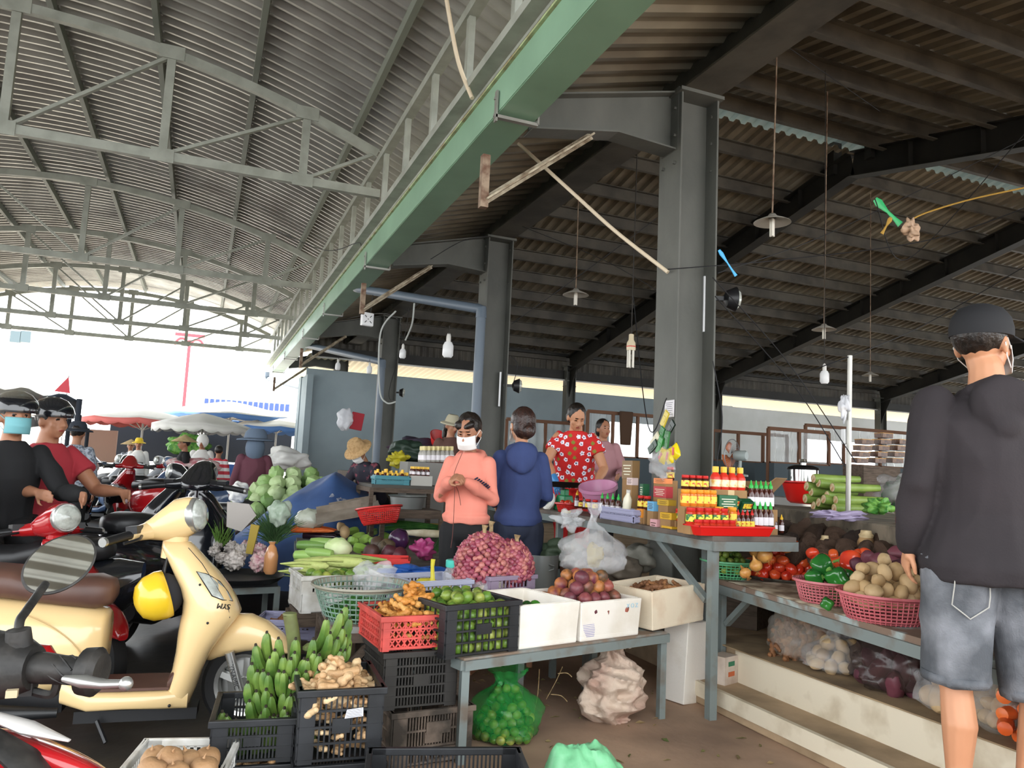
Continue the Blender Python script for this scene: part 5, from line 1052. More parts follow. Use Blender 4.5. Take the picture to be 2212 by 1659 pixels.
# --- man in black
m_blackh = mat('black_hoodie_cloth', '#241f22', r=.85, c2='#2d272a', sc=3, bump=.15, bsc=120)
denim = mat('faded_grey_denim', '#4c4f54', r=.85, c2='#8e9096', sc=5, lo=.45, hi=.75, bump=.3, bsc=160)
mp = at(2142, 1400, 2.6)
mk = mat('white_mask', '#e6e4e0', r=.7)
t, J, hq = person('man seen from behind in a black hoodie, black cap and faded grey denim shorts', (mp.x, mp.y, .12), wf+D(-6), 1.76, sk1, [m_blackh], 'long', denim, 'shorts', 'short', hy=D(-52), hp=D(0), longhem=.07, mask=mk, cap=mat('black_cap_cloth', '#17171a', r=.8), hood=True, fat=1.06, vox=.0055,
    pose=dict(sL=(-.17, -.01, 1.375), sR=(.17, -.01, 1.36), eL=(-.235, -.03, 1.11), wL=(-.235, .05, .9), eR=(.28, .05, 1.12), wR=(.26, .25, 1.0), hL=(-.1, 0, .88), hR=(.1, 0, .88), kL=(-.105, .02, .46), kR=(.14, .01, .43), aL=(-.115, -.02, .07), aR=(.08, -.02, .07), chest=(0, -.02, 1.2), hc=(.01, .03, 1.6)))
so_ = [c for c in t.children if c.name.startswith('shorts')][0]
def onshort(x, z):
    v = min((v.co for v in so_.data.vertices if v.co.y < 0 and abs(v.co.x-x) < .012 and abs(v.co.z-z) < .012), key=lambda c: c.y, default=None); return V((x, (v.y if v else -.15)-.003, z))
def stitch(b, pts, r=.0022):
    b.tube([onshort(a[0]+(c[0]-a[0])*f, a[1]+(c[1]-a[1])*f) for a, c in zip(pts, pts[1:]) for f in (0, .25, .5, .75)]+[onshort(*pts[-1])], r, 5)
b = MB(); ss = J['pel'].z/.92
for q in (-1, 1): stitch(b, [(q*.05*ss, .86*ss), (q*.155*ss, .85*ss), (q*.16*ss, .73*ss), (q*.11*ss, .69*ss), (q*.055*ss, .73*ss), (q*.05*ss, .86*ss)])
b.build('pocket_stitching', mat('pale_stitch', '#a5a39d', r=.8), t)
for S_ in 'LR':
    k_, h_ = J['k'+S_], J['h'+S_]; e_ = lerp(h_, k_, .93); b = MB(); b.tube([lerp(h_, k_, f) for f in (.9, .935, .97)], [.1*ss, .1025*ss, .1*ss], 24, cap=False); b.build('turned_hem', denim, t, solid=.004)
# --- pink woman
pinkc = mat('salmon_hoodie_cloth', '#e08a78', r=.85, c2='#d67f6d', sc=3, bump=.1, bsc=120); navy = mat('navy_stripe', '#1f1f38', r=.8)
pp = at(1008, 1100, 4.9); blackc = mat('black_cloth', '#131315', r=.85); toC = math.atan2(-pp.x, pp.y)+pi
t, J, hq = person('woman in a salmon pink hoodie and white mask, looking down at her hands', (pp.x, pp.y, 0), wf+pi-D(14), 1.6, sk2, [pinkc], 'long', blackc, 'pants', 'fringe', hy=D(-4), hp=D(-22), fat=.84, mask=mk, hood=True, vox=.005,
    pose=dict(hc=(.0, .05, 1.575), sL=(-.135, -.01, 1.36), sR=(.135, -.01, 1.36), eL=(-.185, .03, 1.13), wL=(-.06, .23, 1.24), eR=(.185, .03, 1.13), wR=(.05, .25, 1.24)), hands=((V((.7, .3, .35)), V((-.2, .5, .8)), -1, 1.1), (V((-.7, .3, .3)), V((.2, .5, .8)), 1, 1.1)), longhem=-.09)
b = MB()
for k_ in range(9): f = k_/9; e, w = J['eR'], J['wR']; e2, w2 = J['eL'], J['wL']; p = lerp(e2, w2, .1+.75*f); b.box(p+V((-.01, -.03, .045)), (.026, .02, .008), R=Matrix.Rotation(.6, 3, 'Y'))
b.build('sleeve_stripe', navy, t, smooth=0)
b = MB(); b.tube(bez([J['nb']+V((.02, .1, -.0)), J['nb']+V((.05, .16, -.15)), V((.02, .13, 1.1)), V((.0, .13, 1.02))], 5), .002, 5); b.tube(bez([V((.0, .27, 1.16)), V((.02, .2, 1.0)), V((.03, .17, .85)), V((.04, .16, .76))], 5), .002, 5); b.build('cords', mat('dark_cord', '#6b3f38', r=.8), t)
# --- blue woman
bluec = mat('navy_blue_hoodie_cloth', '#33406b', r=.88, c2='#2c3860', sc=3, bump=.1, bsc=120); jean = mat('dark_jeans', '#1b2030', r=.85, c2='#232a3d', sc=8)
pp = at(1120, 1100, 5.05)
t, J, hq = person('woman in a navy blue hoodie seen from behind, dark hair tied at the nape', (pp.x, pp.y, 0), wf+D(4), 1.66, sk1, [bluec], 'long', jean, 'pants', 'bun', hy=D(16), hp=D(-4), fat=.84, mask=mk, hood=True, vox=.0065, hairm=mat('brown_black_hair', '#241714', r=.35, c2='#3a241d', sc=50, st=(1, 1, .15), bump=.4, bsc=90),
    pose=dict(sL=(-.135, -.01, 1.36), sR=(.135, -.01, 1.36), eL=(-.19, .03, 1.12), wL=(-.14, .22, 1.05), eR=(.19, .03, 1.12), wR=(.14, .22, 1.05)), longhem=-.05)
# --- red flowered woman
redfl = mat('red_flowered_cloth', '#c3201f', r=.75); flw = mat('white_blossom', '#e4e3ee', r=.75); flc = mat('dark_blossom_eye', '#2c3050', r=.75); lf = mat('olive_leaf_print', '#7a7d2c', r=.75)
pp = onX(1236, 1100, 3.12); pf_ = math.atan2(-(CAM-pp).x, (CAM-pp).y)
t, J, hq = person('woman in a red white-flowered dress and one blue glove leaning over the counter', (pp.x, pp.y, .302), pf_+D(2), 1.6, sk1, [redfl, flw, flc, lf], 'short', redfl, 'pants', 'bun', hy=D(18), hp=D(-18), vox=.0055, lean=D(24), fat=1.14, faceful=True,
    pose=dict(eL=(-.27, .25, 1.06), wL=(-.2, .42, .94), eR=(.26, .25, 1.1), wR=(.17, .4, .93)), hands=('skip', 'skip'))
# hands: bare one into the bucket, blue gloved one over the pan
b = MB(); glove = mat('blue_glove', '#3d7fb8', r=.45)
hand(b, J['wR'], V((-.2, .6, -.8)), V((.3, .7, .5)), 1, .5, .9); limb(b, [J['wR'], lerp(J['wR'], J['eR'], .22)], [.028, .032]); b.build('rubber_glove', glove, t, remesh=.004, sm=2); bake(t.children[-1]) if t.children else None
so = [c for c in t.children if c.name.startswith('top_garment')][0]; bo = [c for c in t.children if c.name.startswith('body')][0]
b = MB(); hand(b, J['wL'], V((.3, .5, -.9)), V((-.5, .6, .3)), -1, .5, .9); hb = b.build('hand', sk1, t, remesh=.004, sm=2); bake(hb)
random.seed(11); vs = so.data.vertices; fl = []
for _ in range(900):
    c = vs[random.randrange(len(vs))].co
    if all((c-q).length > .047 for q in fl): fl.append(c.copy())
for p in so.data.polygons:
    c = p.center
    for i, q in enumerate(fl):
        dd = (c-q).length
        if dd < .0245:
            e = c-q; ang = math.atan2(e.z, e.x)
            if i % 5 == 4: p.material_index = 3 if dd < .018*(.6+.4*abs(cos(ang*2))) else 0
            elif dd < .006: p.material_index = 2
            elif dd < .021*(.72+.28*abs(cos(ang*2.5))): p.material_index = 1
            break
# --- women behind
pp = onX(1298, 1100, 4.1); mauve = mat('dusty_mauve_cloth', '#a5787c', r=.85)
person('woman in a dusty mauve shirt standing behind the woman in red', (pp.x, pp.y, .302), math.atan2(-(CAM-pp).x, (CAM-pp).y)+D(10), 1.55, sk2, [mauve], 'long', blackc, 'pants', 'bun', vox=.008, hy=D(20), pose=dict(eL=(-.24, .05, 1.1), wL=(-.15, .28, 1.05), eR=(.24, .05, 1.1), wR=(.15, .28, 1.05)))
strawh = mat('straw_hat', '#b59468', r=.8, c2='#a07f55', sc=40, bump=.4)
def hat_on(t, hq, m, r=.17, rise=.09, nm='hat', conical=False):
    b = MB(); R = 24
    if conical: b.loft([[hq(cos(a)*r*g, sin(a)*r*g-.01, z) for a in [2*pi*i/R for i in range(R)]] for z, g in ((.03, 1), (.033, .98), (.1, .5), (.165, .03))])
    else: b.loft([[hq(cos(a)*r*g, sin(a)*r*g-.01, z) for a in [2*pi*i/R for i in range(R)]] for z, g in ((.015, 1), (.03, .97), (.05, .62), (.05+rise*.6, .55), (.05+rise, .4), (.055+rise, .03))])
    return b.build(nm, m, t, smooth=50)
pp = at(968, 1050, 8.6); t, J, hq = person('person in a pale khaki bucket hat behind the woman in pink', (pp.x, pp.y, .3), wf+pi+D(30), 1.52, sk2, [mat('brown_shirt', '#5c4038', r=.85)], 'long', blackc, 'pants', 'tail', vox=.01, hy=.2, hp=D(-12)); hat_on(t, hq, mat('khaki_hat', '#a69f88', r=.85), .15)
pp = at(808, 1040, 8.2); dkfl = mat('dark_flowered_cloth', '#23202c', r=.8, c2='#7a3c48', sc=14, lo=.58, hi=.62)
t, J, hq = person('seller in a straw hat and dark flowered shirt bending over her stall', (pp.x+.05, pp.y+.1, .0), wf+pi-D(35), 1.56, sk2, [dkfl], 'long', blackc, 'pants', 'short', vox=.008, hp=D(-30), lean=D(28), mask=mk, pose=dict(eL=(-.3, .3, 1.1), wL=(-.28, .5, 1.1), eR=(.2, .35, 1.05), wR=(.1, .55, 1.0))); hat_on(t, hq, strawh, .17, .1, 'straw_hat')
# ================================================================ VEHICLES
cream = mat('cream_paint', '#e3c48f', r=.22, coat=.6); brownp = mat('brown_vinyl', '#5e4238', r=.45, c2='#513830', sc=6); rubber = mat('tyre_rubber', '#1a1a1b', r=.8); silver = mat('satin_silver', '#b9b9b6', r=.3, m=.8); blkpl = mat('black_trim', '#1b1b1d', r=.4); lens = mat('clear_lens', '#b9bdb6', r=.1, c2='#8d9089', sc=20, coat=.8)
gblack = mat('gloss_black_paint', '#15171c', r=.15, coat=.8); gred = mat('gloss_red_paint', '#a3161c', r=.2, coat=.8); orange_l = mat('amber_lens', '#c9642a', r=.2)
PF0 = onz(523, 1572, 0); SA = D(-5); su = V((cos(SA), sin(SA), 0)); sn = V((-sin(SA), cos(SA), 0))
def SP(x, y, off=0):
    r = ray(x, y); Q = PF0+sn*off; t = ((Q-CAM).dot(sn))/r.dot(sn); p = CAM+r*t; return ((p-PF0).dot(su), p.z)
def sring(x0, x1, w, z, n=24, p=2.6):
    c, r = (x0+x1)/2, (x1-x0)/2
    def f(t): return math.copysign(abs(t)**(2/p), t)
    return [(c+r*f(cos(2*pi*i/n)), w*f(sin(2*pi*i/n)), z) for i in range(n)]
def xring(x, w, z0, z1, n=24, p=2.6, flat=0):
    c, r = (z0+z1)/2, (z1-z0)/2
    def f(t): return math.copysign(abs(t)**(2/p), t)
    return [(x, w*f(cos(2*pi*i/n)), c+r*f(sin(2*pi*i/n))) for i in range(n)]
def wheel(b_t, b_r, c, R, w=.045, rim=.145, spokes=5, par=None, steer=0, m_r=None):
    Rm = Matrix.Rotation(steer, 3, 'Z') @ Matrix.Rotation(pi/2, 3, 'X')
    b = MB(); b.lathe([(rim-.005, -w*.7), (R*.88, -w), (R*.97, -w*.8), (R, -w*.3), (R, w*.3), (R*.97, w*.8), (R*.88, w), (rim-.005, w*.7), (rim-.012, 0), (rim-.005, -w*.7)], 40, c=c, R=Rm); b.build(b_t, rubber, par)
    b = MB(); b.lathe([(rim-.022, -w*.5), (rim, -w*.72), (rim+.004, -w*.6), (rim-.004, 0), (rim+.004, w*.6), (rim, w*.72), (rim-.022, w*.5), (rim-.026, 0), (rim-.022, -w*.5)], 36, c=c, R=Rm); b.lathe([(.0, -w*.7), (.035, -w*.7), (.035, w*.7), (0, w*.7)], 20, c=c, R=Rm)
    cc_ = V(c)
    for i in range(spokes):
        a = 2*pi*i/spokes+.3; e1 = Rm @ V((.03*cos(a), .03*sin(a), 0)); e2 = Rm @ V(((rim-.015)*cos(a), (rim-.015)*sin(a), 0)); b.bar(cc_+e1, cc_+e2, .028, .03, up=Rm @ V((0, 0, 1)))
    b.build(b_r, m_r or silver, par, smooth=40)
def scooter(label, paint, seatm, steer=.35, name='scooter', accent=None):
    t = thing(name, label, 'motor scooter'); S = lambda x, y: SP(x, y)
    # front apron / leg shield
    rg = []
    for y, xb, xf, w in ((1168, 352, 412, .05), (1180, 350, 424, .075), (1205, 362, 446, .1), (1235, 376, 474, .125), (1265, 390, 496, .155), (1292, 397, 512, .17), (1318, 395, 522, .172), (1335, 391, 512, .17), (1365, 386, 486, .165), (1400, 382, 460, .155), (1440, 374, 440, .145), (1480, 358, 426, .135), (1512, 350, 412, .12)):
        s0, z = S(xb, y); s1, _ = S(xf, y); rg.append(sring(s0, s1, w, z))
    b = MB(); b.loft(rg); ls = b.build('leg_shield', paint, t, smooth=60)
    b = MB(); b.loft([xring(x, w, z0, z1, p=4) for x, w, z0, z1 in ((-.24, .12, .12, .22), (-.36, .15, .13, .215), (-.5, .155, .135, .215), (-.64, .15, .13, .22), (-.75, .13, .16, .3))]); b.build('floorboard', paint, t, smooth=60)
    b = MB(); b.box((-.47, 0, .222), (.3, .25, .012)); b.loft([xring(-.33, .12, .2, .26, p=4), xring(-.29, .118, .22, .33, p=4)]); b.build('foot_mat', brownp, t, smooth=40)
    b = MB(); b.loft([xring(x, w, z0, z1, p=p) for x, w, z0, z1, p in ((-.605, .1, .3, .535, 3), (-.62, .13, .27, .55, 3), (-.7, .165, .225, .57, 2.8), (-.82, .19, .2, .59, 2.6), (-1.0, .2, .2, .61, 2.5), (-1.18, .18, .24, .63, 2.5), (-1.34, .13, .33, .64, 2.4), (-1.46, .06, .44, .62, 2.2))]); bd = b.build('rear_body', paint, t, smooth=60)
    b = MB(); b.tube(bez([(-.66, -.17, .34), (-.75, -.186, .39), (-.9, -.203, .42), (-1.1, -.19, .5)], 6), .004, 5); b.tube(bez([(-.63, -.14, .27), (-.68, -.168, .4), (-.78, -.188, .5), (-.9, -.18, .56)], 6), .003, 5); b.build('panel_seam', mat('tan_seam_trim', '#b89a68', r=.5) if paint is cream else blkpl, bd)  # panel joints drawn in a darker tan on the cream body
    b = MB(); b.loft([xring(x, w, z0, z1, p=3) for x, w, z0, z1 in ((-.585, .05, .6, .65), (-.6, .09, .57, .68), (-.66, .12, .555, .7), (-.78, .135, .57, .695), (-.88, .14, .585, .7), (-.98, .145, .6, .735), (-1.15, .14, .62, .75), (-1.27, .1, .63, .74), (-1.31, .04, .65, .71))]); b.build('seat', seatm, t, smooth=60)
    # fender, wheels, fork
    T = Matrix.Rotation(steer, 4, 'Z'); b = MB(); b.T = Matrix.Translation((-.02, 0, 0)) @ T @ Matrix.Translation((.02, 0, 0))
    b.loft([xring(x, w, z0, z1, p=2.4) for x, w, z0, z1 in ((-.19, .03, .3, .36), (-.16, .06, .3, .44), (-.08, .075, .33, .52), (0, .078, .35, .52), (.08, .074, .36, .49), (.15, .06, .35, .44), (.2, .03, .345, .39))]); b.build('front_fender', paint, t, smooth=60)
    wheel('tyre', 'rim', (0, 0, .2), .2, par=t, steer=steer); wheel('tyre', 'rim', (-1.16, 0, .2), .2, par=t)
    b = MB(); sd = V((sin(steer), -cos(steer), 0))
    for q in (-1, 1): b.tube([V((-.06, 0, .36))+sd*.075*q, V((.005, 0, .17))+sd*.075*q], .021, 12)
    fk = b.build('front_fork', silver, t)
    if paint is cream:
        M_ = Matrix.Translation(V((-.028, 0, .265))+sd*.098) @ Matrix.Rotation(steer, 4, 'Z') @ Matrix.Rotation(D(71), 4, 'Y') @ Matrix.Rotation(pi/2, 4, 'X'); text('DYNAMIC', .03, blkpl, M_, fk)
    # headset
    hs_ = V((-.335, 0, .9)); H_ = Matrix.Translation(hs_) @ Matrix.Rotation(steer, 4, 'Z') @ Matrix.Rotation(D(-8), 4, 'Y'); b = MB(); b.T = H_
    b.loft([xring(x, w, z0, z1, p=2.4) for x, w, z0, z1 in ((-.2, .05, -.01, .03), (-.17, .09, -.02, .05), (-.12, .12, -.03, .075), (-.06, .11, -.04, .12), (-.02, .085, -.04, .15), (.03, .078, -.03, .155), (.06, .076, -.015, .15))])
    b.tube([(-.05, 0, -.12), (-.03, 0, -.02)], .055, 16)
    for q in (-1, 1): b.tube([(-.1, q*.05, .02), (-.14, q*.14, .012), (-.15, q*.19, .01)], [.045, .034, .026], 14)
    b.build('handlebar_cover', paint, t, smooth=60)
    b = MB(); b.T = H_; Rx = Matrix.Rotation(pi/2, 3, 'Y'); b.lathe([(.079, 0), (.083, .012), (.079, .03), (.074, .034)], 32, c=(.045, 0, .067), R=Rx); hl = b.build('headlight_ring', silver, t)
    b = MB(); b.T = H_; b.lathe([(.075, .02), (.07, .045), (.05, .06), (.0, .066)], 28, c=(.045, 0, .067), R=Rx); b.build('headlight_lens', lens, hl)
    for q in (-1, 1):
        b = MB(); b.T = H_; b.tube([(-.15, q*.18, .01), (-.165, q*.24, .005), (-.19, q*.33, -.005)], [.02, .019, .019], 12); b.box((-.14, q*.17, .03), (.05, .06, .035)); g_ = b.build('grip', blkpl, t)
        b = MB(); b.T = H_; b.tube([(-.19, q*.33, -.005), (-.193, q*.345, -.006)], .02, 12); b.build('bar_end', silver, g_)
        b = MB(); b.T = H_; b.tube(bez([(-.11, q*.17, .0), (-.09, q*.24, -.01), (-.12, q*.31, -.02)], 5), .007, 6); b.build('brake_lever', blkpl, t)
    # indicator on the shield
    def shp(x, y, o=.003):
        s_, z_ = S(x, y); best = None
        for r_ in (rg[i] for i in range(len(rg)-1)): pass
        zs = [r_[0][2] for r_ in rg]; k = min(range(len(zs)-1), key=lambda i: abs((zs[i]+zs[i+1])/2-z_)); f = (z_-zs[k])/(zs[k+1]-zs[k]); f = max(0, min(1, f))
        A, B = rg[k], rg[k+1]; c0 = min(p[0] for p in A)*(1-f)+min(p[0] for p in B)*f; c1 = max(p[0] for p in A)*(1-f)+max(p[0] for p in B)*f; w = max(p[1] for p in A)*(1-f)+max(p[1] for p in B)*f
        u = (s_-(c0+c1)/2)/((c1-c0)/2); u = max(-.97, min(.97, u)); return V((s_, -w*(1-abs(u)**2.6)**(1/2.6)-o, z_))
    P_ = [(430, 1227), (452, 1233), (478, 1250), (495, 1272), (505, 1290), (485, 1284), (464, 1275), (448, 1252)]
    b = MB(); vs = [shp(x, y) for x, y in P_]; cn = shp(466, 1257, .012); b.add(vs+[cn], [(i, (i+1) % 8, 8) for i in range(8)]); b.build('indicator_lens', lens, ls, smooth=30)
    b = MB(); b.tube([shp(x, y, .002) for x, y in P_], .0025, 5, closed=True); b.tube([shp(x, y, .001) for x, y in ((410, 1180), (440, 1212), (475, 1262), (497, 1300), (500, 1322))], .0018, 5); b.build('trim_line', blkpl, ls)
    if paint is cream:
        p0 = shp(484, 1297, .003); p1 = shp(470, 1292, .003); d_ = (p0-p1); n_ = V((d_.y, -d_.x, 0)).normalized(); x_ = (p1-p0).normalized(); z_ = V((0, 0, -1)); n2 = x_.cross(z_); M_ = Matrix((x_, z_, n2)).transposed().to_4x4(); M_.translation = shp(488, 1296, .004); text('SYM', .034, blkpl, M_, ls, ext=.0025)
        b = MB()
        for x, y in ((438, 1253), (455, 1330)): b = MB(); b.ell(shp(x, y, 0), .006, n=8, h=6); b.build('screw', blkpl, ls)
        b = MB(); b.ell((-.31, -.148, .155), .007, n=8, h=6); b.build('screw', blkpl, ls)
    b = MB(); b.box((-.45, 0, .095), (.5, .13, .05)); b.box((-.95, 0, .2), (.4, .12, .16)); b.tube([(-.75, -.13, .14), (-1.1, -.17, .16), (-1.35, -.17, .22)], [.02, .045, .045], 12); b.tube([(-.6, -.1, .09), (-.55, -.14, .01)], .01, 6); b.build('engine_and_exhaust', blkpl, t)
    return t
sc = scooter('cream scooter with a brown seat, parked on the wet lane facing right', cream, brownp, steer=-.3)
sc.location = PF0; sc.rotation_euler = (0, 0, SA)
def loc_of(t, p): return Matrix.Translation(t.location) @ t.rotation_euler.to_matrix().to_4x4() @ V(p)
hp1 = onz(345, 1284, .61); 
s_, z_ = SP(346, 1286, -.05); hc_ = PF0+su*s_+sn*-.05; t = thing('helmet', 'yellow half helmet with a black lining hanging inside the leg shield of the cream scooter', 'helmet', (hc_.x, hc_.y, z_), rot=(0, D(-108), D(10)))
b = MB(); b.lathe_open([(.105, -.03), (.108, .0), (.098, .05), (.07, .088), (.03, .104), (0, .108)], 28); b.build('shell', mat('yellow_helmet_shell', '#e0b92a', r=.25, coat=.5), t, solid=.006)
b = MB(); b.ell((0, 0, -.015), (.096, .096, .085), n=20, h=12); b.build('lining', mat('helmet_lining', '#26262a', r=.9), t)
b = MB(); b.tube(bez([(.06, .03, -.02), (.12, .02, -.05), (.16, 0, -.07)], 5), .005, 6); b.tube(bez([(.06, -.03, -.02), (.12, -.01, -.05), (.16, 0, -.07)], 5), .005, 6); b.build('chin_strap', blkpl, t)
# --- the near bike's handlebar, mirror and fairing in the lower left corner
gk = mat('worn_black_rubber', '#1d1c1b', r=.55, c2='#33302d', sc=30, bump=.3)
dB = 1.12; t = thing('motorbike', 'near motorbike at the lower left corner: black grip, round mirror, red and white fairing', 'motorbike', at(20, 1600, 1.1)); t.location.z = 0; ro = V(t.location)
def nb_(x, y, d): return at(x, y, d)-ro
b = MB(); pts = [nb_(70, 1442, 1.1), nb_(95, 1443, 1.1), nb_(130, 1446, 1.1), nb_(175, 1449, 1.1)]; b.tube(pts, [.021, .022, .02, .0185], 18); dg = (pts[-1]-pts[0]).normalized()
for k_ in range(7):
    a0 = k_*pi/3.5; b.tube([pts[0].lerp(pts[-1], .2+.75*f)+(Matrix.Rotation(a0+2.2*f, 3, dg) @ V((0, 0, .0195))) for f in (0, .25, .5, .75, 1)], .0016, 5)
b.tube([pts[-1], pts[-1]+dg*.004, pts[-1]+dg*.022, pts[-1]+dg*.03], [.019, .032, .034, .026], 20); b.build('grip', gk, t)
b = MB(); b.tube([nb_(-60, 1430, 1.12), nb_(0, 1438, 1.11), nb_(40, 1441, 1.1), nb_(75, 1442, 1.1)], [.05, .047, .042, .03], 18); b.box(nb_(0, 1470, 1.1), (.09, .05, .035)); b.tube([nb_(40, 1360, 1.1), nb_(42, 1425, 1.1)], [.016, .02], 12); b.tube(bez([nb_(60, 1490, 1.1), nb_(112, 1500, 1.1), nb_(125, 1465, 1.1)], 6), .006, 6); b.build('switch_housing', gk, t)
b = MB(); b.box(nb_(26, 1498, 1.06), (.014, .01, .01)); b.build('switch_button', mat('ivory_button', '#b9a888', r=.6), t)
b = MB(); b.tube([nb_(140, 1466, 1.06), nb_(180, 1472, 1.05), nb_(225, 1478, 1.04), nb_(262, 1477, 1.04)], [.006, .011, .008, .007], 12, flat=.8); b.ell(nb_(272, 1477, 1.04), .0095); b.build('brake_lever', silver, t)
b = MB(); b.tube(bez([nb_(42, 1395, 1.1), nb_(42, 1345, 1.12), nb_(58, 1318, 1.15), nb_(98, 1262, 1.22)], 6), .0065, 10); st_ = b.build('mirror_stem', gk, t)
mc = nb_(129, 1219, 1.27); ax1 = (nb_(170, 1172, 1.27)-mc).normalized(); nr = -(ro+mc-CAM).normalized(); nr = (nr+RGT*-.05+V((0, 0, .42))).normalized(); ax1 = (ax1-nr*ax1.dot(nr)).normalized(); ax2 = nr.cross(ax1)
def disc(g, off, k): return [mc+ax1*cos(2*pi*i/36)*.057*g+ax2*sin(2*pi*i/36)*.042*g+nr*off for i in range(36)]
b = MB(); b.loft([disc(.5, -.022, 0), disc(.85, -.015, 0), disc(1.03, -.002, 0), disc(1.04, .003, 0), disc(.97, .004, 0)]); mh = b.build('mirror_housing', gk, t)
b = MB(); b.add(disc(.97, .0055, 0), [tuple(range(36))]); b.build('mirror_glass', mat('mirror_glass', '#e6ebe8', r=.02, m=1), mh, smooth=0)
b = MB(); b.loft([[nb_(x, y, d) for x, y, d in r_] for r_ in (((-150, 1530, .95), (-150, 1700, .9), (-100, 1800, 1.0), (-60, 1620, 1.15)), ((0, 1545, .98), (0, 1620, .92), (30, 1750, 1.0), (40, 1600, 1.2)), ((90, 1570, .98), (90, 1650, .92), (130, 1760, 1.0), (130, 1620, 1.2)), ((190, 1610, .98), (200, 1680, .92), (230, 1780, 1.0), (230, 1680, 1.2)), ((265, 1665, .98), (270, 1720, .95), (290, 1800, 1.0), (300, 1740, 1.15)))]); fo = b.build('front_fairing', gred, t, subd=2)
b = MB(); b.tube([nb_(-10, 1548, .955), nb_(60, 1572, .955), nb_(150, 1600, .955)], [.012, .018, .004], 8, flat=.35); b.build('white_stripe', mat('pearl_stripe', '#c9c5c2', r=.25), fo); b = MB(); b.tube([nb_(-20, 1590, .93), nb_(60, 1650, .93), nb_(120, 1720, .93)], [.02, .03, .03], 8, flat=.4); b.build('black_panel', gk, fo)
b = MB(); b.tube([nb_(0, 1400, 1.16), nb_(60, 1398, 1.16), nb_(102, 1402, 1.16), nb_(125, 1428, 1.16)], [.01, .012, .012, .006], 8, flat=.5); b.build('red_cowl', gred, t)
# --- background scooters and riders
def place(t, px, py, rz, label=None, sc_=1.0, z=0):
    p = onz(px, py, 0); t.location = (p.x, p.y, z); t.rotation_euler = (0, 0, rz); t.scale = (sc_,)*3
    if label: t['label'] = label
    return t
bl = scooter('', gblack, blkpl, steer=.2); place(bl, 262, 1235, D(-10)+pi*0, 'glossy black scooter of the rider in the red shirt, wheel towards the cream headlight', 1.05)
bl.location = (-1.75, 5.0, 0); bl.rotation_euler = (0, 0, D(172))
b2 = dup(bl, label='black scooter with a tall grey-trimmed leg shield just beyond the cream headlight'); p = onz(520, 1235, 0); q_ = at(478, 1150, 6.4); b2.location = (q_.x, q_.y, 0); b2.rotation_euler = (0, 0, D(62)); b2.scale = (1.15,)*3
b3_ = dup(bl, label='black scooter turned away on the lane left of the tall leg shield'); q_ = at(300, 1060, 8.2); b3_.location = (q_.x, q_.y, 0); b3_.rotation_euler = (0, 0, D(165)); b3_.scale = (1.1,)*3
rs = scooter('red and black sport scooter of the helmeted rider at the left edge', gred, blkpl, steer=-.5); q_ = at(132, 1118, 4.05); ra = D(-28); rs.location = (q_.x+.31*cos(ra), q_.y+.31*sin(ra), -.0); rs.rotation_euler = (0, 0, ra); rs.scale = (.92,)*3
park = []
m_ps = mat('pale_silver_paint', '#c9ced6', r=.2, coat=.5); m_bl = mat('blue_grey_paint', '#4a5f80', r=.2, coat=.5)
ps1 = scooter('', m_ps, blkpl, steer=.3); pb1 = scooter('', m_bl, blkpl, steer=-.2); k0 = 0
for i in range(15):
    src = (ps1, pb1, rs, bl)[i % 4]; o = src if i < 2 else dup(src); px = 120+22*i if i < 12 else 470+50*(i-12); Y_ = (15.0, 16.2, 17.6)[i % 3]; p = onY(px, 1040, Y_); o.location = (p.x, p.y, 0); o.rotation_euler = (0, 0, D(60+97*i % 130)); o.scale = (1.15,)*3
    tag(o, 'parked %s scooter among the sunlit bikes far down the lane' % (('silver', 'blue-grey', 'red', 'black')[i % 4]), 'motor scooter', 'parked %s scooters' % (('silver', 'blue-grey', 'red', 'black')[i % 4]))
# riders
redp = mat('plain_red_shirt', '#9c2b35', r=.85); bluem = mat('light_blue_mask', '#6fa9b0', r=.7)
def helmet_on(t, hq, m, visor=True):
    b = MB(); b.loft([[hq(cos(a)*.118*g, -.015+sin(a)*.132*g, z) for a in [2*pi*i/24 for i in range(24)]] for z, g in ((.02, 1.0), (.05, 1.04), (.09, .93), (.13, .65), (.15, .3), (.153, .03))]); b.build('helmet_shell', m, t, smooth=60)
    if visor: b = MB(); b.grid(lambda u, v: hq(sin((u-.5)*2.6)*(.13+.03*v), .0+cos((u-.5)*2.6)*(.135+.09*sin(v*2)), .1+.09*v), 16, 6); b.build('visor', mat('smoky_visor', '#8f8a7c', r=.1, alpha=.4), t, smooth=70, solid=.002)
sit = dict(pel=(0, -.1, .78), chest=(0, -.02, 1.07), nb=(0, .0, 1.28), hc=(0, .04, 1.43), sL=(-.16, 0, 1.21), sR=(.16, 0, 1.21), eL=(-.25, .18, 1.0), eR=(.25, .18, 1.0), wL=(-.26, .42, 1.0), wR=(.26, .42, 1.0), hL=(-.09, -.06, .76), hR=(.09, -.06, .76), kL=(-.13, .36, .68), kR=(.13, .36, .68), aL=(-.12, .34, .3), aR=(.12, .34, .3))
def seated(label, px, py, d, face, top, **k):
    p = at(px, py, d); h = 1.7*k.pop('hs', 1.0); t, J, hq = person(label, (p.x, p.y, 0), face, h, sk2, [top], k.pop('sleeve', 'long'), blackc, 'pants', 'short', pose=sit, vox=.009, **k); return t, J, hq
t, J, hq = seated('rider in a dark open helmet and light blue mask, black jacket', 22, 962, 4.5, wf+D(228), blackc, mask=bluem, hy=D(2)); helmet_on(t, hq, gblack)
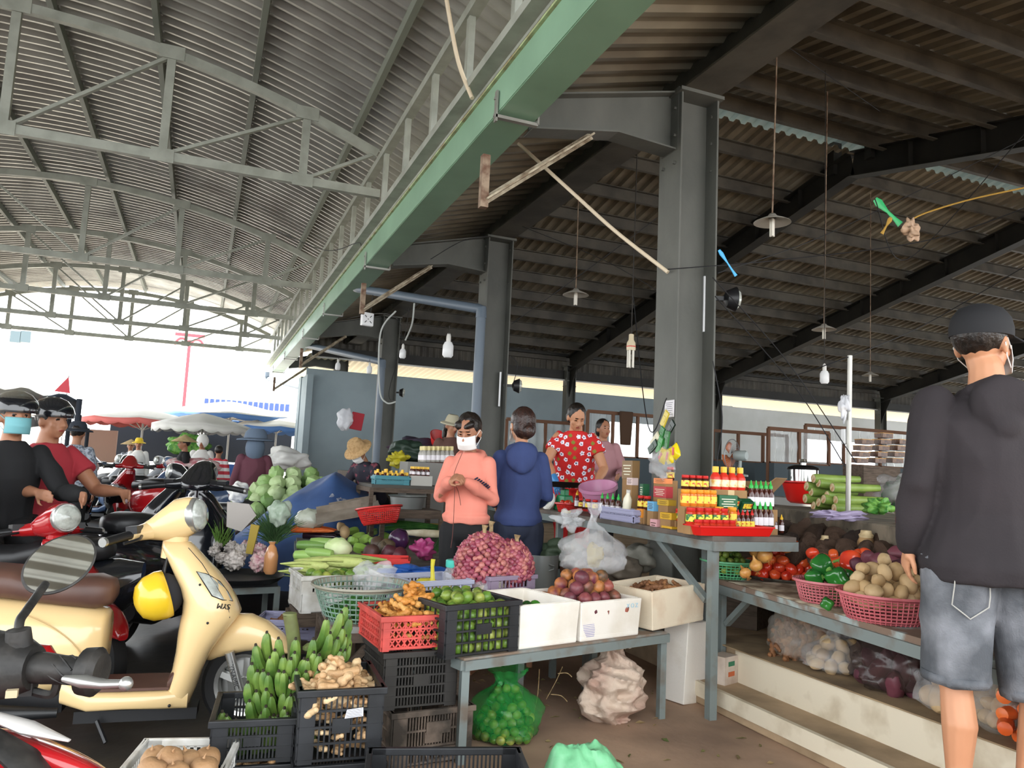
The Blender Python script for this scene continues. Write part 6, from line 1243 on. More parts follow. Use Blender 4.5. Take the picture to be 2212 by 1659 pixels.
t, J, hq = seated('rider in a plain red shirt and black helmet sitting behind the masked rider', 100, 975, 4.9, wf+D(-120), redp, sleeve='short', fat=1.15, hy=D(10)); helmet_on(t, hq, gblack, False)
# ================================================================ LEFT VEGETABLE STALL
T3 = .58; P_ = [onz(648, 1258, T3), onz(975, 1262, T3), onz(975, 1160, T3), onz(640, 1160, T3)]
table('low wide table heaped with corn, gourds, roots and greens', [(p.x, p.y) for p in P_], T3, mat('grey_boards', '#6f6a62', r=.8, c2='#56514a', sc=5), tabsteel, lw=.045)
def tz(x, y, z=.62): return onz(x, y, z)
m_husk = rnd_mat('corn_husk', ['#7f9a45', '#9aae5c', '#b5bd72', '#6f8a3a'], r=.6, bump=.4, bsc=60); m_cab = mat('pale_cabbage', '#b9cf8a', r=.5, c2='#d3dcae', sc=5, bump=.6, bsc=14)
b = MB(); b.tube([(-.13, 0, 0), (-.11, 0, 0), (-.05, 0, 0), (.03, 0, .004), (.09, .004, .006), (.14, .008, .01), (.19, .012, .012)], [.006, .022, .03, .029, .022, .012, .003], 10)
for a in (.5, 2.4, 4.4): b.tube([(-.02, .02*cos(a), .02*sin(a)), (.05, .03*cos(a), .03*sin(a)), (.13, .028*cos(a), .02*sin(a)), (.17, .05*cos(a), .02*sin(a))], [.018, .014, .007, .002], 6, flat=.4)
CO = Kind([b.build('corn_cob', m_husk)], 'corn')
for x, y, z, r, s in ((665, 1238, .62, pi-.1, .9), (700, 1228, .64, pi+.1, 1), (745, 1232, .63, pi-.2, 1.2), (775, 1226, .63, .1, 1.1), (700, 1212, .67, pi+.2, .9), (735, 1215, .68, pi, 1.1), (760, 1210, .68, .3, 1.1), (668, 1222, .66, pi-.15, .9)): CO.put(tz(x, y, z), (rr(-.3, .3), .05, r+YAW), 'green-husked corn cob on the front left of the vegetable table', 'corn cobs', s)
m_gou = rnd_mat('gourd_skin', ['#5f8a3f', '#86a85a', '#9abf66'], r=.35, bump=.1); b = MB(); b.tube([(-.1, 0, 0), (-.09, 0, 0), (-.04, 0, 0), (.04, 0, 0), (.09, 0, 0), (.1, 0, 0)], [.01, .028, .034, .033, .026, .008], 14); GO = Kind([b.build('gourd', m_gou)], 'gourd')
for x, y, z in ((672, 1178, .68), (700, 1172, .7), (690, 1195, .68), (668, 1200, .66)): GO.put(tz(x, y, z), (0, 0, YAW+rr(-.3, .3)), 'smooth green gourd stacked at the left end of the table', 'gourds')
def single(name, label, cat, m, p, fn, rot=None, **k):
    t = thing(name, label, cat, p, rot=rot or (0, 0, 0)); b = MB(); fn(b); b.build(name+'_body', m, t, **k); return t
single('cabbage', 'pale green cabbage half standing in the middle of the vegetable table', 'cabbage', m_cab, tz(730, 1185, .7), lambda b: b.ell((0, 0, 0), (.085, .08, .07), n=24, h=16, jit=.15, seed=2, sc=6))
single('cabbage', 'cabbage wrapped in clear film at the back left of the vegetable table', 'cabbage', mat('filmed_cabbage', '#b9bfae', r=.2, c2='#cfd3c4', sc=5, bump=.5, bsc=20), tz(670, 1122, .78), lambda b: b.ell((0, 0, 0), (.12, .1, .085), n=24, h=16, jit=.15, seed=5, sc=6))
m_eg = mat('aubergine_skin', '#2a1526', r=.2, coat=.5)
for x, y, l in ((690, 1158, 'long dark aubergine with a pale tip at the left of the table'), (720, 1152, 'long dark aubergine lying behind the first one')): single('aubergine', l, 'aubergine', m_eg, tz(x, y, .65), lambda b: b.tube([(-.14, 0, 0), (-.13, 0, 0), (0, 0, 0), (.12, 0, 0), (.14, 0, 0)], [.01, .028, .026, .02, .008], 14), (0, 0, YAW))
for i in range(12): CAR.put(tz(650+8*i % 62, 1146-3*(i % 3), .7), (0, 0, YAW+rr(-.4, .4)), 'orange carrot at the back left of the vegetable table', 'carrots on the table', .9)
for x, y in ((738, 1140), (752, 1132), (765, 1122), (780, 1118), (745, 1150), (772, 1133), (790, 1108)): POT.put(tz(x, y, .69), None, 'potato in the small pile behind the light green chayotes', 'potatoes on the table', 1.4)
m_ch = rnd_mat('chayote_skin', ['#86b04a', '#9ac05a', '#78a040'], r=.4, bump=.2); b = MB(); b.lobe((0, 0, 0), (.04, .034, .055), 5, .12, dimple=.2, taper=.3); CH = Kind([b.build('chayote', m_ch)], 'chayote')
for x, y in ((762, 1148), (775, 1160), (762, 1168), (800, 1130), (792, 1140), (788, 1165), (812, 1172), (828, 1160), (780, 1185), (805, 1150)): CH.put(tz(x, y, .655), (1.4, rr(-.4, .4), rr(0, 6)), 'light green ribbed chayote in the pile at the middle of the table', 'chayotes', 1.15)
single('purple_cabbage', 'dark purple cabbage resting above the red basket', 'cabbage', mat('purple_cabbage_skin', '#2d1530', r=.25, coat=.4, c2='#3f2145', sc=6), tz(862, 1166, .73), lambda b: b.ell((0, 0, 0), (.075, .07, .078), n=24, h=16, jit=.1))
qb_ = tz(835, 1232, .6); crate('plastic_basket', 'small red rectangular basket of beetroots on the vegetable table', redcol, .3, .2, .08, (qb_.x, qb_.y+.08, .585), YAW+.1, style='holes', rows=2, cat='basket')
m_be = rnd_mat('beet_skin', ['#5a2630', '#472028', '#4a4030', '#8a6a40'], r=.5, bump=.2); b = MB(); b.lobe((0, 0, 0), (.055, .05, .048), 5, .05); b.tube([(0, 0, .04), (0, .01, .065)], [.01, .004], 6); BE = Kind([b.build('beetroot', m_be)], 'beetroot')
for x, y, z in ((802, 1195, .67), (842, 1196, .67), (815, 1178, .7), (835, 1182, .7), (860, 1200, .66)): BE.put(tz(x, y, z), None, 'dark beetroot in the small red basket', 'beetroots', 1.1)
single('daikon', 'long white radish lying across the back of the vegetable table', 'radish', mat('white_radish', '#d9d0b8', r=.6, c2='#b9ac8e', sc=12), tz(915, 1152, .72), lambda b: b.tube([(-.16, 0, 0), (-.14, 0, 0), (0, 0, 0), (.14, 0, 0), (.16, 0, 0)], [.008, .02, .032, .03, .01], 12), (0, 0, YAW))
m_grn = mat('dark_scallion', '#2f5a2a', r=.5, c2='#4a7a38', sc=12)
def greens(label, p, n, L, dirv, m=m_grn, spread=.3, droop=.5, r=.003, name='herb_bunch', seed=1):
    random.seed(seed); t = thing(name, label, 'greens', p); b = MB(); d = V(dirv).normalized()
    for i in range(n):
        e = (d+V((rr(-spread, spread), rr(-spread, spread), rr(-spread, spread)*.6))).normalized(); l = L*rr(.6, 1.1); o_ = V((rr(-.03, .03), rr(-.03, .03), rr(0, .03)))
        b.tube([o_, o_+e*l*.35, o_+e*l*.7+V((0, 0, -droop*l*.15)), o_+e*l+V((0, 0, -droop*l*.5))], [r, r*1.1, r*.9, r*.3], 4, cap=False)
    b.build('stalks', m, t, smooth=60); return t
greens('dark green scallion bunch lying along the back of the vegetable table', tz(960, 1145, .72), 90, .55, (-.92, .35, .06), spread=.12, droop=.1, seed=4)
greens('drooping fine green herb bunch between the radish and the teal-lidded jar', tz(965, 1150, .72), 160, .3, (-.2, -.5, -.35), spread=.45, droop=1, r=.0022, seed=5)
greens('loose herb bunch standing behind the snack bag table', onz(590, 1175, .62), 200, .3, (0, 0, 1), spread=.9, droop=.3, r=.003, seed=6, m=mat('herb_green', '#3f5f38', r=.6, c2='#587a4a', sc=10))
greens('spiky light green scallions behind the cream scooter lens', onz(478, 1180, .55), 60, .2, (0, 0, 1), spread=.6, droop=.1, seed=7, m=mat('spring_green', '#6a8f3f', r=.5))
greens('pale leek stalks at the left of the cabbage', onz(650, 1150, .66), 40, .3, (-.7, -.2, .1), spread=.3, seed=8, m=mat('leek_green', '#8aa878', r=.5), r=.005)
q = tz(822, 1118, .84); round_basket('round_basket', 'large red plastic colander tilted on the vegetables', redcol, .17, .13, (q.x, q.y, .79), n=60, rows=9, rot=(D(-8), D(-6), 0), cat='colander')
softbag('crumpled blue plastic sheet at the right of the red basket', mat('blue_plastic', '#2a5aa5', r=.3, bump=.5), tz(885, 1245, .6), (.17, .08, .03), 3, jit_=1.2); softbag('pink plastic bag beside the hanging greens', pinkfilm, tz(912, 1205, .62), (.07, .06, .06), 5, jit_=1)
softbag('clear bag of yellow slices behind the potatoes', clearfilm, tz(722, 1125, .72), (.1, .07, .11), 7, jit_=.8, inner=mat('yellow_slices', '#c9a45c', r=.5, c2='#a8823c', sc=30)); softbag('clear knotted bag standing behind the round basket', clearfilm, at(808, 1276, 3.95), (.09, .07, .07), 9, jit_=.9)
qq = at(945, 1290, 4.05); softbag('yellow bag of green beans tied with a tall knot in the frosted bin', yellowfilm, V((qq.x-.03, qq.y+.08, .53)), (.13, .09, .05), 11, jit_=.8); b = MB(); b.tube([(0, 0, 0), (.002, 0, .05), (-.002, 0, .1), (0, 0, .14)], [.02, .012, .01, .013], 8); tag(b.build('knot', yellowfilm), 'tall yellow knot rising from the bag in the frosted bin', 'bag knot').location = (qq.x-.02, qq.y+.05, .62)
single('paper_sheet', 'yellow-brown paper sheet under the scallions', 'paper', mat('yellow_paper', '#b8933f', r=.8), tz(925, 1135, .72), lambda b: b.box((0, 0, 0), (.4, .14, .012)), (D(8), 0, YAW))
for i, (x, y, w, l) in enumerate(((765, 1108, .3, 'long folded grey cardboard leaning over the back of the table'), (735, 1120, .25, 'second folded cardboard strip beneath the long one'), (700, 1098, .2, 'torn brown cardboard at the far back left'))): single('cardboard_piece', l, 'cardboard', mat('grey_card', '#8f8578', r=.85, c2='#776c5f', sc=6), tz(x, y-8, .84), lambda b: (b.box((0, 0, 0), (w*1.5, .2, .012)), b.box((0, .1, .03), (w*1.4, .012, .06))), (D(18), D(-12), YAW+.25))
single('brick', 'grey-brown block lying on the cardboard', 'block', mat('brown_block', '#7d7068', r=.8), tz(772, 1082, .9), lambda b: b.box((0, 0, 0), (.17, .1, .06)), (0, 0, YAW+.1), bev=.008, smooth=0)
# jar with teal lid
qj = at(984, 1200, 4.3); t = thing('storage_jar', 'clear plastic jar with a teal lid beside the shallots', 'jar', (qj.x, qj.y, .52)); b = MB(); b.lathe_open([(.06, 0), (.065, .01), (.065, .14), (.05, .17), (.045, .19)], 24); b.build('jar_body', clearfilm, t); b = MB(); b.lathe([(.05, .18), (.052, .185), (.052, .215), (.048, .22), (0, .22)], 24); b.build('lid', mat('teal_lid', '#4fc0b0', r=.35), t); b = MB(); b.ell((0, 0, .06), (.05, .05, .05), jit=.2); b.build('contents', m_cut, t)
# things behind the foam boxes
lb = L1(.62, .72)
softbag('clear bag of pale garlic standing behind the foam boxes', clearfilm, V((lb.x-.03, lb.y-.05, .5)), (.11, .09, .1), 13, jit_=.3, inner=mat('garlic_cream', '#d8c4a4', r=.6, c2='#c2aa86', sc=12)); b = MB(); b.tube([(0, 0, 0), (0, 0, .03), (0, 0, .06)], [.03, .016, .03], 10); tag(b.build('bag_neck', clearfilm), 'gathered neck of the clear garlic bag', 'bag neck').location = (lb.x-.03, lb.y-.05, .68)
single('steel_pot', 'dull steel bucket with a black handle behind the shallots', 'bucket', mat('dull_steel', '#8f9290', r=.35, m=.6), at(1168, 1238, 4.9)+V((0, 0, -.1)), lambda b: (b.lathe_open([(0, 0), (.1, 0), (.115, .22), (.11, .22), (.095, .01)], 24), b.tube([(0, -.12, .17), (.03, -.13, .16), (.03, -.13, .14), (0, -.12, .13)], .005, 6)))
tb = at(1200, 1290, 5.0); table('low dark stand behind the foam boxes', [(tb.x-.3, tb.y-.2), (tb.x+.5, tb.y), (tb.x+.4, tb.y+.5), (tb.x-.35, tb.y+.3)], .5, oldwood, oldwood)
for i, (x, y, d, c, l) in enumerate(((1215, 1205, 5.0, '#33412f', 'dark green bag of greens behind the foam boxes'), (1260, 1235, 5.0, '#5c3b2c', 'brown bag behind the hanging clear bag'), (1340, 1240, 5.1, '#6f6558', 'grey-brown sack behind the purple-brown fruit'), (1390, 1215, 5.3, '#8d8a7f', 'pale folded sack in the shade under the counter'))): softbag(l, mat('shade_bag_'+c[1:], c, r=.6, bump=.4), at(x, y+20, d), (.14, .12, .09), 20+i, jit_=.5)
# big hanging clear bag
hb_ = at(1282, 1160, 4.35); t = thing('plastic_bag', 'big clear bag with a yellow packet inside hanging from the counter edge', 'bag', (hb_.x, hb_.y, .7)); b = bagmesh(.19, .15, .27, neck=.14, nh=.12, seed=4, wr=.35, flare=.6); b.build('bag_film', clearfilm, t, smooth=70)
b = MB(); b.ell((0, -.03, .1), (.05, .04, .06), n=16, h=10, jit=.6, seed=4); b.build('yellow_packet', mat('mustard_packet', '#a8912c', r=.5), t); b = MB(); b.ell((-.02, 0, .1), (.14, .11, .1), n=24, h=14, jit=.7, seed=8, sc=6); b.build('inner_film', film('inner_film', '#c9c5bf', .25), t)
softbag('small crumpled clear bag at the left of the hanging bag', clearfilm, at(1228, 1140, 4.5), (.07, .05, .05), 31, jit_=1.2)
# snack bag table behind the cream scooter
st = onz(520, 1395, 0); tzz = .5; c_ = onz(515, 1245, tzz); t = table('small steel framed table with a black tray of snack bags', [(c_.x-.22, c_.y-.12), (c_.x+.24, c_.y-.05), (c_.x+.2, c_.y+.3), (c_.x-.26, c_.y+.24)], tzz-.03, blackpl, tabsteel)
t = thing('round_tray', 'black round tray under the snack bags', 'tray', (c_.x, c_.y+.08, tzz-.028)); b = MB(); b.lathe_open([(0, 0), (.26, 0), (.29, .03), (.295, .028), (.26, -.004)], 32); b.build('tray', blackpl, t)
sn1, sn2, sn3 = mat('white_snacks', '#cfc6c0', r=.3, c2='#9d948c', sc=40, bump=.6), mat('pink_snacks', '#c78f98', r=.3, c2='#d9c5bf', sc=30, bump=.6), mat('orange_drink', '#c98f5f', r=.2, coat=.5)
for i, (x, y, m, s) in enumerate(((505, 1235, sn1, 1.2), (560, 1238, sn2, 1.2), (480, 1222, sn1, .8), (500, 1200, sn1, .9), (530, 1195, sn2, .8), (462, 1205, sn1, .7), (520, 1210, sn1, 1), (560, 1205, sn2, .9), (490, 1185, sn1, .7), (545, 1185, sn1, .7), (470, 1190, sn1, .6))): softbag('knotted clear bag of %s snacks on the black tray' % ('pink' if m is sn2 else 'white'), m, onz(x, y-4, tzz+.0+.03*(y < 1215)), (.055*s, .05*s, .05*s), 40+i, 'snack bags' if m is sn1 else 'pink snack bags', .45, sc=7)
single('drink_bag', 'tall bag of orange drink at the right edge of the black tray', 'bag', sn3, onz(583, 1240, tzz), lambda b: b.lathe([(.03, 0), (.045, .02), (.045, .12), (.03, .17), (.015, .19), (.025, .21)], 16))
single('torn_carton', 'white torn carton sheet sticking up behind the snack bags', 'cardboard', mat('pale_card', '#b3aca6', r=.8), at(518, 1112, 5.6), lambda b: b.prism([(-.09, -.09), (.02, -.12), (.12, .0), (.06, .08), (-.1, .09)], lambda x, z: (x, 0, z), lambda x, z: (x, .012, z)), (0, 0, YAW))
softbag('big clear bag of pale green leaves standing beside the torn carton', mat('frosted_leaves', '#8fa08c', r=.3, c2='#b9c4b6', sc=8, bump=.6), at(602, 1135, 5.4), (.075, .07, .09), 51, jit_=.35)
single('yellow_cloth', 'mustard yellow cloth strip hanging under the herbs', 'cloth', mat('mustard_cloth', '#a08a3a', r=.8), at(545, 1165, 5.3), lambda b: b.box((0, 0, 0), (.045, .015, .2), taper=1.3), (0, D(8), YAW))
lt = onz(635, 1360, .3); crate('plastic_bin', 'lavender bin of small dry roots half hidden behind the bananas', lavpl, .34, .26, .1, (lt.x-.02, lt.y, .27), YAW+.1, style='holes', rows=2, cat='bin')
gput(GINB, heap(lt.x-.02, lt.y, .13, .09, .29, .025, 2, 0), 'small brown root in the lavender bin', 'roots in the lavender bin', .8)
table('low stand under the lavender bin', [(lt.x-.2, lt.y-.15), (lt.x+.18, lt.y-.15), (lt.x+.18, lt.y+.15), (lt.x-.2, lt.y+.15)], .27, oldwood, oldwood)
# ================================================================ TARP, CABBAGES, REAR STALLS ALONG THE ROW
tp_ = at(720, 1110, 7.3); tarpm = mat('blue_tarp', '#3d5a8c', r=.6, c2='#324a76', sc=2, bump=.4, bsc=8)
b = MB()
def tf(u, v):
    x = (u-.5)*2.7; y = (v-.5)*1.8; h = 1.16*max(0, 1-abs(x+.1)/1.35)**.8*max(0, 1-(abs(y)/.92)**2.2)**.6
    return (x, y, h+.05*noise.noise(V((x*3, y*3, 0)))*(h > .05)+.02*noise.noise(V((x*9, y*2, 1))))
b.grid(tf, 60, 40); t = thing('tarp', 'dark blue tarpaulin draped over a heap beside the lane', 'tarpaulin', (tp_.x+.12, tp_.y+.2, .02), YAW*.4); b.build('tarp_sheet', tarpm, t, smooth=70)
m_cb = rnd_mat('cabbage_head', ['#6f9450', '#8fae6c', '#b5c795'], r=.5, bump=.7, bsc=14); b = MB(); b.ell((0, 0, 0), (.09, .09, .08), n=14, h=10, jit=.25, seed=3, sc=8); CB = Kind([b.build('cabbage', m_cb)], 'cabbage')
ch_ = at(635, 1060, 8.4)
for p in heap(ch_.x, ch_.y+.2, .62, .5, .62, .095, 5, zf=1.0): CB.put(p, None, 'green cabbage in the heap beyond the blue tarpaulin', 'cabbages beyond the tarpaulin')
table('low stand carrying the cabbage heap', [(ch_.x-.6, ch_.y-.3), (ch_.x+.6, ch_.y-.3), (ch_.x+.6, ch_.y+.7), (ch_.x-.6, ch_.y+.7)], .62, oldwood, oldwood)
s1 = [onz(800, 1048, 1.0), onz(918, 1052, 1.0)]
def prow(px0, px1, y, z, n, X_, K, label, group, sc=1):
    for i in range(n): p = onY(px0+(px1-px0)*i/max(1, n-1), y, X_); K.put((p.x, p.y, z), (0, 0, rr(0, 6)), label, group, sc)
YS_ = 6.9; pa, pb2 = onY(798, 1045, YS_), onY(925, 1050, YS_); zt = pa.z
table('rear stall table with bottles, a teal basket and a white carton', [(pa.x, YS_-.1), (pb2.x+.15, YS_-.1), (pb2.x+.15, YS_+.5), (pa.x, YS_+.5)], zt, mat('dark_board', '#4a4640', r=.7), oldwood)
crate('plastic_basket', 'teal basket of small bottles on the rear stall table', mat('teal_plastic', '#3f7f8a', r=.4), .3, .16, .07, (pa.x+.19, YS_, zt), 0, style='holes', rows=2, cat='basket')
single('carton', 'white printed carton beside the teal basket', 'box', mat('pale_carton', '#b3b0a8', r=.7), V((pa.x+.46, YS_, zt)), lambda b: b.box((0, 0, .045), (.2, .14, .09)), smooth=0)
BC = Kind([mk_bottle(film('clear_bottle', '#c9c5bd', .5, .1), PM('pale_cap', '#d9c98a'), lb_w, .15, .024, 'clear_bottle', False)], 'bottle')
BD = Kind([mk_bottle(m_glass, lid_y, lb_w, .12, .02, 'small_bottle', False)], 'bottle')
for j in range(3):
    for i in range(7): BD.put((pa.x+.06+.045*i, YS_-.04+.05*j, zt+.012), (0, 0, rr(0, 6)), 'small dark bottle in the teal basket of the rear stall', 'bottles in the teal basket', rr(.8, 1.1))
    for i in range(4): BD.put((pa.x+.39+.045*i, YS_-.04+.05*j, zt+.09), (0, 0, rr(0, 6)), 'small dark bottle standing on the white carton', 'bottles on the carton', .7)
for j in range(3):
    for i in range(7): p = onY(915+10*i, 998, 7.6); BC.put((p.x, 7.6+.06*j, p.z), (0, 0, rr(0, 6)), 'clear water bottle in the block behind the pink hoodie', 'clear bottles', 1.1)
p = onY(940, 1000, 7.6); single('display_block', 'grey block under the clear bottles', 'stand', mat('grey_block', '#7f7d78', r=.7), V((p.x, 7.7, .3)), lambda b: b.box((0, 0, (p.z-.3)/2), (.6, .34, p.z-.3)), smooth=0)
p = onY(950, 968, 9.0); single('basin', 'red basin tilted on the dark cloth heap', 'basin', redcol, p, lambda b: b.lathe_open([(0, 0), (.1, 0), (.19, .13), (.2, .13), (.11, -.01)], 24), (D(35), D(20), 0)); p = onY(905, 985, 9.2); softbag('heap of dark cloth and bags behind the clear bottles', mat('dark_heap', '#1f2230', r=.8, c2='#3a2233', sc=6), p+V((.1, 0, -.1)), (.42, .3, .16), 61, jit_=.6)
p = onY(880, 1000, 8.4); softbag('dark green bag on the rear stall', mat('dark_green_bag', '#24352a', r=.5), p, (.2, .15, .12), 62); softbag('small yellow bag on the rear stall', yellowfilm, onY(858, 1005, 8.2), (.1, .07, .07), 63, jit_=.9)
p = onY(905, 1010, 8.6); single('stall_bench', 'long dark bench carrying the rear stall goods', 'bench', oldwood, V((p.x, 9.0, .3)), lambda b: b.box((0, 0, (p.z-.35)/2), (1.5, 1.2, p.z-.4)), smooth=0)
p = at(880, 1078, 6.6); single('steel_basin', 'grey steel basin behind the red colander', 'basin', mat('dull_steel', '#8f9290'), p+V((0, 0, -.08)), lambda b: b.lathe_open([(0, 0), (.13, 0), (.15, .1), (.17, .11), (.14, .09)], 24))
table('low dark stand under the grey steel basin', [(p.x-.25, p.y-.2), (p.x+.25, p.y-.2), (p.x+.25, p.y+.2), (p.x-.25, p.y+.2)], p.z-.082, oldwood, oldwood)
softbag('white bag hanging on the far post beside the red bag', whitefilm, onY(745, 915, 12.5)+V((0, 0, -.1)), (.13, .1, .17), 71, jit_=.3); single('red_bag', 'flat red bag hanging beside the white one', 'bag', redp, onY(771, 910, 12.5), lambda b: b.box((0, 0, 0), (.2, .04, .28)), (0, D(8), 0), bev=.01)
# ================================================================ COLUMN 1 DRESSING
c1x = CX0-.16; 
def on1(x, y, X_=2.9): return onX(x, y, X_)
p = on1(1446, 883); t = thing('paper_notice', 'white printed notice pinned to the near column', 'notice', p); b = MB(); b.box((0, 0, 0), (.003, .11, .115)); b.build('paper', mat('notice_paper', '#d9d5d8', r=.7), t, smooth=0)
b = MB()
for k_ in range(7): b.box((-.0022, .004*(k_ % 2), .04-.013*k_), (.001, .085-.012*(k_ % 3), .0025))
b.build('printed_lines', mat('ink', '#3a3a48'), t, smooth=0)
cols_ = ('#c9b23a', '#1e2a22', '#2f7a3a', '#2a6a30', '#d0c8a8', '#3a8a3f', '#1d3a26')
for i, (x, y, a) in enumerate(((1436, 905, .6), (1448, 925, .8), (1428, 940, .5), (1440, 950, .2), (1415, 950, .9), (1425, 962, .4), (1410, 965, 1.0))):
    p = onX(x, y, 2.84-.006*i); t = thing('snack_packet', ['yellow', 'black', 'green', 'dark green', 'pale', 'bright green', 'very dark'][i]+' snack packet hanging in the strip on the near column', 'packet', p, rot=(a, 0, 0)); b = MB(); b.box((0, 0, 0), (.012, .05, .11)); b.box((0, 0, .056), (.004, .052, .006)); b.box((-.007, 0, 0), (.002, .03, .04)); b.build('wrapper', mat('packet_'+cols_[i][1:], cols_[i], r=.3), t, bev=.003, smooth=0)
for i, (x, y, a) in enumerate(((1432, 985, .3), (1447, 985, -.2), (1460, 975, -.5))):
    p = onX(x, y, 2.8); t = thing('snack_packet', ['left', 'middle', 'right'][i]+' one of three bright yellow packets low on the near column', 'packet', p, rot=(a, 0, 0)); b = MB(); b.grid(lambda u, v: (.02*(1-(2*u-1)**4)*(1-(2*v-1)**4), (u-.5)*.07, (v-.5)*.1), 8, 8); b.grid(lambda u, v: (-.02*(1-(2*u-1)**4)*(1-(2*v-1)**4), (u-.5)*.07, (v-.5)*.1), 8, 8); b.build('wrapper', mat('bright_yellow_wrap', '#e8cc1e', r=.25), t); b = MB(); b.box((-.022, 0, 0), (.002, .02, .05), R=Matrix.Rotation(.5, 3, 'X')); b.build('red_print', redcol, t, smooth=0)
softbag('clear bag holding small sachets under the yellow packets', clearfilm, onX(1432, 1030, 2.8), (.07, .11, .09), 81, jit_=.7)
# ================================================================ LAMPS, PIPES, POLES, WIRES
m_cord = mat('lamp_cord', '#2a2622', r=.8); m_tube = mat('lamp_tube', '#d9d4c8', r=.3); m_shade = mat('white_shade', '#a5a096', r=.4); m_bulb = mat('white_bulb', '#dcdcdc', r=.25)
def hanglamp(label, x, y, x0, y0, d, kind='shade', s=1):
    p = at(x, y, d); q = at(x0, y0, d); q = V((p.x, p.y, q.z)); q.x, q.y = at(x0, y0, d).x, at(x0, y0, d).y; t = thing('hanging_lamp', label, 'lamp', p)
    if p.x > 3.3: q.z = max(q.z, hz(q.y)-.2)
    b = MB(); b.tube([(0, 0, .14*s), (q-p)*.5, q-p], .006 if kind != 'bulb' else .004, 6); b.build('rod' if kind == 'shade' else 'cord', m_cord if kind != 'shade' else mat('rusty_iron', '#8d7a66'), t)
    if kind == 'shade':
        b = MB(); b.lathe_open([(.02, .15), (.035, .13), (.1, .1), (.13, .085), (.132, .083), (.1, .094), (.03, .12)], 24, ); b.build('lamp_shade', m_shade, t, solid=.002); b = MB()
        for a in range(3): b.tube([(.012*cos(a*2.1), .012*sin(a*2.1), -.02), (.012*cos(a*2.1), .012*sin(a*2.1), .11)], .008, 8)
        b.build('tube_bulb', m_tube, t)
    elif kind == 'cfl':
        b = MB()
        for a in range(5): b.tube([(.03*cos(a*1.257), .03*sin(a*1.257), -.02), (.03*cos(a*1.257), .03*sin(a*1.257), .17)], .011, 8)
        b.build('tube_bulb', m_tube, t); b = MB(); b.lathe([(.045, .16), (.048, .18), (.045, .24), (.028, .27), (.025, .33), (0, .34)], 20); b.build('lamp_holder', mat('cream_holder', '#cfc0a2', r=.4), t); b = MB(); b.lathe([(.0485, .195), (.0495, .2), (.0485, .205)], 20); b.build('red_band', redcol, t)
    else:
        b = MB(); b.lathe([(0, -.08), (.03, -.08), (.045, -.06), (.045, .02), (.03, .05), (0, .055)], 20); b.build('bulb', m_bulb, t); b = MB(); b.lathe([(.02, .05), (.02, .1), (.012, .12), (0, .13)], 12); b.build('lamp_holder', whitepl, t)
    if s != 1: t.scale = (s, s, s)
for a in (('lamp with a wide shade on a long rod right of the near column', 1668, 505, 1682, 140, 5.6, 'shade', 1), ('lamp with a shade on a thin rod left of the near column', 1243, 655, 1246, 440, 8.5, 'shade', 1.1), ('large compact fluorescent lamp with a red band left of the near column', 1362, 790, 1372, 500, 6.8, 'cfl', .85), ('rusty shaded lamp in the middle of the right roof bay', 1780, 728, 1788, 500, 7.8, 'shade', .9), ('pale blue-white bulb below the rusty shaded lamp', 1781, 812, 1783, 770, 7.4, 'bulb', .95), ('small far lamp with a flat shade near the right frame column', 1880, 822, 1883, 715, 11.5, 'shade', .9), ('plump white bulb left of the second column', 968, 752, 970, 716, 8.6, 'bulb', 1.35), ('small bulb on a bent cord near the second drainpipe', 870, 762, 885, 655, 9.5, 'bulb', .9), ('small far bulb left of the dark post', 730, 790, 732, 770, 13.5, 'bulb', 1.0), ('small far bulb between the posts', 798, 797, 799, 775, 13, 'bulb', 1.0)): hanglamp(*a)
for i, (x, y, X_, l) in enumerate(((1563, 645, 3.35, 'floodlight on the right side of the near column'), (1106, 833, 3.3, 'floodlight on the right side of the second column'), (861, 848, 3.35, 'bright floodlight beside the third column'))):
    p = onX(x, y, X_); t = thing('floodlight', l, 'lamp', p, D(-20)); b = MB(); b.lathe([(.02, 0), (.06, .02), (.085, .08), (.088, .085)], 20, R=Matrix.Rotation(pi/2, 3, 'Y')); b.box((-.05, 0, .0), (.1, .02, .03)); b.build('lamp_housing', blkpl, t); b = MB(); b.lathe([(.085, .08), (.06, .11), (0, .12)], 20, R=Matrix.Rotation(pi/2, 3, 'Y')); b.build('glass', lens, t)
    b = MB(); b.box((-.14, 0, -.05), (.02, .05, .4)); b.build('mounting_board', m_bulb, t, smooth=0)
p = at(793, 690, 8.9); t = thing('junction_box', 'white square perforated box hanging under the gutter', 'box', p, D(15)); b = MB(); b.box((0, 0, 0), (.15, .06, .16)); b.build('box_body', m_bulb, t, bev=.015, smooth=0); b = MB()
for a in range(4): b.box((.045*cos(a*pi/2+.8), -.032, .045*sin(a*pi/2+.8)), (.03, .003, .008), R=Matrix.Rotation(-(a*pi/2+.8), 3, 'Y'))
b.ell((0, -.032, 0), .006, n=6, h=4); b.build('slots', blkpl, t, smooth=0); b = MB(); b.tube([(.04, 0, .08), (.06, .02, .3)], .006, 6); b.build('hanging_strap', m_cord, t)
pvc = mat('grey_pvc', '#5b6672', r=.4); wpole = mat('cream_pole', '#cdbda3', r=.5)
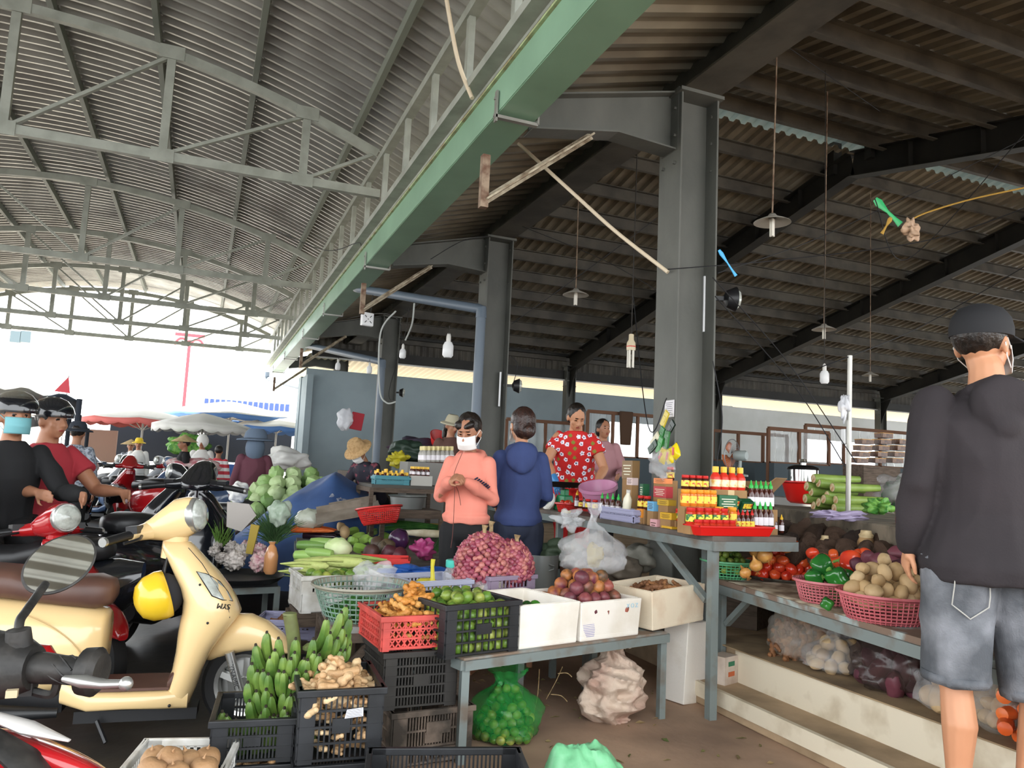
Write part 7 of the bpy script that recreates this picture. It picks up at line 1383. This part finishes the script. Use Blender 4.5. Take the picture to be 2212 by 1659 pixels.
for i, (a, c, X0_, X1_, zb, r, l) in enumerate((((765, 622), (1040, 668), 1.66, 2.8, .3, .055, 'grey drainpipe running from the gutter to the second column and down'), ((648, 742), (826, 782), 1.66, 2.75, .3, .06, 'grey drainpipe running from the gutter to the third column and down'), ((578, 818), (692, 848), 1.7, 2.75, .3, .07, 'grey drainpipe at the far end of the gutter'))):
    A, B = onX(*a, X0_), onX(*c, X1_); t = thing('drainpipe', l, 'pipe', A); d = B-A
    b = MB(); b.tube([V((-.02, 0, .2)), V((-.02, 0, .06)), V((.03, 0, 0)), d*.05, d*.93, d*.985], r, 14); b.build('horizontal_run', pvc, t); b = MB(); b.tube([d*.97, d, d+V((0, 0, -.1))], r*1.12, 14); b.build('elbow', pvc, t); b = MB(); b.tube([d+V((0, 0, -.08)), V((d.x, d.y, zb-A.z))], r, 14); b.build('downpipe', pvc, t)
for l, pts in (('long cream pole hanging from the arched roof down to the gutter rail', (onX(955, -60, 1.2), onX(975, 60, 1.3), onX(992, 140, 1.38), onX(1020, 212, 1.44))), ('long bent cream pole leaning from the bracket down to the near column', (onX(1120, 310, 2.1), onX(1230, 410, 2.4), onX(1330, 500, 2.65), onX(1443, 588, 2.88)))):
    t = thing('pole', l, 'pole', pts[0]); b = MB(); b.tube([q-pts[0] for q in bez(pts, 8)], .014, 10); b.build('pole_shaft', wpole, t)
p, q = at(1828, 1010, 5.6), at(1836, 768, 5.6); t = thing('steel_pole', 'thin upright galvanised pole with a socket and a white bag in the right stall', 'pole', (p.x, p.y, .3)); b = MB(); b.tube([(0, 0, 0), (q.x-p.x, q.y-p.y, q.z-.3)], .018, 10); b.build('pole_shaft', galv, t); b = MB(); b.box((-.03, -.02, at(1820, 943, 5.6).z-.3), (.05, .04, .11)); b.build('socket_box', m_bulb, t, bev=.006, smooth=0)
softbag('small white bag hanging on the thin pole', whitefilm, at(1824, 905, 5.55), (.035, .03, .09), 91, jit_=.8)
wm = mat('black_wire', '#17171a', r=.7); wires = [((1443, 582, 4.9), (1700, 560, 6), (2000, 520, 6), (2240, 440, 5.5)), ((1540, 600, 5), (1700, 780, 5.6), (1850, 1000, 5.5)), ((1545, 640, 5), (1720, 840, 5.6), (1826, 1008, 5.5)), ((1440, 860, 5), (1400, 920, 5.2), (1368, 640, 6.5)), ((580, 490, 9), (700, 540, 8.5), (770, 525, 8), (780, 530, 7.8)), ((1420, 470, 8), (1300, 560, 8), (1105, 700, 8.6)), ((1105, 480, 8.6), (1300, 560, 8.6), (1440, 640, 8)), ((1550, 590, 5), (1800, 500, 7), (2212, 300, 7)), ((1105, 770, 8.5), (1118, 790, 8.4), (1108, 830, 8.5)), ((930, 560, 8), (1000, 520, 8.2), (1060, 510, 8.4)), ((1690, 820, 6), (1836, 770, 5.6), (2000, 700, 7), (2240, 560, 6)), ((1540, 780, 5), (1560, 900, 5), (1548, 1000, 4.9)), ((1890, 430, 6), (1960, 560, 7), (2212, 290, 6)), ((740, 690, 13), (860, 690, 9), (840, 850, 11), (855, 865, 11)), ((1560, 0, 6), (1700, 100, 7), (1900, 240, 7.5))]
for i, w in enumerate(wires):
    pts = [at(*q) for q in w]; t = thing('cable', 'thin dark cable strung through the hall', 'cable', pts[0], group='hall cables'); b = MB(); b.tube([q-pts[0] for q in bez(pts, 10)], .004, 5, cap=False); b.build('cable_run', wm, t)
for i, (pts, m, l) in enumerate(((((855, 672, 8.8), (822, 720, 8.9), (820, 840, 9), (835, 870, 9), (855, 868, 9)), mat('grey_conduit', '#a5a8a4', r=.6), 'pale conduit looping down the third column'), (((895, 655, 9), (890, 700, 9.1), (876, 735, 9.3)), mat('grey_conduit', '#a5a8a4'), 'pale bent cord above the small bulb'), (((2240, 400, 6), (2100, 430, 6.2), (2000, 460, 6.3), (1960, 480, 6.3)), mat('yellow_rope', '#b08a3c', r=.8), 'yellow rope tied to the plastic bag under the roof'))):
    pts = [at(*q) for q in pts]; t = thing('cord', l, 'cord', pts[0]); b = MB(); b.tube([q-pts[0] for q in bez(pts, 10)], .01 if i < 2 else .007, 6); b.build('cord_run', m, t)
def ribbon(l, a, c, d, w, m):
    A, B = at(*a, d), at(*c, d); t = thing('plastic_ribbon', l, 'ribbon', A); b = MB(); D_ = B-A; b.tube([V((0, 0, 0)), D_*.15, D_*.5, D_*.8, D_], [(w*.6, .004), (w, .004), (w*.35, .006), (w*.5, .004), (w*.8, .003)], 8, up=-FWD); b.build('ribbon_strip', m, t)
ribbon('bright green plastic ribbon tied under the roof', (1890, 430), (1945, 485), 6.2, .035, mat('green_ribbon', '#35b06a', r=.4)); ribbon('light blue plastic ribbon tied to the near column wires', (1553, 540), (1590, 596), 5.0, .014, mat('blue_ribbon', '#4aa5d8', r=.4)); ribbon('yellow twine tassel beside the green ribbon', (1925, 470), (1905, 505), 6.2, .02, mat('yellow_rope', '#b08a3c'))
softbag('small crumpled tan plastic bag tied under the roof', mat('tan_bag', '#b89a80', r=.5, bump=.4), at(1968, 515, 6.2), (.065, .05, .07), 95, jit_=1.0)
# ================================================================ BACK STALLS WITH PLASTIC SHEETS
timb = mat('red_brown_timber', '#6b4a36', r=.8); sheetf = mat('hanging_clear_sheet', '#dfe3e4', r=.15, alpha=.34, bump=.6, bsc=5)
def pstall(label, x0, x1, yt, yb, Y_, n, sheets=True):
    A, B = onY(x0, yt, Y_), onY(x1, yt, Y_); t = thing('sheeted_stall', label, 'stall', (A.x, Y_, .3)); L = B.x-A.x; h = A.z-.3; zb = onY(x0, yb, Y_).z-.3
    b = MB(); b.bar((0, 0, h), (L, 0, h), .06, .06); b.bar((0, 0, zb), (L, 0, zb), .05, .06); b.build('rails', timb, t, smooth=0)
    for i in range(n+1): b = MB(); b.box((L*i/n, 0, h/2), (.05, .05, h)); b.build('post', timb, t, smooth=0)
    if sheets:
        for i in range(n): b = MB(); b.grid(lambda u, v: (L*(i+.03+.94*u)/n, .04+.03*sin(u*23+i)+.02*sin(v*9), zb+(h-zb)*v), 24, 6); b.build('plastic_sheet', sheetf, t, smooth=70)
    b = MB(); b.box((L/2, .1, zb/2), (L, .5, zb)); b.build('base_panel', mat('dark_slate', '#3f4a50', r=.7), t, smooth=0)
pstall('timber frame hung with clear plastic left of the near column', 1270, 1430, 888, 985, 12.5, 3); pstall('low timber frame behind the woman in blue', 1095, 1260, 905, 990, 13.5, 2); pstall('timber frame with clear plastic behind the electric fan', 1660, 1790, 925, 1000, 10.8, 2); pstall('wide plastic sheeted frame at the far right stalls', 1740, 1975, 918, 1000, 11.8, 3); pstall('long low timber frame behind the cooker', 1540, 1700, 930, 995, 12.5, 3, False)
single('hanging_cloth', 'brown cloth hanging on the plastic sheeted frame', 'cloth', mat('brown_cloth', '#4a3526', r=.9), onY(1352, 925, 12.4), lambda b: b.box((0, 0, 0), (.22, .04, .62), taper=1.3), bev=.02)
m_pk = mat('dark_packets', '#4a2f24', r=.35, c2='#7a5538', sc=20, st=(1, 8, 1)); k_ = 0
for r_ in range(5):
    for c_i in range(3 if r_ < 4 else 2):
        if r_ == 4 and c_i == 0: continue
        p = onY(1855+38*c_i+4*r_, 1000-13.5*r_, 6.6); t = thing('packet_bundle', 'clear-wrapped bundle of dark packets with a tan edge in the right stack', 'bundle', p, rr(-.1, .1), 'packet bundles'); b = MB(); b.box((0, 0, .025), (.16, .12, .05)); b.build('packets', m_pk, t, smooth=0); b = MB(); b.box((0, 0, .052), (.165, .125, .006)); b.build('tan_edge', mat('tan_edge', '#c9954a', r=.5), t, smooth=0)
p = onY(1890, 1008, 6.6); single('display_block', 'dark block under the stacked packet bundles', 'stand', oldwood, V((p.x, 6.65, .3)), lambda b: b.box((0, 0, (p.z-.3)/2), (.55, .3, p.z-.3)), smooth=0)
p = onY(1865, 1030, 6.2); single('folded_sacks', 'dim heap of sacks and cartons behind the concrete counter', 'heap', mat('dim_heap', '#8d877c', r=.8, c2='#5f5a52', sc=4), V((p.x-.6, 6.9, .3)), lambda b: b.box((0, 0, .35), (2.6, 1.0, .7)), bev=.05, smooth=0)

random.seed(5); b = MB()
for i in range(90):
    p = L1(rr(.05, 1.2), rr(.15, 1.3)) if i < 60 else V((rr(1.2, 2.6), rr(2.7, 4.0), 0)); a = rr(0, 6.3); l_ = rr(.008, .03)
    b.add([(p.x-l_*cos(a), p.y-l_*sin(a), .004), (p.x+l_*.35*sin(a), p.y-l_*.35*cos(a), .012), (p.x+l_*cos(a), p.y+l_*sin(a), .005), (p.x-l_*.35*sin(a), p.y+l_*.35*cos(a), .003)], [(0, 1, 2, 3)])
tag(b.build('dry_litter', mat('dry_leaf', '#8a7350', r=.9, c2='#4f5a2c', sc=3), solid=.0015, smooth=0), 'scattered dry leaf scraps on the ground under the low table', 'litter', None, 'stuff')
for i, (x0, y0, x1, y1) in enumerate(((1165, 1445, 1150, 1560), (1215, 1440, 1180, 1510), (1190, 1500, 1225, 1515), (1205, 1455, 1235, 1462))):
    a, c = at(x0, y0, 3.75), at(x1, y1, 3.8); c.z = max(c.z, .005); t = thing('dry_stalk', 'thin dry stalk hanging in the shade under the low table', 'stalk', a, group='dry stalks'); b = MB(); b.tube(bez([(0, 0, 0), (c-a)*.5+V((.01, 0, .01)), c-a], 4), .0022, 5); b.build('stalk_body', m_straw, t)
# ================================================================ SUNLIT STREET BEYOND THE LANE
canv = mat('white_canvas', '#d8d6d0', r=.8); dtarp = mat('slate_tarp', '#59626b', r=.6, c2='#454c55', sc=2, bump=.3, bsc=5); bcan = mat('blue_canvas', '#5a7fb5', r=.8); dark_in = mat('dark_parts_and_shade', '#2a2f38', r=.9); pole_m = mat('pale_pole', '#a8a6a0', r=.5)
def canopy(label, x, y, Y_, r, m, rim, sag=.25, name='parasol', zt=None):
    p = onY(x, y, Y_); t = thing(name, label, 'parasol', (p.x, p.y, 0)); h = p.z
    b = MB(); b.grid(lambda u, v: (cos(2*pi*u)*r*v, sin(2*pi*u)*r*v, h-sag*v**1.3-.03*abs(sin(4*2*pi*u))*v), 32, 6, cu=True); b.build('canopy', m, t, solid=.006, smooth=30)
    b = MB(); b.grid(lambda u, v: (cos(2*pi*u)*r, sin(2*pi*u)*r, h-sag-.03*abs(sin(8*pi*u))-v*(.1+.05*abs(sin(20*pi*u)))), 80, 1, cu=True); b.build('valance', rim, t, solid=.004)
    b = MB(); b.tube([(0, 0, 0), (0, 0, h)], .025, 8); b.build('pole', pole_m, t)
    for k in range(4): a = k*pi/2+.4; b = MB(); b.tube([(0, 0, h-.5), (cos(a)*r*.6, sin(a)*r*.6, h-sag*.6)], .012, 5); b.build('strut', pole_m, t)
canopy('white parasol with a red fringe over the street stall', 312, 884, 20, 1.3, canv, mat('red_fringe', '#c96a64', r=.8)); canopy('white scalloped parasol right of the red-fringed one', 440, 893, 17, .95, canv, canv); canopy('wide parasol with a blue edge in front of the white building', 500, 868, 22, 1.9, canv, bcan, .4); canopy('blue-edged parasol beside the blue grey return wall', 600, 895, 21, 1.1, canv, bcan, .35)
def tarpq(label, P, m, n=14, sag=.15, name='awning'):
    a, c, d, e = [onY(*q) for q in P]; t = thing(name, label, 'awning', (a.x, a.y, 0)); o_ = V((a.x, a.y, 0))
    b = MB(); b.grid(lambda u, v: (a.lerp(c, u)).lerp(e.lerp(d, u), v)-o_+V((0, 0, -sag*sin(pi*u)*sin(pi*v)+.03*sin(u*17+v*5))), n, 8); b.build('sheet', m, t, solid=.01, smooth=60)
    for q in (a, c, d, e): b = MB(); b.tube([(q.x-o_.x, q.y-o_.y, 0), (q.x-o_.x, q.y-o_.y, q.z)], .03, 8); b.build('post', pole_m if m is canv else dark_in, t)
tarpq('dark slate tarpaulin awning at the left edge behind the riders', ((-60, 826, 9.5), (172, 862, 10), (172, 896, 13), (-60, 880, 13)), dtarp); tarpq('pale grey awning sheet below the dark tarpaulin', ((-40, 880, 12), (150, 905, 12.5), (190, 925, 15), (-40, 900, 15)), mat('grey_canvas', '#8f9296', r=.8), sag=.1)
def slab(name, label, cat, x0, y0, x1, y1, Y_, m, th=.1, kind=None):
    a, c = onY(x0, y0, Y_), onY(x1, y1, Y_); zt = a.z; zb = max(0, c.z); b = MB(); b.box(((a.x+c.x)/2, Y_, (zt+zb)/2), (abs(c.x-a.x), th, zt-zb)); return tag(b.build(name, m, smooth=0), label, cat, None, kind)
slab('stall_partition', 'brown board partition behind the street stalls at the left', 'partition', 168, 926, 248, 1000, 22, mat('brown_board', '#8a6f5f', r=.8), .1); slab('stall_shade_block', 'dim open stall interior under the red-fringed parasol', 'stall', 245, 918, 420, 1000, 24, dark_in, 1.5); slab('stall_shade_block', 'dim open stall interior under the blue-edged parasols', 'stall', 445, 918, 620, 1004, 25, dark_in, 1.5)  # dark solid blocks: the shade inside the stalls is put into their colour
wb_ = mat('white_building', '#efeeea', r=.8); o = slab('building', 'white building with a row of blue tiles under its eave', 'building', 250, 845, 655, 1000, 34, wb_, 1.0)
a, c = onY(440, 866, 33.4), onY(626, 884, 33.4); z_ = (a.z+c.z)/2; bt = mat('blue_tile', '#3f55b8', r=.6)
for i in range(16): b = MB(); b.box((a.x+(c.x-a.x)*(i+.5)/16, 33.42, z_), ((c.x-a.x)/16*.68, .1, .3)); b.build('eave_tile', bt, o, smooth=0)
o = slab('building', 'tall white building far left beyond the arched roof', 'building', -80, 720, 120, 960, 40, wb_, 1.0)
for x in (33, 55): q = onY(x, 727, 39.4); b = MB(); b.box((q.x, 39.45, q.z), (.4, .1, .5)); b.build('window', mat('dull_glass', '#5a6a70', r=.3), o, smooth=0)
q = onY(410, 735, 33); t = thing('arch_sign', 'faint red double-arched sign above the street', 'sign', (q.x, 33, 0)); rs_ = mat('faded_red_sign', '#d84a55', r=.6)
for s in (-1, 1): b = MB(); b.tube([(s*.28+.24*cos(pi*i/10), 0, q.z-.25+.3*sin(pi*i/10)) for i in range(11)], .05, 8); b.build('arch', rs_, t)
b = MB(); b.box((0, 0, q.z+.2), (1.1, .08, .12)); b.box((0, 0, q.z/2), (.12, .08, q.z)); b.build('post_and_bar', rs_, t, smooth=0)
q = onY(146, 835, 16); t = thing('pennant', 'small red pennant on a thin stick above the street', 'flag', (q.x, 16, 0)); b = MB(); b.tube([(0, 0, 0), (0, 0, q.z+.2)], .008, 5); b.build('stick', pole_m, t); b = MB(); b.prism([(0, .18), (-.2, -.1), (.05, -.12)], lambda x, z: (x, -.01, q.z+z), lambda x, z: (x, .01, q.z+z)); b.build('cloth', rs_, t)
# street people
conm = mat('palm_leaf_hat', '#c2ab80', r=.8, c2='#b0986c', sc=20); wclo = mat('white_clothes', '#dddcd8', r=.85)
stripe = mat('red_white_stripes', '#c8404c', r=.8)
nt = stripe.node_tree; w_ = nt.nodes.new('ShaderNodeTexWave'); w_.bands_direction = 'Z'; w_.inputs['Scale'].default_value = 2.6; tc_ = nt.nodes.new('ShaderNodeTexCoord'); cr_ = nt.nodes.new('ShaderNodeValToRGB'); cr_.color_ramp.interpolation = 'CONSTANT'; cr_.color_ramp.elements[0].color = lin('#c8404c'); cr_.color_ramp.elements[1].color = lin('#e8e6e4'); cr_.color_ramp.elements[1].position = .5
nt.links.new(tc_.outputs['Object'], w_.inputs[0]); nt.links.new(w_.outputs[0], cr_.inputs[0]); nt.links.new(cr_.outputs[0], nt.nodes['Principled BSDF'].inputs['Base Color'])
polka = mat('grey_dotted_cloth', '#9a9fa8', r=.85, c2='#5f6570', sc=40, lo=.5, hi=.55)
for lb, x, Y_, h, tp, f, hatk in (('person in all white clothes and a white hood on the sunlit street', 430, 15.5, 1.62, wclo, 190, 'hood'), ('person in a red and white striped shirt seen from behind on the street', 467, 15.0, 1.45, stripe, 5, None), ('person in a conical hat and dark clothes left of the one in white', 392, 14.0, 1.55, blackc, 120, 'cone'), ('person in a conical hat under the red-fringed parasol', 275, 18.5, 1.5, polka, 200, 'cone'), ('person in a grey dotted top and dark hat behind the red-shirted rider', 156, 9.8, 1.55, polka, 15, 'dark'), ('person in a yellow hat beside the conical hat on the street', 292, 18.0, 1.55, wclo, 200, 'yellow'), ('vendor in a wide slate blue sun hat and maroon top by the cabbages', 545, 9.6, 1.55, mat('maroon_cloth', '#5f3440', r=.85), 20, 'slate')):
    p = onY(x, 1040, Y_); t, J, hq = person(lb, (p.x, p.y, 0), wf+D(f), h, sk2, [tp], 'long', blackc if tp is not wclo else wclo, 'pants', 'short', vox=.012)
    if hatk == 'cone': hat_on(t, hq, conm, .24, conical=True, nm='conical_hat')
    elif hatk == 'dark': hat_on(t, hq, dark_in, .17)
    elif hatk == 'yellow': hat_on(t, hq, mat('yellow_hat', '#d9b92a', r=.7), .15)
    elif hatk == 'slate': hat_on(t, hq, mat('slate_hat', '#5c6a7c', r=.85), .24, .12, 'sun_hat'); b = MB(); b.ell(hq(0, -.06, -.08), (.11, .1, .16), n=16, h=10); b.build('neck_cloth', mat('slate_hat', '#5c6a7c'), t)
    elif hatk == 'hood': b = MB(); b.ell(hq(0, -.02, .02), (.11, .115, .13), n=16, h=12); b.build('hood', wclo, t)
# goods on the street
softbag('big white and red striped sack by the street', mat('white_red_sack', '#d5d3d0', r=.7, c2='#b84a4a', sc=3), onY(170, 1035, 11.5), (.2, .18, .16), 101, jit_=.3); softbag('pile of bright greens behind the conical hat', m_veg, onY(405, 985, 16), (.35, .2, .2), 102); softbag('white sack by the vendor in the slate hat', wclo, onY(512, 1085, 8.2), (.09, .08, .1), 103, jit_=.4)
single('cool_box', 'blue and white cool box on the sunlit street', 'box', mat('cool_blue', '#3f6fc0', r=.4), V((onY(500, 1000, 18).x, 18, 0)), lambda b: b.box((0, 0, .55), (.7, .5, 1.1)), smooth=0)
softbag('low heap of pale and pink goods on the sunlit street ground', mat('pale_goods', '#d8c8c4', r=.7, c2='#c0707a', sc=8), onY(415, 1025, 14), (.4, .25, .14), 104); softbag('heap of white bags beside the return wall', wclo, onY(618, 1020, 15), (.4, .3, .22), 105, jit_=.5)
